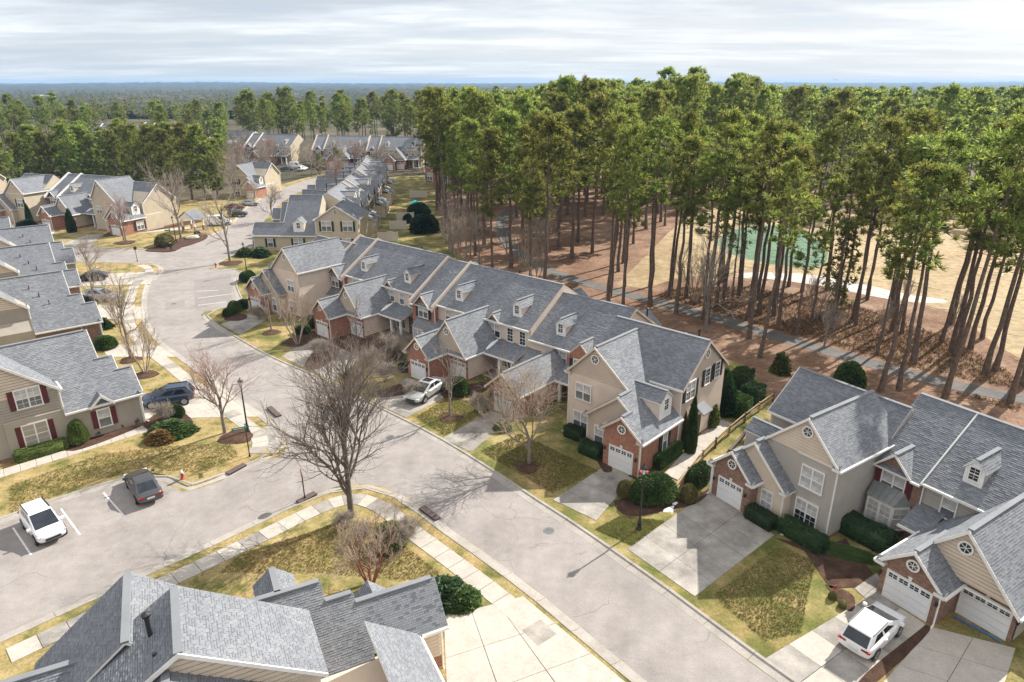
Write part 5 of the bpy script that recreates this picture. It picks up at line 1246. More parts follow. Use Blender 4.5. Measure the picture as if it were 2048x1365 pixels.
def bare(seed, h=10., r0=.17, spread=.55, first=.28, kids=(5, 4, 4, 3), up=.25, curve=.22, multi=1, ratio=.62, twigs=1):
    """leafless tree: forked limbs, branches and twigs as tapering tubes"""
    rg = random.Random(seed); L0, L1 = [], []
    def grow(p, d, ln, r, lev):
        n = 5 if lev == 0 else 4 if lev < 3 else 3; pts = [p]; q = p.copy(); dd = d.copy()
        for i in range(n):
            dd = (dd + Vector((rg.gauss(0, curve), rg.gauss(0, curve), rg.gauss(0, curve) + up * (.35 if lev else .1)))).normalized() if (lev or i > 1) else dd
            q = q + dd * (ln / n); pts.append(q.copy())
        end = .45 if lev == 0 else .35
        for i in range(n):
            ra, rb = r * (1 - (1 - end) * i / n), r * (1 - (1 - end) * (i + 1) / n)
            (L0 if lev < 2 else L1).append((*pts[i], *pts[i + 1], max(ra, .006), max(rb, .0045)))
        if lev >= len(kids): return
        k = kids[lev]
        for j in range(k):
            t = (first + (1 - first) * (j + rg.random()) / k) if lev == 0 else (.25 + .75 * (j + rg.random()) / k)
            x = min(n - 1e-3, t * n); i = int(x); b = pts[i].lerp(pts[i + 1], x - i)
            ax = (pts[i + 1] - pts[i]).normalized(); az = rg.uniform(0, 6.283)
            s1 = ax.cross(Vector((.3, .2, 1)) if abs(ax.z) < .95 else Vector((1, 0, 0))).normalized(); s2 = ax.cross(s1)
            sp = spread * rg.uniform(.7, 1.3); nd = (ax * math.cos(sp) + (s1 * math.cos(az) + s2 * math.sin(az)) * math.sin(sp)).normalized()
            grow(b, nd, ln * ratio * rg.uniform(.75, 1.2) * (1.25 - .55 * t if lev == 0 else 1), r * (.55 - .12 * t) if lev else r * (.54 - .2 * t), lev + 1)
    for m in range(multi):
        d = Vector((0, 0, 1)) if multi == 1 else Vector((math.cos(6.283 * m / multi + .5) * .38, math.sin(6.283 * m / multi + .5) * .38, 1)).normalized()
        grow(Vector((0, 0, -.1)) if multi == 1 else Vector((d.x * .25, d.y * .25, -.1)), d, h * (.62 if multi == 1 else .55), r0, 0)
    return L0, L1
def bare_meshes(b, m0='bark_grey', m1='bark_twig'): return seg_mesh('trunk', b[0], m0), seg_mesh('branches', b[1], m1)
def plant_bare(ms, loc, s, rz, label, group=None, cat='tree', name='bare_tree'):
    t = thing(name, label, cat, loc, rz, group, s); put('trunk', ms[0], t); put('branches', ms[1], t); return t
HERO = bare_meshes(bare(4, 14.5, .25, .64, .17, (15, 8, 7, 4), .27, .13, 1, .58), 'bark_brown', 'twig_brown')
B_TALL = bare_meshes(bare(7, 12, .17, .55, .25, (9, 6, 5, 3), .32, .17, 1, .50)); B_ROUND = bare_meshes(bare(9, 8.2, .17, .70, .24, (9, 6, 6, 3), .34, .17, 1, .60)); B_SLIM = bare_meshes(bare(15, 8.4, .10, .48, .25, (8, 6, 5, 2), .4, .15, 1, .46))
B_SPREAD = bare_meshes(bare(17, 10.5, .18, .72, .22, (11, 7, 6, 4), .18, .18, 1, .62), 'bark_grey', 'bark_tan'); B_MULTI = bare_meshes(bare(19, 6.8, .075, .42, .3, (5, 5, 5, 2), .35, .14, 5, .52), 'bark_tan', 'bark_tan'); B_CRAPE = bare_meshes(bare(23, 5.4, .075, .5, .3, (4, 5, 6, 3), .3, .17, 6, .55), 'bark_red', 'bark_tan')
B_PINK = bare_meshes(bare(27, 8.4, .15, .62, .24, (10, 6, 6, 3), .34, .16, 1, .58), 'bark_grey', 'twig_pink'); B_WOOD = bare_meshes(bare(29, 13, .18, .5, .3, (10, 7, 6, 3), .32, .16, 1, .50)); B_TWIGGY = bare_meshes(bare(33, 3.2, .03, .55, .15, (5, 6, 6, 3), .3, .2, 9, .62), 'bark_grey', 'bark_twig')
def tree_at(p, ms, top, hm, label, group=None, rz=None, name='bare_tree', cat='tree'):
    return plant_bare(ms, g(*p) + Vector((0, 0, .1)), top / hm, rt.uniform(0, 6.28) if rz is None else rz, label, group, cat, name)
def hgt(ms): return max(max(v.co.z for v in m.vertices) for m in ms)
hh = {id(m): hgt(m) for m in (HERO, B_TALL, B_ROUND, B_SLIM, B_SPREAD, B_MULTI, B_CRAPE, B_PINK, B_WOOD, B_TWIGGY)}
for p, ms, top, rz, lab in (
    ((703, 1036), HERO, 14.4, .6, 'tallest bare street tree standing on the dry grass corner at the crossing'), ((450, 868), B_PINK, 8.9, 1.2, 'round bare tree with reddish twigs beside the lamp post at the corner'),
    ((262, 718), B_TALL, 11.6, 2.4, 'tall thin bare tree in the grass strip left of the main street'), ((1058, 930), B_SPREAD, 10.0, .3, 'wide spreading bare tree in a mulch ring on the shaded lawn'),
    ((900, 835), B_SLIM, 8.2, 4.0, 'slender bare tree in a mulch ring beside the silver car'), ((460, 525), B_TALL, 14.4, 1.0, 'bare tree at the junction near the yellow end townhouse'),
    ((252, 483), B_SLIM, 10.4, 3.3, 'pale slender bare tree at the edge of the far street'), ((362, 478), B_WOOD, 16.0, .8, 'tall bare tree in front of the upper left row by the lamp'), ((248, 482), B_PINK, 9.0, 5.0, 'bare tree with reddish twigs in a mulch ring before the upper left row'),
    ((543, 664), B_SLIM, 8.0, 1.1, 'slender bare tree in a mulch ring before the far end house'), ((716, 700), B_SLIM, 7.2, 2.0, 'slender bare tree between the two shaded garages'), ((197, 640), B_SLIM, 9.0, 2.8, 'slender bare tree beside the second driveway at the left'),
    ((186, 560), B_ROUND, 7.5, 1.8, 'bare tree over the dark car near the far street'), ((545, 442), B_ROUND, 9, .2, 'round bare tree on the street side of the receding row'), ((470, 402), B_WOOD, 12, .5, 'bare tree in front of the gabled house with burgundy shutters'), ((1648, 695), B_ROUND, 6.0, .4, 'small bare tree beside the cart path behind the greige row'), ((1410, 668), B_TALL, 14, 1.9, 'bare leaning tree at the path edge behind the nearest end townhouse')):
    tree_at(p, ms, top, hh[id(ms)], lab, None, rz)
for p, ms, top, lab in (((291, 748), B_MULTI, 6.2, 'bare many stemmed shrub tree on the grass left of the street'), ((596, 690), B_MULTI, 7.0, 'bare many stemmed tree in the bed before the blank side wall'), ((742, 1172), B_CRAPE, 5.4, 'red stemmed bare crape myrtle behind the foreground roof'), ((235, 650), B_MULTI, 5.0, 'bare many stemmed shrub by the third driveway'), ((1010, 838), B_MULTI, 4.6, 'bare many stemmed bush at the half hidden garage'), ((505, 410), B_MULTI, 6.5, 'bare many stemmed tree beside the road to the far houses')):
    tree_at(p, ms, top, hh[id(ms)], lab, None, None, 'bare_shrub', 'shrub')
for p, s, w_ in (((790, 715), 3.6, 'tallest of the bushes, against the porch of the middle row'), ((745, 742), 3.0, 'in the bed between the two shaded drives'), ((690, 1060), 1.7, 'at the foot of the tallest bare street tree'), ((725, 1085), 1.6, 'just below the tallest bare street tree'), ((800, 1095), 2.1, 'over the evergreen bush on the corner lawn'), ((820, 1075), 1.8, 'next to the pale walk on the corner lawn'), ((640, 715), 2.5, 'beside the driveway before the blank side wall'), ((830, 800), 2.2, 'left of the silver car'), ((770, 765), 2.6, 'on the patchy lawn left of the silver car'), ((960, 830), 2.4, 'before the half hidden garage'), ((330, 845), 2.2, 'beside the blue car'), ((520, 640), 2.3, 'before the garage of the far end house')):
    tree_at(p, B_TWIGGY, s, hh[id(B_TWIGGY)], 'leafless twiggy bush ' + w_, 'leafless twiggy bushes', None, 'twiggy_bush', 'shrub')
# shrubs: leaves spread over a shaped core
SHR = {}
def shrub_mesh(kind, mat, seed, n=1500, leaf=.085):
    key = (kind, mat, seed)
    if key in SHR: return SHR[key]
    rg = np.random.default_rng(seed)
    u = rg.normal(size=(n, 3)); u /= np.linalg.norm(u, axis=1, keepdims=True); u[:, 2] = np.abs(u[:, 2]) if kind != 'box' else u[:, 2]
    if kind == 'box':
        q = rg.uniform(-1, 1, (n, 3)); ax = rg.choice(3, n, p=[.27, .27, .46]); sg = rg.choice([-1, 1], n)
        q[np.arange(n), ax] = np.where(ax == 2, 1, sg); q = np.sign(q) * np.abs(q); P = q * np.array([.5, .5, .5]); P[:, 2] += .5; Nn = np.zeros((n, 3)); Nn[np.arange(n), ax] = np.where(ax == 2, 1, sg)
        r_ = np.abs(q); edge = np.sort(r_, 1)[:, 1:2] > .86; P = P * np.where(edge, .965, 1.0)
    elif kind == 'cone':
        t = rg.random(n) ** .6; z = 1 - t; a = rg.uniform(0, 6.283, n); r_ = .5 * np.sin(np.minimum(1, t * 1.25) * np.pi / 2) * np.where(t > .85, 1 - (t - .85) * 1.6, 1)
        P = np.stack([r_ * np.cos(a), r_ * np.sin(a), z], 1); Nn = np.stack([np.cos(a), np.sin(a), np.full(n, .5)], 1)
    elif kind == 'low':
        a = rg.uniform(0, 6.283, n); r_ = .5 * np.sqrt(rg.random(n)); P = np.stack([r_ * np.cos(a), r_ * np.sin(a), (1 - (2 * r_) ** 2) * rg.uniform(.45, 1.1, n)], 1); Nn = np.stack([np.cos(a) * .7, np.sin(a) * .7, np.full(n, .6)], 1)
    else:
        P = u * .5; P[:, 2] = u[:, 2] * .82 + .14; Nn = u
    lump = 1 + .07 * np.sin(P[:, 0] * 9 + seed) * np.cos(P[:, 1] * 11 + seed * 2) + rg.normal(0, .022 if kind != 'low' else .06, n); P[:, :2] *= lump[:, None]; P[:, 2] *= (1 + (lump - 1) * .6)
    V, F = tufts(P - Nn * .015, Nn, 2, leaf, leaf * .62, .9, rg)
    mb = MB(); k = 14
    prof = [(.46, 0), (.49, .3), (.49, .8), (.44, .94), (.01, .95)] if kind == 'box' else [(.40, 0), (.44, .3), (.34, .6), (.12, .88), (.01, .94)] if kind == 'cone' else [(.46, 0), (.40, .35), (.2, .65), (.01, .75)] if kind == 'low' else [(.33, 0), (.455, .25), (.43, .55), (.26, .84), (.01, .93)]
    if kind == 'box': mb.box(-.475, .475, -.475, .475, 0, .96)
    else: mb.lathe(prof, k)
    cv = np.array(mb.v); cf = [f for f in mb.f if len(f) == 4]
    V2, F2 = join([(V, F), (cv, np.array(cf))])
    SHR[key] = np_mesh('leaves', V2, F2, [mat]); return SHR[key]
def shrub(p, dims, label, kind='ball', mat='leaf_hedge', rz=0, seed=0, n=1500, leaf=.085, name='shrub', cat='shrub', group=None, z=.1):
    me = shrub_mesh(kind, mat, seed, n, leaf)
    o = put(name, me, None, None, (g(*p) if len(p) == 2 else Vector(p)) + Vector((0, 0, z)), rz, dims); tag(o, label, cat, group); return o
AA, AB = R(137), R(124)
for i, (p, dims, lab, kind, mat, rz, n, leaf) in enumerate((
    ((1306, 1000), (3.5, 2.5, 2.1), 'large clipped evergreen mound behind the street lamp', 'ball', 'leaf_hedge', R(20), 4200, .06), ((1250, 994), (1.25, 1.25, 1.35), 'brown green clipped ball left of the large evergreen mound', 'ball', 'leaf_olive', 0, 1400, .06),
    ((1376, 1004), (1.35, 1.35, 1.4), 'pale olive clipped ball beside the stained wide driveway', 'ball', 'leaf_olive', 1, 1500, .055), ((1395, 968), (3.3, 1.4, 1.7), 'rounded hedge between rail fence and mottled brick garage', 'ball', 'leaf_hedge', R(48), 2600, .07),
    ((1181, 912), (2.0, .95, 1.1), 'clipped hedge block left of the white garage door', 'box', 'leaf_dark', AA, 1500, .07), ((1150, 878), (1.9, .95, 1.0), 'clipped hedge below the lower double window of the nearest end townhouse', 'box', 'leaf_dark', AA, 1400, .07),
    ((1331, 922), (3.3, 1.15, 1.15), 'glossy clipped hedge along the brick side wall', 'box', 'leaf_hedge', R(47), 2600, .08), ((1379, 908), (.95, .95, 5.2), 'taller pointed cypress at the brick side wall', 'cone', 'leaf_hedge', 0, 2600, .10), ((1361, 896), (.9, .9, 3.9), 'shorter pointed cypress with rusty needles at the brick side wall', 'cone', 'leaf_rust', 1, 2000, .10),
    ((1409, 850), (2.1, 2.1, 2.4), 'loose grey green bush beside the side door path', 'ball', 'leaf_light', 0, 2400, .13), ((1443, 828), (2.2, 2.2, 4.3), 'big dark glossy conical holly beside the side door', 'cone', 'leaf_dark', 2, 3400, .12),
    ((1478, 832), (1.8, 1.5, 1.8), 'square clipped hedge with light top beside the cooling unit', 'box', 'leaf_hedge', R(45), 1800, .08), ((1504, 806), (2.0, 1.6, 1.7), 'dark clipped hedge behind the cooling unit', 'box', 'leaf_dark', R(45), 1900, .08), ((1480, 772), (2.5, 1.5, 1.6), 'clipped hedge nearest the rear corner of the end townhouse', 'box', 'leaf_hedge', R(45), 2000, .08),
    ((1520, 1048), (2.1, 1.0, .95), 'dark clipped hedge under the tall narrow window', 'box', 'leaf_dark', AB, 1700, .06), ((1603, 1084), (3.0, 1.15, 1.0), 'long dark clipped hedge under the grid window of the greige end house', 'box', 'leaf_dark', AB, 2400, .06), ((1727, 1082), (3.5, 1.4, 1.3), 'dark rounded hedge in front of the bay window', 'box', 'leaf_dark', AB, 3000, .06),
    ((1664, 1200), (.55, .5, .5), 'small yellow green ball behind the yard sign', 'ball', 'leaf_olive', 0, 500, .05), ((1684, 1216), (.7, .5, .45), 'small yellow green mound nearest the white car', 'ball', 'leaf_olive', 1, 500, .05), ((917, 790), (1.9, 1.9, 1.85), 'round dark bush beside the silver car', 'ball', 'leaf_hedge', 0, 2200, .09),
    ((160, 888), (1.4, 1.4, 2.1), 'tall green bush at the corner of the taupe end house', 'ball', 'leaf_light', 0, 1700, .10), ((194, 870), (1.0, 1.0, .95), 'left clipped ball of three under the small window', 'ball', 'leaf_hedge', 0, 900, .07), ((243, 855), (1.05, 1.05, 1.0), 'middle clipped ball of three under the small window', 'ball', 'leaf_hedge', 0, 900, .07), ((272, 847), (1.1, 1.1, .95), 'right clipped ball of three near the blue car', 'ball', 'leaf_hedge', 1, 900, .07),
    ((84, 912), (3.3, 1.0, .85), 'clipped hedge under the lower window with burgundy shutters', 'box', 'leaf_light', R(43), 2400, .07), ((345, 868), (3.4, 2.8, 1.0), 'spreading juniper patch on the corner lawn', 'low', 'leaf_hedge', 0, 2600, .16), ((322, 884), (2.2, 1.8, .9), 'lower end of the spreading juniper with rusty tips', 'low', 'leaf_rust', 0, 1300, .15), ((352, 836), (1.8, 1.6, 1.3), 'upright bush between juniper and blue car', 'ball', 'leaf_hedge', 2, 1500, .10),
    ((213, 698), (2.3, 2.3, 1.5), 'large clipped dome between the left driveways', 'ball', 'leaf_hedge', 0, 2000, .09), ((158, 608), (2.0, 2.0, 1.1), 'clipped dome beside the pale blue car', 'ball', 'leaf_light', 0, 1500, .09), ((205, 658), (2.4, 2.0, 1.2), 'dark low bush by the third driveway', 'low', 'leaf_dark', 0, 1400, .14),
    ((455, 634), (1.2, 1.2, 1.05), 'small clipped ball at the tip of the parking bay', 'ball', 'leaf_hedge', 0, 1000, .08), ((470, 626), (1.9, 1.9, 1.6), 'larger clipped ball beside the small one at the parking bay', 'ball', 'leaf_hedge', 1, 1500, .09), ((489, 617), (2.2, 1.6, 1.2), 'dark bush behind the clipped balls at the parking bay', 'ball', 'leaf_dark', 0, 1400, .1), ((497, 563), (2.8, 2.4, 1.6), 'round dark bush beside the far parking bay', 'ball', 'leaf_hedge', 2, 1700, .11),
    ((885, 1198), (2.8, 2.4, 1.1), 'spreading juniper at the corner of the foreground roof', 'low', 'leaf_dark', 1, 2600, .13), ((930, 1208), (2.0, 1.6, .9), 'green juniper beside the pale concrete drive', 'low', 'leaf_hedge', 1, 1800, .12), ((780, 1095), (2.2, 2.0, 1.7), 'evergreen bush among leafless stems on the corner lawn', 'ball', 'leaf_light', 1, 1900, .11),
    ((850, 465), (5.0, 4.4, 3.2), 'big dark bush covered by bare vines behind the receding row', 'ball', 'leaf_dark', 1, 3000, .2), ((816, 447), (2.0, 2.0, 2.0), 'dark ball bush beside the red parasol', 'ball', 'leaf_dark', 0, 1200, .13), ((838, 432), (5, 4, 2.6), 'dark bush cluster behind the patio fences', 'ball', 'leaf_dark', 2, 2200, .2), ((543, 490), (6.0, 2.4, 1.2), 'low hedge under the window with green shutters', 'box', 'leaf_dark', 0, 2200, .14), ((522, 512), (5, 3, 1.3), 'dark spreading juniper by the lamp of the receding row', 'low', 'leaf_dark', 2, 2400, .18), ((490, 512), (3.4, 2.6, 1.2), 'low bush left of the lamp of the receding row', 'low', 'leaf_hedge', 2, 1500, .18),
    ((57, 463), (3.2, 3.0, 2.1), 'round dark bush before the upper left garages', 'ball', 'leaf_dark', 0, 1500, .15), ((145, 466), (1.5, 1.5, 4.6), 'narrow columnar evergreen by the paired brick garages', 'cone', 'leaf_dark', 0, 1300, .16), ((62, 452), (1.2, 1.2, 4.5), 'narrow columnar evergreen at the left end of the upper row', 'cone', 'leaf_dark', 1, 1000, .16), ((330, 492), (5.4, 3.6, 2.2), 'rusty olive bush by the walking person', 'ball', 'leaf_olive', 2, 2200, .17), ((395, 470), (1.2, 1.0, .8), 'small bush on the mulch near the rock', 'ball', 'leaf_hedge', 0, 500, .14),
    ((1697, 775), (2.8, 2.6, 2.6), 'bushy evergreen behind the greige row beside the path', 'ball', 'leaf_hedge', 2, 1900, .16), ((1560, 748), (1.8, 1.6, 2.0), 'loose young evergreen in the pine straw near the path', 'low', 'leaf_light', 2, 700, .22), ((812, 742), (1.7, 1.5, 1.2), 'dark bush at the brick corner behind the twiggy shrubs', 'ball', 'leaf_dark', 2, 1100, .1), ((1005, 862), (1.6, 1.4, .9), 'low green bush under the spreading bare tree', 'low', 'leaf_light', 3, 900, .11), ((635, 652), (2.4, 1.8, 1.1), 'dark hedge along the blank side wall', 'box', 'leaf_dark', 2, 1500, .1), ((605, 668), (1.8, 1.5, 1.0), 'dark round bush at the foot of the blank side wall', 'ball', 'leaf_dark', 0, 1100, .1))):
    shrub(p, dims, lab, kind, mat, rz, i % 3, n, leaf, 'hedge' if kind == 'box' else 'shrub', 'hedge' if kind == 'box' else 'shrub')
gcv = g(1690, 1108); gc = shrub((1690, 1108), (3.6, 1.6, .22), 'low leafy ground cover under the dark hedge by the bay window', 'low', 'leaf_hedge', R(150), 7, 1500, .11, 'ground_cover', 'ground cover')
def ring(p, r, i, lab):
    mb = MB(); k = 22
    mb.lathe([(r * (1 + 0), 0), (r * .9, .05), (r * .4, .10), (.01, .13)], k)
    mb.v = [(x * (1 + .10 * math.sin(3 * math.atan2(y, x) + i) + .06 * math.sin(7 * math.atan2(y, x))), y * (1 + .10 * math.sin(3 * math.atan2(y, x) + i)), z) for x, y, z in mb.v]
    o = mb.build('mulch_ring', ['mulch'], None, 'structure', True); o.location = g(*p) + Vector((0, 0, .095))
for i, (p, r) in enumerate((((1055, 936), 1.05), ((900, 838), 1.1), ((543, 667), 1.15), ((474, 876), 1.5), ((250, 487), 2.0), ((462, 528), 2.0), ((716, 703), .9), ((262, 722), 1.2), ((291, 752), 1.3), ((197, 643), 1.2), ((330, 498), 3.0))): ring(p, r, i, '')
# woods: the largest-showing pines are single trees, the rest joins one mass
rw = random.Random(3)
def inside(p, poly):
    c = False; j = len(poly) - 1
    for i in range(len(poly)):
        if (poly[i][1] > p[1]) != (poly[j][1] > p[1]) and p[0] < (poly[j][0] - poly[i][0]) * (p[1] - poly[i][1]) / (poly[j][1] - poly[i][1]) + poly[i][0]: c = not c
        j = i
    return c
def imgpt(p):
    q = Vector((p[0], p[1], (p[2] if len(p) > 2 else 0) - CAM_H)); fw = Vector((0, math.cos(PITCH), -math.sin(PITCH))); up_ = Vector((0, math.sin(PITCH), math.cos(PITCH))); w_ = q.dot(fw)
    return 1024 + FPX * q.x / w_, 682.5 - FPX * q.dot(up_) / w_
def wpoly(L): return [(p.x, p.y) for p in px(L)]
spots = []
def scatter(poly, n, dmin, hr, tag_, avoid=()):
    W_ = wpoly(poly); x0, x1 = min(p[0] for p in W_), max(p[0] for p in W_); y0, y1 = min(p[1] for p in W_), max(p[1] for p in W_)
    got = []; tries = 0
    while len(got) < n and tries < n * 60:
        tries += 1; q = (rw.uniform(x0, x1), rw.uniform(y0, y1))
        if not inside(q, W_) or any(inside(q, a) for a in avoid): continue
        if any((q[0] - r[0]) ** 2 + (q[1] - r[1]) ** 2 < dmin * dmin for r in got): continue
        got.append(q); hx = imgpt(q)[0]; spots.append((q[0], q[1], rw.uniform(*hr) + (3.5 if tag_ in 'mr' and 1080 < hx < 1480 and q[1] > 150 else 0), tag_))
fair = wpoly([(1255, 575), (1300, 500), (1345, 455), (1390, 425), (1480, 402), (1680, 424), (1950, 448), (2100, 478), (2700, 560), (2900, 960), (2300, 850), (2100, 762), (2010, 715), (1960, 675), (1880, 625), (1720, 588), (1560, 566), (1400, 560), (1310, 590)])
path = [(p.x, p.y) for p in (lambda L: offset(L, 2.2) + offset(L, -2.2)[::-1])(smooth(px([(2350, 850), (2048, 800), (1840, 757), (1700, 717), (1560, 677), (1470, 650), (1380, 624), (1200, 576), (1120, 553), (1070, 531), (1035, 506), (1010, 480), (1000, 455), (1010, 428), (1060, 406), (1140, 396)]), 1))]
NEAR = [(1518.7, 717, 20.5), (1760.8, 786.6, 22), (1797, 783.5, 21), (1889, 797.7, 25), (1827, 728, 23), (1903, 707.5, 24), (1969.6, 748.7, 25), (1881, 687, 22), (1803.5, 668, 21), (1754, 710.7, 15), (1711.7, 652, 20), (1621.5, 650.6, 18), (1591.5, 672.7, 16), (1555, 661.6, 22), (1517, 630, 23), (1577, 574.6, 22), (1654.7, 582.5, 24), (1514, 601.5, 24), (1482, 587, 22), (1460, 633, 17), (1444, 617, 23), (1733.9, 601.5, 17), (1988.6, 744, 22), (2020, 807, 23), (2046, 775, 25), (1940, 700, 26), (2075, 740, 26), (1372, 598, 23), (1340, 590, 24), (1300, 575, 23), (1405, 640, 21)]
for x_, y_, h_ in NEAR: q = g(x_, y_); spots.append((q.x, q.y, h_, 'n'))
scatter([(868, 470), (905, 505), (1010, 575), (1130, 610), (1240, 575), (1300, 500), (1345, 455), (1390, 420), (1330, 360), (1120, 345), (1000, 340), (880, 350)], 135, 4.3, (21.5, 27), 'm', (path, fair))
scatter([(1330, 362), (1390, 420), (1480, 398), (1680, 420), (1950, 446), (2500, 520), (2700, 420), (1900, 352), (1500, 340)], 95, 5.6, (21, 28), 'r', (path, fair))
scatter([(1120, 600), (1300, 640), (1520, 690), (1600, 600), (1480, 562), (1330, 572), (1250, 560)], 20, 3.6, (20, 25), 'n', (path, fair))
scatter([(1560, 580), (1540, 640), (1760, 715), (2040, 765), (2040, 720), (1900, 640), (1720, 592)], 10, 3.6, (19, 25), 'n', (path, fair))
scatter([(2050, 740), (2120, 770), (2500, 860), (2500, 700), (2150, 660)], 14, 4, (23, 26), 'n', (path, fair))
for x_, y_, t_ in ((20, 400, 15), (58, 392, 16), (105, 388, 16), (150, 385, 18), (200, 382, 15), (240, 378, 16), (282, 385, 18), (315, 390, 18), (345, 392, 17), (385, 400, 19), (412, 402, 18.5), (436, 398, 15), (180, 372, 17), (130, 378, 15), (270, 372, 17), (355, 380, 18), (0, 385, 16), (-30, 395, 16), (80, 372, 17), (225, 368, 15)):
    q = g(x_, y_); spots.append((q.x, q.y, t_ * 1.0, 'l'))
scatter([(-60, 372), (440, 372), (470, 335), (-60, 335)], 42, 6, (11, 17), 'l'); scatter([(-60, 330), (470, 322), (470, 296), (-60, 296)], 30, 9, (16, 24), 'f'); scatter([(500, 318), (860, 318), (880, 290), (480, 290)], 44, 7, (19, 26), 'f')
LABS = {'n': ('tall bare trunked pine standing in pine straw between cart path and fairway', 'pines along the cart path'), 'm': ('tall pine of the dense stand behind the middle townhouse row', 'pines behind the middle row'), 'r': ('tall pine of the wood beyond the golf fairway', 'pines beyond the fairway'), 'l': ('dark green bushy pine behind the upper left row', 'pines behind the upper left row'), 'f': ('pine standing beyond the far townhouse rows', 'pines beyond the far rows')}
OWN = {(round(g(a, b).x, 2), round(g(a, b).y, 2)): l for a, b, l in ((1518.7, 717, 'slender pine at the near edge of the path, right of the nearest end townhouse'), (1760.8, 786.6, 'thick pine rising close behind the greige end townhouse roof'), (1797, 783.5, 'thinner pine just right of the thick one behind the greige roof'), (1889, 797.7, 'thick leaning pine rising behind the long greige roof near its white seam'), (2020, 807, 'pine at the right margin on the near side of the cart path'))}
def px_size(s):
    q = imgpt((s[0], s[1], s[2] * .7))
    return (FPX * s[2] / math.hypot(s[0], s[1])) * (1 if -120 < q[0] < 2170 else .01) * (3 if s[3] in 'lf' else 1)
spots.sort(key=px_size, reverse=True)
mass = []
for i, s in enumerate(spots):
    kind = rw.choice(BUSHY if s[3] == 'l' else AIRY if s[3] == 'n' else PINES + PINES[:3] + (BUSHY[:1] if s[3] == 'f' else []))
    hk = 17 if kind in BUSHY else 24
    if i < 290:
        lab, grp = LABS[s[3]]; lab = OWN.get((round(s[0], 2), round(s[1], 2)), lab)
        plant_pine(kind, (s[0], s[1], .08), s[2] / hk, rw.uniform(0, 6.28), lab, grp, sxy=rw.uniform(.85, 1.2))
    else: mass.append(s)
CED = pine(41, 12, .95, 2.4, .0, 90, 4, 14, .4, .10)
plant_pine(CED, g(1670, 628), 1.0, 0, 'dark conical red cedar at the fairway edge', None, name='cedar_tree')
def mass_mesh(name, items, src, mats):
    Vs, Fs, Ms, o = [], [], [], 0
    for (x_, y_, h_, *_), k in items:
        V, F, M, tr = src[k]; a = rw.uniform(0, 6.28); s_ = h_ / 24; c_, n_ = math.cos(a), math.sin(a); V, F = join([(V, F), tr]); M = np.concatenate([M, np.full(len(F) - len(M), 3)])
        W_ = np.stack([(V[:, 0] * c_ - V[:, 1] * n_) * s_ + x_, (V[:, 0] * n_ + V[:, 1] * c_) * s_ + y_, V[:, 2] * s_], 1)
        Vs.append(W_); Fs.append(F + o); Ms.append(M); o += len(W_)
    return put(name, np_mesh(name, np.concatenate(Vs), np.concatenate(Fs), mats, np.concatenate(Ms)), None, 'stuff')
NM = ['needles', 'needles_tip', 'needles_dark', 'bark_pine']
far = []
while len(far) < 640:
    y_ = rw.uniform(215, 520) ** 1.0; x_ = rw.uniform(-.85, .85) * y_ * 1.0; px_ = imgpt((x_, y_, 0))
    if px_[1] > 341 or (px_[0] < 900 and px_[1] > 296 and not (px_[0] < 480 and px_[1] < 312)): continue
    if px_[0] < 900 and rw.random() < .8: continue
    far.append((x_, y_, rw.uniform(11, 21) if px_[0] < 900 else rw.uniform(20, 27) + (3 if 1080 < px_[0] < 1480 else 0)))
mass_mesh('woods', [((s[0], s[1], s[2]), rw.randrange(3)) for s in mass + far], [p[2] for p in LOWP], NM)
# bare woods among the houses
WG = 'leafless trees around the far houses'
nb_ = 0
for x_, y_, t_ in [(rw.uniform(470, 860), rw.uniform(325, 400), rw.uniform(9, 14)) for _ in range(34)] + [(rw.uniform(430, 560), rw.uniform(318, 345), rw.uniform(9, 13)) for _ in range(10)]:
    if 690 < x_ < 840 and y_ > 345: continue
    if y_ > 352 and 560 < x_ < 690 and rw.random() < .7: continue
    ms = rw.choice((B_WOOD, B_ROUND, B_TALL, B_PINK)); tree_at((x_, y_), ms, t_, hh[id(ms)], 'leafless grey brown tree among the far houses and parked cars', WG, None, 'bare_tree')
for x_, y_, t_ in [(rw.uniform(990, 1120), rw.uniform(480, 590), rw.uniform(7, 12)) for _ in range(8)] + [(rw.uniform(890, 990), rw.uniform(470, 555), rw.uniform(7, 11)) for _ in range(8)] + [(rw.uniform(1280, 1480), rw.uniform(540, 640), rw.uniform(6, 11)) for _ in range(10)] + [(rw.uniform(1500, 2040), rw.uniform(600, 700), rw.uniform(4, 8)) for _ in range(8)] + [(rw.uniform(1280, 1700), rw.uniform(345, 400), rw.uniform(12, 18)) for _ in range(16)]:
    ms = rw.choice((B_WOOD, B_SLIM, B_TALL, B_MULTI)); q = g(x_, y_)
    if inside((q.x, q.y), fair) or inside((q.x, q.y), path): continue
    tree_at((x_, y_), ms, t_, hh[id(ms)], 'leafless understorey tree among the pine trunks', 'leafless trees under the pines', None, 'bare_tree')
for x_, y_, h_ in ((640, 352, 7), (675, 345, 8), (655, 388, 5)): q = g(x_, y_); plant_pine(BUSHY[0], (q.x, q.y, .1), h_ / 17, 0, 'small bushy evergreen beside the road to the far houses', 'small evergreens by the far road', name='evergreen_tree')
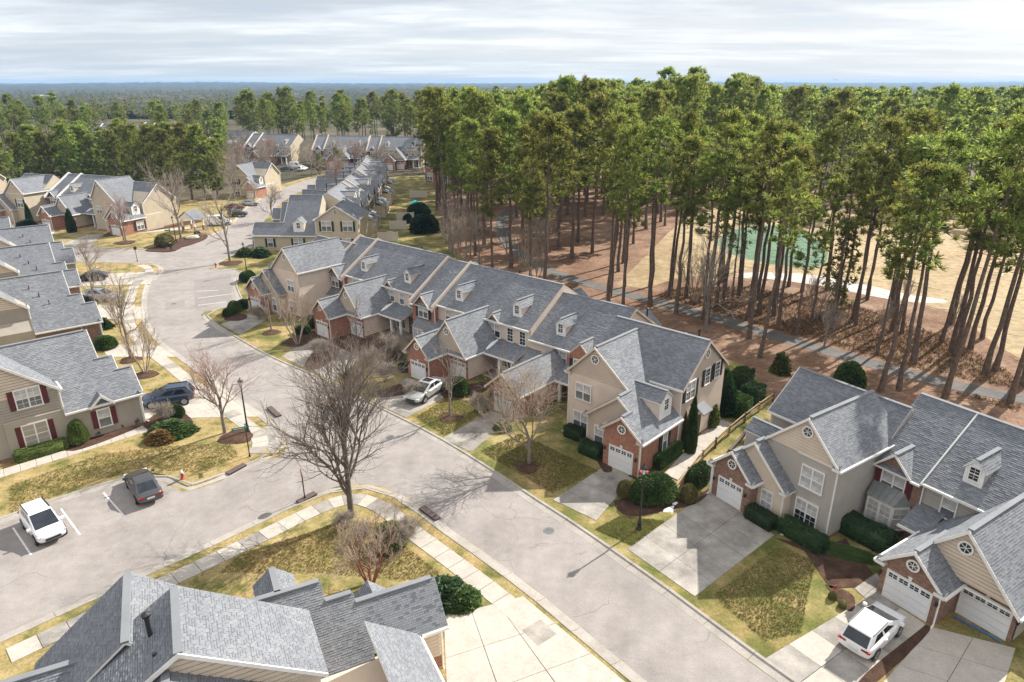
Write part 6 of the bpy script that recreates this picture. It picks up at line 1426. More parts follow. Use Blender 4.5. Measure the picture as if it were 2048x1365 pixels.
# fallen needles and litter tufts on the lawn edges and in the woods: low grass tufts
def tuft_field(name, poly, n, mats, L, Wd, z=.1, avoid=()):
    W_ = wpoly(poly); x0, x1 = min(p[0] for p in W_), max(p[0] for p in W_); y0, y1 = min(p[1] for p in W_), max(p[1] for p in W_); C = []
    while len(C) < n:
        q = (rw.uniform(x0, x1), rw.uniform(y0, y1))
        if inside(q, W_) and not any(inside(q, a) for a in avoid): C.append((q[0], q[1], z))
    C = np.array(C); D = np.tile(np.array([[0, 0, .7]]), (n, 1)); V, F = tufts(C, D, 4, L, Wd, .8, rng)
    return put(name, np_mesh(name, V, F, mats, rng.integers(0, len(mats), len(F))), None, 'stuff')
for nm_, poly, n_, mats_, L_, W_ in (('grass', [(20, 1030), (200, 962), (300, 940), (400, 950), (480, 915), (460, 890), (330, 895), (200, 912), (20, 975)], 6000, ['lawn_straw', 'leaf_olive', 'lawn_straw', 'leaf_light'], .11, .022), ('grass', [(480, 1112), (690, 1045), (760, 1050), (880, 1150), (830, 1165), (640, 1150), (440, 1148)], 6000, ['lawn_straw', 'leaf_olive', 'lawn_straw'], .11, .022),
        ('grass', [(1555, 1095), (1630, 1125), (1600, 1270), (1530, 1285), (1425, 1195)], 5000, ['lawn_straw', 'leaf_olive', 'leaf_light'], .10, .02), ('grass', [(960, 905), (1040, 870), (1195, 945), (1105, 990)], 6000, ['lawn_straw', 'leaf_olive', 'leaf_light'], .11, .022), ('grass', [(830, 838), (900, 795), (980, 815), (890, 875)], 4000, ['lawn_straw', 'leaf_light'], .11, .022), ('grass', [(1190, 1062), (1240, 1035), (1330, 1045), (1265, 1095)], 4000, ['lawn_straw', 'leaf_light', 'leaf_olive'], .10, .02),
        ('needle_litter', [(1300, 600), (1480, 640), (1760, 740), (2040, 830), (2040, 760), (1900, 680), (1700, 610), (1480, 575), (1340, 580)], 9000, ['leaf_rust', 'mulch', 'lawn_straw'], .35, .04)): tuft_field(nm_, poly, n_, mats_, L_, W_, .105, (path, fair))
# far wooded country up to the horizon
def canopy(y0, y1, nx, ny, base, amp, name):
    ys = np.geomspace(y0, y1, ny); V = []
    for y_ in ys:
        xs = np.linspace(-1.15 * y_, 1.15 * y_, nx); V.append(np.stack([xs, np.full(nx, y_), np.zeros(nx)], 1))
    V = np.concatenate(V); x_, y_ = V[:, 0], V[:, 1]; sc_ = y_ / 1000
    bumps = rng.normal(0, 1, len(V)) * 1.3
    roll = np.sin(x_ * .0011 + y_ * .0007) * .5 + np.sin(x_ * .00043 - y_ * .0009 + 1.3) * .6 + np.sin(x_ * .0027 + 2.1) * .25
    V[:, 2] = base + amp * (y_ - y0) / (y1 - y0) + roll * (2.5 + 2.0 * np.minimum(sc_, 5)) + bumps * (1 + .25 * sc_)
    i = np.arange(nx - 1); F = []
    for r_ in range(ny - 1): F.append(np.stack([r_ * nx + i, r_ * nx + i + 1, (r_ + 1) * nx + i + 1, (r_ + 1) * nx + i], 1))
    return put(name, np_mesh(name, V, np.concatenate(F), 'canopy_far'), None, 'structure')
canopy(620, 9500, 420, 90, 4, 24, 'wooded_hills')
fw_ = []
while len(fw_) < 1500:
    y_ = 500 + 1500 * rw.random() ** 1.6; x_ = rw.uniform(-.85, .85) * y_; fw_.append((x_, y_, rw.uniform(7, 14)))
TINY = [pine(s, 24, .7, 6.0, .0, 18, 2, 4, 2.4, 1.5) for s in (51, 52, 53)]
mass_mesh('distant_woods', [(s, rw.randrange(3)) for s in fw_], [p[2] for p in TINY], NM)
# ------------------------------------------------------------------ cars
CARS = dict(
 suv=dict(L=4.5, W=.92, wb=2.72, rw=.35, st=[(-2.25, .98, .70, .46), (-2.16, 1.04, .84, .34), (-1.75, 1.06, .91, .26), (-.5, 1.04, .92, .22), (.6, 1.03, .92, .22), (1.05, 1.04, .91, .22), (1.7, .99, .89, .24), (2.1, .88, .82, .28), (2.25, .72, .64, .40)],
          gh=(1.42, .12, -1.80, -2.22, 1.00, 1.66, .88, .70), hood=1.1, rails=True),
 sedan=dict(L=4.85, W=.91, wb=2.8, rw=.33, st=[(-2.42, .80, .66, .46), (-2.34, .96, .80, .32), (-1.9, .99, .89, .26), (-.6, .95, .91, .2), (.6, .94, .91, .2), (1.1, .95, .90, .2), (1.8, .86, .87, .22), (2.25, .74, .78, .26), (2.42, .60, .62, .38)],
          gh=(1.36, .18, -1.0, -2.0, .93, 1.44, .85, .64), hood=1.1, rails=False),
 van=dict(L=5.3, W=.98, wb=3.3, rw=.36, st=[(-2.65, 1.25, .90, .42), (-2.6, 1.28, .97, .32), (-1.5, 1.28, .98, .28), (0, 1.26, .98, .26), (1.2, 1.24, .98, .26), (1.7, 1.15, .96, .26), (2.3, 1.02, .92, .30), (2.6, .86, .80, .36), (2.66, .70, .70, .44)],
          gh=(2.0, .95, -2.5, -2.62, 1.2, 2.35, .93, .80), hood=1.1, rails=False))
CARM = {}
def car_meshes(kind, paint):
    if (kind, paint) in CARM: return CARM[(kind, paint)]
    c = CARS[kind]; mb = MB(); rows = []
    for x, zt, hw, zb in c['st']:
        half = [(hw * .86, zb), (hw, zb + .16), (hw * 1.0, (zb + zt) * .5), (hw * .985, zt - .16), (hw * .94, zt - .05), (hw * .80, zt), (hw * .4, zt + .025)]
        ring = [(x, y, z) for y, z in half] + [(x, 0, zt + .03)] + [(x, -y, z) for y, z in reversed(half)]
        b = len(mb.v); mb.v += ring; rows.append((b, len(ring)))
    for (a, n), (b, _) in zip(rows, rows[1:]):
        for i in range(n): mb.f.append((a + i, a + (i + 1) % n, b + (i + 1) % n, b + i)); mb.m.append(0)
    mb.f.append(tuple(range(rows[0][0], rows[0][0] + rows[0][1]))[::-1]); mb.m.append(0); mb.f.append(tuple(range(rows[-1][0], rows[-1][0] + rows[-1][1]))); mb.m.append(0)
    xf, xrf, xrr, xr, zb, zt, wb_, wt = c['gh']
    def gp(x, w_, z): return (x, w_, z)
    # cabin: base ring, shoulder and a slightly domed roof
    base = [gp(xf, wb_ * .9, zb), gp(xf, -wb_ * .9, zb), gp(xr, -wb_ * .86, zb), gp(xr, wb_ * .86, zb)]
    roof = [gp(xrf, wt, zt - .05), gp(xrf, -wt, zt - .05), gp(xrr, -wt, zt - .06), gp(xrr, wt, zt - .06)]
    r2 = [gp(xrf - .1, wt * .86, zt - .005), gp(xrf - .1, -wt * .86, zt - .005), gp(xrr + .12, -wt * .86, zt - .015), gp(xrr + .12, wt * .86, zt - .015)]
    lower = mb; mb = MB(); b = 0; mb.v += base + roof + r2
    xm = (xf * .35 + xr * .65)
    for i in range(4):
        j = (i + 1) % 4; mb.f.append((b + i, b + j, b + 4 + j, b + 4 + i)); mb.m.append(0); mb.f.append((b + 4 + i, b + 4 + j, b + 8 + j, b + 8 + i)); mb.m.append(0)
    mb.f.append((b + 8, b + 9, b + 10, b + 11)); mb.m.append(0)
    body = lower.mesh('body', [paint], True); cabin = mb.mesh('cabin', [paint], True)
    def panel(P, name, inset=.1, off=.012, mat='car_glass'):
        P = [Vector(p) for p in P]; ce = sum(P, Vector()) / len(P); n = (P[1] - P[0]).cross(P[2] - P[0]).normalized()
        if n.dot(ce - Vector((0, 0, 1.0))) < 0: n = -n
        Q = [p.lerp(ce, inset) + n * off for p in P]; m = MB(); m.ext(Q, -n * .03, 0); return m.mesh(name, [mat])
    parts = [('windshield', panel([base[0], base[1], roof[1], roof[0]], 'windshield', .09)), ('rear_window', panel([base[2], base[3], roof[3], roof[2]], 'rear_window', .14 if kind != 'van' else .3))]
    for s in (-1, 1):
        A, B, C, D = Vector((xf, s * wb_ * .9, zb)), Vector((xr, s * wb_ * .86, zb)), Vector((xrr, s * wt, zt - .06)), Vector((xrf, s * wt, zt - .05))
        def at(u_, v_): return A.lerp(B, u_).lerp(D.lerp(C, u_), v_)
        for u0, u1 in (((.14, .47), (.50, .84)) if kind != 'van' else ((.14, .34),)): parts.append(('side_window', panel([at(u0 + .03, .16), at(u1, .16), at(u1 - .01 if u1 < .6 else u1 - .08, .86), at(u0 + (.07 if u0 < .3 else 0), .86)], 'side_window', .02)))
    xe, xs = c['st'][-1][0], c['st'][0][0]; W_ = c['W']
    def bx(name, x0, x1, y0, y1, z0, z1, mat): m = MB(); m.box(x0, x1, y0, y1, z0, z1); parts.append((name, m.mesh(name, [mat])))
    zf = c['st'][-2][1]; zr_ = c['st'][1][1]
    for s in (-1, 1):
        y0, y1 = sorted((s * W_ * .58, s * W_ * .90)); bx('headlight', xe - .30, xe - .09, y0, y1, zf - .17, zf - .05, 'lamp_clear'); y0, y1 = sorted((s * W_ * .45, s * W_ * .93)); bx('tail_light', xs + .0, xs + .16, y0, y1, zr_ - .22, zr_ - .10, 'light_red')
        y0, y1 = sorted((s * W_ * .98, s * (W_ + .2))); bx('wing_mirror', xf - .42, xf - .26, y0, y1, zb - .01, zb + .15, paint)
        for xx in (.5, -.42): y0, y1 = sorted((s * W_ * .985, s * (W_ * 1.0 + .02))); bx('door_handle', xx - .12, xx + .08, y0, y1, zb - .16, zb - .12, paint)
        if c['rails']: y0, y1 = sorted((s * wt * .90, s * wt * .98)); bx('roof_rail', xrr + .1, xrf - .15, y0, y1, zt - .03, zt + .035, 'black_metal')
    bx('grille', xe - .06, xe + .015, -W_ * .5, W_ * .5, .46, .62, 'plastic_black'); bx('bumper', xe - .05, xe + .01, -W_ * .6, W_ * .6, .30, .38, 'plastic_black')
    bx('license_plate', xs - .02, xs + .02, -.26, .26, .60, .74, 'plate')
    wm_ = MB(); r = c['rw']; pr = [(.001, -.11), (r * .9, -.11), (r, -.07), (r, .07), (r * .9, .11), (.001, .11)]; wm_.lathe(pr, 20); wheel = wm_.mesh('wheel', ['tyre'], True)
    rm = MB(); rm.lathe([(.001, .118), (r * .22, .122), (r * .25, .108), (r * .62, .112), (r * .66, .118), (r * .66, .10)], 20)
    for i in range(5): t = 1.2566 * i; rm.beam((0, 0, .112), (r * .64 * math.cos(t), r * .64 * math.sin(t), .112), (-math.sin(t), math.cos(t), 0), .06, (0, 0, 1), .012)
    rim = rm.mesh('rim', ['rim']); am = MB(); am.lathe([(.001, 0), (r + .07, 0), (r + .07, .012), (.001, .012)], 20); arch = am.mesh('wheel_arch', ['plastic_black'])
    CARM[(kind, paint)] = ((body, cabin), parts, wheel, rim, arch); return CARM[(kind, paint)]
def car(kind, paint, loc, heading, label, name='parked_car', cat='car', s=1.0, group='cars parked along the streets', detail=True):
    body, parts, wheel, rim, arch = car_meshes(kind, paint); c = CARS[kind]
    t = thing(name, label, cat, loc, heading, group, s)
    o = put('body', body[0], t); m = o.modifiers.new('s', 'SUBSURF'); m.levels = m.render_levels = 2
    o = put('cabin', body[1], t); m = o.modifiers.new('b', 'BEVEL'); m.width = .11; m.segments = 4; m.limit_method = 'ANGLE'; m.angle_limit = .2
    for n_, me in parts:
        if detail or n_ in ('windshield', 'rear_window', 'side_window', 'tail_light'): put(n_, me, t)
    for sx in (1, -1):
        for sy in (1, -1):
            a = put('wheel_arch', arch, t, None, (sx * c['wb'] / 2, sy * (c['W'] - .005), c['rw'] + .02)); a.rotation_euler = (-sy * math.pi / 2, 0, 0)
            w_ = put('wheel', wheel, t, None, (sx * c['wb'] / 2, sy * (c['W'] - .10), c['rw'])); w_.rotation_euler = (-sy * math.pi / 2, 0, 0); put('rim', rim, w_)
    return t
def by_wheels(f, r, side, half=.8):
    """car pose from the ground points of the two visible wheels; side +1 when the car body lies to the left of the heading"""
    A, B = g(*f), g(*r); d = (A - B).normalized(); n_ = Vector((-d.y, d.x, 0)); c = (A + B) / 2 + n_ * half * side
    return c, math.atan2(d.y, d.x)
c, h_ = by_wheels((75.5, 1089.4), (50, 1056), 1); cw = car('suv', 'paint_white', c + Vector((0, 0, .005)), h_, 'white suv nosing out of the marked bay on the small street')
cw['label'] = 'white suv parked nose to the street in the lower left bay'
c, h_ = by_wheels((256.6, 975), (275, 1007.7), -1); car('sedan', 'paint_grey', c + Vector((0, 0, .005)), h_, 'dark grey sedan showing red tail lights in the bay by the hydrant')
c, h_ = by_wheels((1794, 1272.5), (1744, 1324), 1); car('suv', 'paint_white', c + Vector((0, 0, .125)), h_, 'white suv facing the garage on the drive at the lower right')
c, h_ = by_wheels((848.6, 810), (885.8, 785), -1, .9); car('sedan', 'paint_silver', c + Vector((0, 0, .125)), h_, 'silver sedan with sunroof on the shaded driveway of the middle row', s=1.08)
c, h_ = by_wheels((309, 819.7), (366, 812), -1); car('suv', 'paint_blue', c + Vector((0, 0, .125)), h_, 'dark blue suv on the corner driveway behind the bare tree', s=1.05)
A, B = g(412, 455), g(458, 452); car('van', 'paint_white', (A + B) / 2 + Vector((0, 1.0, 0)), math.atan2((B - A).y, (B - A).x), 'white cargo van with side windows at the far bend', 'parked_van', 'van', 1.0)
A, B = g(208, 562), g(153, 566); car('sedan', 'paint_black', (A + B) / 2 + Vector((0, .6, .125)), math.atan2((B - A).y, (B - A).x), 'dark sedan on the drive at the left, half under a bare tree', s=1.0)
A, B = g(168, 604), g(232, 606); car('suv', 'paint_paleblue', (A + B) / 2 + Vector((0, .7, .125)), math.atan2((B - A).y, (B - A).x), 'pale blue suv on the left drive between two clipped shrubs')
for p, k_, pt, h_, lb in (((500, 412), 'sedan', 'paint_silver', .3, 'silver car parked past the white van under bare branches'), ((476, 434), 'suv', 'paint_black', .15, 'black car parked directly behind the white van'), ((470, 420), 'sedan', 'paint_maroon', .2, 'maroon car parked between black and silver cars past the van'), ((592, 338), 'van', 'paint_white', .1, 'white van among the far parked cars'), ((606, 342), 'suv', 'paint_white', 1.2, 'white car in the far lot beside the white van'), ((626, 338), 'suv', 'paint_black', .3, 'dark car at the right end of the far lot'), ((575, 342), 'sedan', 'paint_blue', .1, 'blue car at the left end of the far lot')):
    car(k_, pt, g(*p) + Vector((0, 0, .1)), h_, lb, detail=False)
sr = MB(); sr.box(-.42, .32, -.42, .42, 0, .012)
sil = [o for o in bpy.data.objects if o.get('label', '').startswith('silver sedan with')][0]
q_ = sr.build('sunroof', ['car_glass'], sil); q_.location = (-.3, 0, 1.425)

# ------------------------------------------------------------------ street furniture
def lamp_post(p, label, H_=5.1):
    t = thing('street_lamp', label, 'street lamp', g(*p) + Vector((0, 0, .1)), 0, 'black lantern street lamps')
    m = MB(); m.lathe([(.20, 0), (.20, .10), (.15, .16), (.13, .55), (.16, .60), (.10, .68), (.075, 1.0), (.055, H_ - .75), (.09, H_ - .72), (.09, H_ - .66), (.05, H_ - .64)], 12); m.build('post', ['black_metal'], t, None, True)
    m = MB(); m.lathe([(.10, H_ - .66), (.17, H_ - .22)], 8); m.build('lantern_glass', ['lamp_clear'], t)
    m = MB(); m.lathe([(.24, H_ - .24), (.25, H_ - .19), (.17, H_ - .10), (.07, H_ - .02), (.05, H_ + .06), (.02, H_ + .14), (.001, H_ + .16)], 10); m.build('lantern_cap', ['black_metal'], t, None, True)
    for i in range(4):
        a = math.pi / 4 + i * math.pi / 2; m = MB(); m.beam((.11 * math.cos(a), .11 * math.sin(a), H_ - .66), (.19 * math.cos(a), .19 * math.sin(a), H_ - .22), (-math.sin(a), math.cos(a), 0), .025, (math.cos(a), math.sin(a), 0), .02); m.build('lantern_bar', ['black_metal'], t)
    return t
lamp_post((1278, 1062), 'black lantern street lamp on the grass before the large evergreen mound'); lamp_post((496, 866), 'black lantern street lamp at the left corner of the crossing'); lamp_post((353, 487), 'black lantern street lamp on the mulch behind the walking person'); lamp_post((494, 548), 'black lantern street lamp beside the far parking bay', 5.0)
def flat_text(txt, size, parent, mat, loc, rot, name='lettering'):
    cu = bpy.data.curves.new(name, 'FONT'); cu.body = txt; cu.size = size; cu.align_x = 'CENTER'; cu.align_y = 'CENTER'; cu.extrude = .002
    o = bpy.data.objects.new(name, cu); me = bpy.data.meshes.new_from_object(o); bpy.data.objects.remove(o); me.materials.clear(); me.materials.append(MATS[mat])
    q = put(name, me, parent, None, loc); q.rotation_euler = rot; return q
def pole_sign(p, H_, label, name, cat, rz=0):
    t = thing(name, label, cat, g(*p) + Vector((0, 0, .1)), rz); m = MB(); m.tube([(0, 0, -.1), (0, 0, H_)], .045, 8); m.lathe([(.07, 0), (.09, .1), (.05, .25)], 8); m.build('post', ['black_metal'], t); return t
t = pole_sign((500, 916), 3.05, 'black pole with two green street name blades at the corner', 'street_sign', 'street sign', R(25))
for i, (a, z) in enumerate(((0, 2.72), (math.pi / 2, 2.92))):
    m = MB(); m.box(-1.05 if i == 0 else -.7, .12, -.015, .015, -.11, .11); o = m.build('sign_blade', ['sign_green'], t); o.location = (0, 0, z); o.rotation_euler = (0, 0, a)
    m = MB(); m.box(-.88 if i == 0 else -.55, -.12, -.019, .019, -.035, .035); m.build('lettering', ['plate'], o)
t = pole_sign((610, 1000), 2.1, 'red octagonal stop sign on a black pole at the grass strip', 'stop_sign', 'stop sign', R(-62))
m = MB(); m.ext([(.38 * math.cos(R(22.5 + 45 * i)), -.05, 2.15 + .38 * math.sin(R(22.5 + 45 * i))) for i in range(8)], (0, .02, 0)); sp = m.build('sign_plate', ['sign_red'], t)
flat_text('STOP', .26, sp, 'plate', (0, -.054, 2.15), (math.pi / 2, 0, 0))
t = pole_sign((344, 489), 2.9, 'far street sign with two green blades behind the walking person', 'street_sign', 'street sign', R(10))
for i, a in enumerate((0, 2.0)):
    m = MB(); m.box(-.9, .9 if i else .1, -.015, .015, -.12, .12); o = m.build('sign_blade', ['sign_green'], t); o.location = (0, 0, 2.6 + .25 * i); o.rotation_euler = (0, 0, a)
t = pole_sign((275, 524), 2.2, 'sign on a black pole seen from behind beside the far street', 'stop_sign', 'stop sign', R(70))
m = MB(); m.ext([(.36 * math.cos(R(22.5 + 45 * i)), -.05, 2.3 + .36 * math.sin(R(22.5 + 45 * i))) for i in range(8)], (0, .02, 0)); m.build('sign_plate', ['black_metal'], t)
def hydrant(p, label, cap='hydrant_white'):
    t = thing('fire_hydrant', label, 'fire hydrant', g(*p) + Vector((0, 0, .1)), .5, 'fire hydrants')
    m = MB(); m.lathe([(.17, 0), (.17, .05), (.11, .07), (.105, .5), (.15, .53), (.15, .57)], 12); m.build('barrel', ['hydrant_red'], t, None, True)
    m = MB(); m.lathe([(.14, .57), (.12, .68), (.06, .76), (.03, .78), (.03, .83), (.001, .83)], 12); m.build('bonnet', [cap], t, None, True)
    for a in (0, math.pi / 2, math.pi): m = MB(); m.tube([(.08 * math.cos(a), .08 * math.sin(a), .42), (.19 * math.cos(a), .19 * math.sin(a), .42)], .06, 8); m.build('nozzle', [cap], t)
hydrant((366, 961), 'red fire hydrant with white bonnet on the corner lawn'); hydrant((432, 536), 'small red fire hydrant at the far parking bay', 'hydrant_red')
def solid(name, label, cat, p, dims, mat, rz=0, z=.1, bev=.02):
    m = MB(); a, b, c_ = dims; m.box(-a / 2, a / 2, -b / 2, b / 2, 0, c_ - .03); m.ext([(-a / 2 + .03, -b / 2 + .03, c_ - .03), (a / 2 - .03, -b / 2 + .03, c_ - .03), (a / 2 - .03, b / 2 - .03, c_ - .03), (-a / 2 + .03, b / 2 - .03, c_ - .03)], (0, 0, .03))
    o = m.build(name, [mat]); o.location = (g(*p) if len(p) == 2 else Vector(p)) + Vector((0, 0, z)); o.rotation_euler = (0, 0, rz); tag(o, label, cat); return o
solid('utility_box', 'green utility box behind the large evergreen mound', 'utility box', (1303, 974), (.75, .6, .8), 'utility_green', R(40))
t = thing('waste_bin', 'red bin against the brick corner by the nearest garage', 'bin', g(1286, 963) + Vector((0, 0, .1)), R(45)); m = MB(); m.ext([(-.24, -.24, 0), (.24, -.24, 0), (.28, .28, 0), (-.28, .28, 0)], (0, 0, .7)); m.build('body', ['hydrant_red'], t); m = MB(); m.ext([(-.3, -.3, .7), (.3, -.3, .7), (.3, .3, .78), (-.3, .3, .78)], (0, 0, .06)); m.build('lid', ['hydrant_red'], t)
t = thing('cooling_unit', 'grey outdoor cooling unit between clipped hedges', 'air conditioner', g(1474, 806) + Vector((0, 0, .1)), R(45)); m = MB(); m.box(-.42, .42, -.42, .42, 0, .8); m.build('casing', ['ac_metal'], t); m = MB(); m.lathe([(.36, .805), (.36, .83), (.30, .83), (.30, .815), (.08, .86), (.001, .86)], 16); m.build('fan_guard', ['plastic_black'], t)
# snow remnants
def snow_patch(p, label, s):
    m = MB(); k = 14; m.lathe([(1, 0), (.8, .06), (.4, .10), (.01, .12)], k); rr = random.Random(int(p[0])); f = [rr.uniform(.5, 1.15) for _ in range(k)]
    m.v = [(x * f[i % k] * s, y * f[i % k] * s * .6, z) for i, (x, y, z) in enumerate(m.v)]
    o = m.build('snow_patch', ['snow'], None, None, True); o.location = g(*p) + Vector((0, 0, .1)); o.rotation_euler = (0, 0, R(35)); tag(o, label, 'snow')
snow_patch((1340, 1021), 'larger crumbled snow remnant between evergreen mound and driveway', .65); snow_patch((1350, 1010), 'smaller crumbled snow remnant behind the larger one', .35)
# yard sign
t = thing('yard_sign', 'small red octagonal yard sign in the mulch by the white car', 'sign', g(1667, 1196) + Vector((0, 0, .12)), R(30)); m = MB(); m.tube([(0, 0, -.1), (0, 0, .55)], .014, 5); m.build('stake', ['grey_metal'], t)
m = MB(); m.ext([(.16 * math.cos(R(22.5 + 45 * i)), -.01, .66 + .16 * math.sin(R(22.5 + 45 * i))) for i in range(8)], (0, .02, 0)); m.build('sign_plate', ['hydrant_red'], t)
# rail fence and retaining wall between the two rows
def rail_fence(pts, label):
    P = [g(*p) for p in pts]; t = thing('rail_fence', label, 'fence', P[0] + Vector((0, 0, .1)), 0)
    for i, q in enumerate(P):
        m = MB(); q = q - P[0]; m.box(q.x - .07, q.x + .07, q.y - .07, q.y + .07, -.1, 1.05); m.build('post', ['wood_dark' if i % 2 else 'wood_rail'], t)
        if i + 1 < len(P):
            r = P[i + 1] - P[0]
            for z in (.42, .82): m = MB(); m.beam(q + Vector((0, 0, z)), r + Vector((0, 0, z + .03)), (-(r - q).y, (r - q).x, 0), .07, (0, 0, 1), .13); m.build('rail', ['wood_rail'], t)
rail_fence([(1350, 996), (1375, 960), (1404, 925), (1430, 899), (1457, 874), (1488, 848), (1517, 826), (1545, 806)], 'weathered wooden split rail fence running down between the two rows')
t = thing('retaining_wall', 'low stepped block retaining wall beside the rail fence', 'wall', g(1440, 900) + Vector((0, 0, .1)), 0); bm_ = MB(); bm_.box(-.16, .16, -.11, .11, 0, .14); BL = bm_.mesh('block', ['block_stone'])
A, B = g(1452, 915) - g(1440, 900), g(1492, 868) - g(1440, 900); ang = math.atan2((B - A).y, (B - A).x); n_ = int((B - A).length / .36)
for r in range(4):
    for i in range(n_):
        q = A.lerp(B, (i + .5 + .5 * (r % 2)) / (n_ + .5)); put('block', BL, t, None, (q.x - math.sin(ang) * -.05 * r, q.y + math.cos(ang) * -.05 * r, r * .145), ang + rt.uniform(-.04, .04))
# patios behind the receding row
def vinyl(a, b, label, z0=.1):
    A, B = g(*a), g(*b); t = thing('privacy_fence', label, 'fence', A + Vector((0, 0, z0)), math.atan2((B - A).y, (B - A).x), 'patio fences of the receding row'); L_ = (B - A).length; n_ = max(2, int(L_ / .28)); w_ = L_ / n_
    m = MB(); m.box(-w_ / 2 + .012, w_ / 2 - .012, -.02, .02, .05, 1.75); pm = m.mesh('board', ['vinyl_fence'])
    for i in range(n_): put('board', pm, t, None, ((i + .5) * w_, 0, 0))
    for x in (0, L_ / 2, L_): m = MB(); m.box(x - .07, x + .07, -.06, .06, -.1, 1.95); m.build('post', ['vinyl_fence'], t)
    for z in (.06, 1.74): m = MB(); m.box(.07, L_ - .07, -.04, .04, z - .05, z + .06); m.build('rail', ['vinyl_fence'], t)
vinyl((756, 484), (796, 484), 'beige patio fence nearest the middle row roofs'); vinyl((780, 460), (813, 460), 'beige patio fence in front of the red parasol'); vinyl((794, 442), (828, 442), 'beige patio fence behind the red parasol'); vinyl((820, 396), (854, 396), 'beige patio fence farthest along the receding row')
t = thing('closed_parasol', 'closed red patio parasol between the beige fences', 'parasol', g(809, 441) + Vector((0, 0, .1)), 0); m = MB(); m.tube([(0, 0, 0), (0, 0, 2.6)], .025, 6); m.build('pole', ['grey_metal'], t); m = MB(); m.lathe([(.30, .85), (.24, 1.2), (.16, 1.9), (.05, 2.5), (.001, 2.6)], 10); m.build('canopy', ['umbrella_red'], t)
t = thing('shade_canopy', 'turquoise patio canopy behind the parasol', 'canopy', g(831, 424) + Vector((0, 0, .1)), .1)
for sx in (-1, 1):
    for sy in (-1, 1): m = MB(); m.tube([(sx * 1.1, sy * 1.1, 0), (sx * 1.1, sy * 1.1, 2.1)], .03, 5); m.build('leg', ['grey_metal'], t)
m = MB(); m.lathe([(1.6, 2.1), (.9, 2.4), (.001, 2.7)], 4); m.build('cover', ['tarp_blue'], t)
# rock by the far corner
m = MB(); m.lathe([(.9, 0), (1.0, .3), (.7, .62), (.001, .75)], 9); m.v = [(x * (1.5 + .2 * math.sin(5 * y)), y * .9, z * (1 + .2 * math.sin(3 * x))) for x, y, z in m.v]; o = m.build('boulder', ['rock']); o.location = g(385, 479) + Vector((0, 0, .1)); tag(o, 'pale boulder on the mulch at the far corner', 'boulder')
# entry porch of the upper row
t = thing('gabled_porch', 'white gabled entry porch on brick pillars beside the white van', 'porch', g(388, 462) + Vector((0, 0, .1)), R(-20))
for x in (-1.6, 1.6):
    for y in (-1.2, 1.2): m = MB(); m.box(x - .2, x + .2, y - .2, y + .2, 0, 1.0); m.build('pillar_base', ['brick_orange'], t); m = MB(); m.box(x - .12, x + .12, y - .12, y + .12, 1.0, 2.6); m.build('pillar', ['white_paint'], t)
m = MB(); m.ext([(-2, -1.7, 2.6), (2, -1.7, 2.6), (0, -1.7, 4.0)], (0, 3.4, 0)); m.build('gable', ['white_paint'], t)
for s in (-1, 1): m = MB(); m.ext([(0, -1.8, 4.1), (0, 1.8, 4.1), (s * 2.3, 1.8, 2.55), (s * 2.3, -1.8, 2.55)], (0, 0, .1)); m.build('roof', ['shingles_far'], t)
# small things on the ground
o = solid('tarp', 'blue strip lying before the right garage door', 'tarp', (1888, 1279), (.3, .3, .3), 'tarp_sheet_blue'); bpy.data.objects.remove(o)
A, B = g(1908, 1236), g(2001, 1287); d = (B - A).normalized(); n_ = Vector((d.y, -d.x, 0)); m = MB(); m.ext([tuple(p + Vector((0, 0, .135))) for p in (A, B, B + n_ * .14, A + n_ * .14)], (0, 0, .05)); o = m.build('door_mat_strip', ['tarp_sheet_blue']); tag(o, 'long blue strip on the drive along the right garage door', 'strip')
solid('splash_block', 'white splash block under the downspout of the greige corner', 'splash block', (1656, 1096), (.7, .3, .1), 'plate', R(-45))
solid('splash_block', 'white splash block in the mulch by the tall narrow window', 'splash block', (1567, 1072), (.45, .25, .1), 'plate', R(-20))
# door canopy of the nearest end townhouse
# ------------------------------------------------------------------ person and dog
def skin(name, verts, edges, rad, mat, parent, root=0):
    me = bpy.data.meshes.new(name); me.from_pydata(verts, edges, []); me.materials.append(MATS[mat]); o = put(name, me, parent)
    m = o.modifiers.new('skin', 'SKIN'); s2 = o.modifiers.new('sub', 'SUBSURF'); s2.levels = s2.render_levels = 1
    for i, r in enumerate(rad): o.data.skin_vertices[0].data[i].radius = (r, r) if not isinstance(r, tuple) else r
    o.data.skin_vertices[0].data[root].use_root = True; return o
pt = thing('person', 'person in black jacket and dark trousers walking a dog at the far corner', 'person', g(343, 504), R(200))
V = [(0, 0, .95), (0, 0, 1.15), (0, 0, 1.38), (0, 0, 1.50), (.10, .0, .92), (.13, .10, .50), (.13, -.02, .10), (.13, .13, .05), (-.10, 0, .92), (-.13, -.12, .50), (-.13, -.26, .12), (-.13, -.14, .04), (.19, 0, 1.40), (.26, .04, 1.13), (.24, .18, .95), (-.19, 0, 1.40), (-.25, -.05, 1.13), (-.24, .04, .90)]
E_ = [(0, 1), (1, 2), (2, 3), (0, 4), (4, 5), (5, 6), (6, 7), (0, 8), (8, 9), (9, 10), (10, 11), (2, 12), (12, 13), (13, 14), (2, 15), (15, 16), (16, 17)]
skin('body', V, E_, [(.17, .12), (.16, .11), (.19, .12), .06, .09, .07, .05, .045, .09, .07, .05, .045, .075, .055, .045, .075, .055, .045], 'cloth_black', pt)
hb = MB(); hb.lathe([(.001, -.13), (.06, -.12), (.085, -.04), (.095, .03), (.08, .10), (.001, .13)], 12); hd = hb.build('head', ['skin'], pt, None, True); hd.location = (0, .02, 1.63)
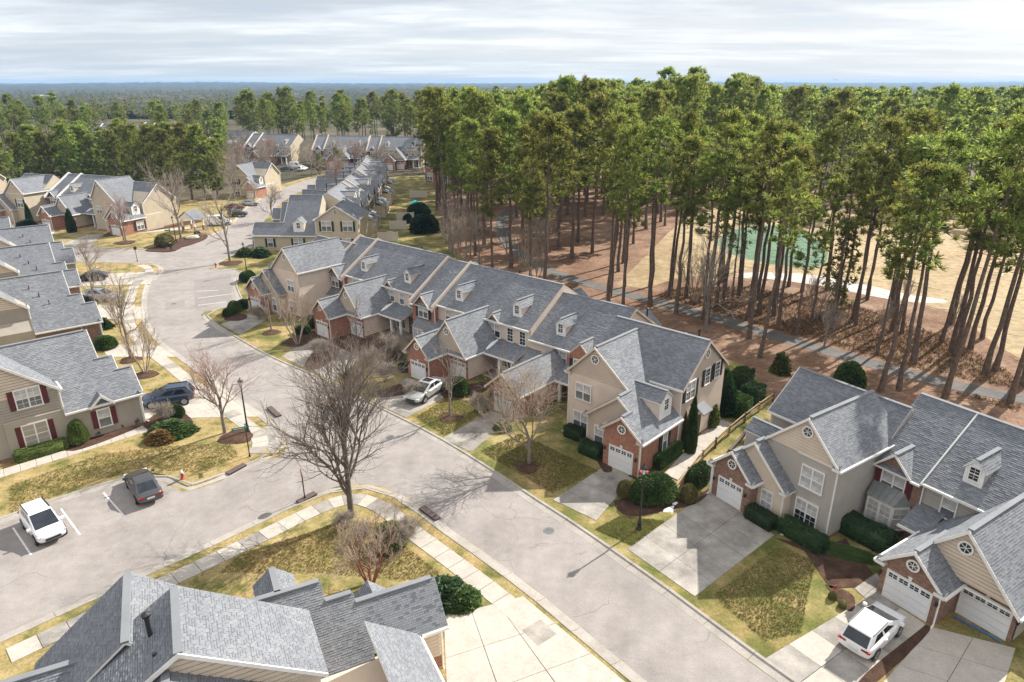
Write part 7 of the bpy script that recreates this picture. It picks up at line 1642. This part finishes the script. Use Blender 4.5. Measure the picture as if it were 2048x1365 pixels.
nb2 = MB(); nb2.ext([(-.015, .085, -.03), (.015, .085, -.03), (0, .12, -.03)], (0, -.01, .05)); nb2.build('nose', ['skin'], hd)
for s in (-1, 1): eb = MB(); eb.lathe([(.001, -.01), (.012, 0), (.001, .01)], 6, 0, (s * .035, .085, .02)); eb.build('eye', ['black_metal'], hd); eb = MB(); eb.lathe([(.001, -.03), (.02, 0), (.001, .03)], 6, 0, (s * .095, 0, 0)); eb.build('ear', ['skin'], hd)
hb = MB(); hb.lathe([(.102, 0), (.098, .07), (.06, .125), (.001, .14)], 12); hb.build('hair', ['hair_pale'], hd, None, True)
for s, q in ((1, (.24, .20, .90)), (-1, (-.24, .05, .84))):
    hm = MB(); hm.ext([(q[0] - .02, q[1] - .045, q[2] - .07), (q[0] + .02, q[1] - .045, q[2] - .07), (q[0] + .02, q[1] + .045, q[2] - .06), (q[0] - .02, q[1] + .045, q[2] - .06)], (0, 0, .1))
    for i in range(4): y = q[1] - .036 + i * .024; hm.tube([(q[0], y, q[2] - .06), (q[0], y, q[2] - .10 - .006 * (i in (1, 2))), (q[0] - s * .02, y, q[2] - .135)], .009, 5)
    hm.tube([(q[0], q[1] + .04, q[2] - .01), (q[0] - s * .01, q[1] + .07, q[2] - .05)], .011, 5); hm.build('hand', ['skin'], pt)
dg = thing('dog', 'small dark dog on the verge left of the walking person', 'dog', g(330, 500) + Vector((0, 0, .1)), R(160))
V = [(0, 0, .36), (.16, 0, .37), (-.16, 0, .36), (.24, 0, .46), (.33, 0, .52), (.42, 0, .49), (-.26, 0, .46), (-.30, 0, .56), (.15, .07, .28), (.15, .075, .14), (.17, .075, .03), (.15, -.07, .28), (.15, -.075, .14), (.17, -.075, .03), (-.15, .07, .28), (-.20, .075, .15), (-.16, .075, .03), (-.15, -.07, .28), (-.20, -.075, .15), (-.16, -.075, .03)]
E_ = [(0, 1), (0, 2), (1, 3), (3, 4), (4, 5), (2, 6), (6, 7), (1, 8), (8, 9), (9, 10), (1, 11), (11, 12), (12, 13), (2, 14), (14, 15), (15, 16), (2, 17), (17, 18), (18, 19)]
skin('body', V, E_, [.11, .12, .10, .07, .08, .04, .03, .018, .05, .032, .03, .05, .032, .03, .055, .035, .03, .055, .035, .03], 'cloth_black', dg)
for s in (-1, 1): m = MB(); m.ext([(.30, s * .05, .57), (.34, s * .05, .57), (.32, s * .08, .66)], (0, s * .015, 0)); m.build('ear', ['cloth_black'], dg)
lc = MB(); lc.tube([tuple(pt.location + Vector((-.2, .1, .9))), tuple(pt.location.lerp(dg.location, .5) + Vector((0, 0, .5))), tuple(dg.location + Vector((-.1, 0, .42)))], .01, 4); o = lc.build('dog_leash', ['black_metal']); tag(o, 'dark leash between the walking person and the dog', 'leash')

# ------------------------------------------------------------------ far buildings, water tower, aeroplane, haze
def far_block(px_, top_px, dist, wpx, label, mat='building_white', storeys=4):
    x_ = (px_ - 1024) / FPX * dist; zt = CAM_H - (top_px - HORIZON) / FPX * dist; w_ = wpx / FPX * dist; h_ = max(8, zt)
    t = thing('office_building', label, 'building', (x_, dist, 0), 0, 'pale buildings on the horizon'); m = MB(); m.box(-w_ / 2, w_ / 2, 0, w_ * .5, 0, h_); m.box(-w_ * .3, w_ * .1, 2, w_ * .3, h_, h_ * 1.18); m.build('wall', [mat], t)
    m = MB()
    for i in range(storeys): z = h_ * (.25 + .7 * (i + .4) / storeys); m.box(-w_ * .47, w_ * .47, -.3, 0, z, z + h_ * .07)
    m.build('window_band', ['glass_screen'], t)
far_block(912, 177, 2600, 46, 'long white building on the horizon left of centre'); far_block(1000, 175, 2900, 38, 'pale flat building on the horizon behind the pine tops'); far_block(2036, 172, 4200, 28, 'white building at the right end of the horizon'); far_block(595, 192, 1500, 60, 'white flat building above the left pines', storeys=2); far_block(1850, 178, 3600, 70, 'long pale roof on the right horizon', 'building_tan', 2); far_block(130, 196, 1300, 44, 'pale roofs above the pines at the far left', 'building_tan', 2); far_block(700, 188, 1900, 30, 'small pale building above the pines left of centre', storeys=3); far_block(820, 191, 1700, 26, 'small white house group above the pines near centre', storeys=2)
t = thing('water_tower', 'tiny water tower standing on the left horizon', 'water tower', ((243 - 1024) / FPX * 5200, 5200, 0)); m = MB(); m.lathe([(2, 0), (1.6, 28)], 8); m.build('shaft', ['building_tan'], t); m = MB(); m.lathe([(1.6, 27), (7, 31), (7, 34), (1, 38)], 12); m.build('tank', ['building_tan'], t)
D_ = 2600; ax = thing('aeroplane', 'small airliner low in the sky over the right horizon', 'aeroplane', ((1629 - 1024) / FPX * D_, D_, CAM_H + (HORIZON - 160) / FPX * D_), R(8))
m = MB(); m.tube([(-9, 0, 0), (-7, 0, .4), (-2, 0, .3), (6, 0, 0), (9, 0, -.2)], [.15, .8, 1.0, 1.0, .15], 10); m.build('fuselage', ['plate'], ax, None, True)
for s in (-1, 1): m = MB(); m.ext([(1.5, 0, -.3), (-1.5, 0, -.3), (-3, s * 8.5, .3), (-2, s * 8.5, .3)], (0, 0, .15)); m.build('wing', ['grey_metal'], ax); m = MB(); m.ext([(-7.2, 0, .5), (-8.6, 0, .5), (-9.2, s * 3, .7), (-8.6, s * 3, .7)], (0, 0, .1)); m.build('tailplane', ['grey_metal'], ax); m = MB(); m.tube([(1.2, s * 3, -.8), (-.8, s * 3, -.8)], .5, 8); m.build('engine', ['grey_metal'], ax)
m = MB(); m.ext([(-6.6, -.1, .6), (-8.8, -.1, .6), (-9.4, -.1, 3.4), (-8.4, -.1, 3.4)], (0, .2, 0)); m.build('tail_fin', ['grey_metal'], ax)
hm_ = bpy.data.materials.new('haze'); hm_.use_nodes = True; t_ = hm_.node_tree
for n in list(t_.nodes): t_.nodes.remove(n)
oo = t_.nodes.new('ShaderNodeOutputMaterial'); pv = t_.nodes.new('ShaderNodeVolumePrincipled'); pv.inputs['Color'].default_value = (.36, .58, .88, 1); pv.inputs['Density'].default_value = HAZE; pv.inputs['Anisotropy'].default_value = .1
t_.links.new(pv.outputs[0], oo.inputs['Volume']); MATS['haze'] = hm_
m = MB(); m.box(-11000, 11000, -200, 9800, -1.2, 60); o = m.build('haze', ['haze']); o['kind'] = 'stuff'
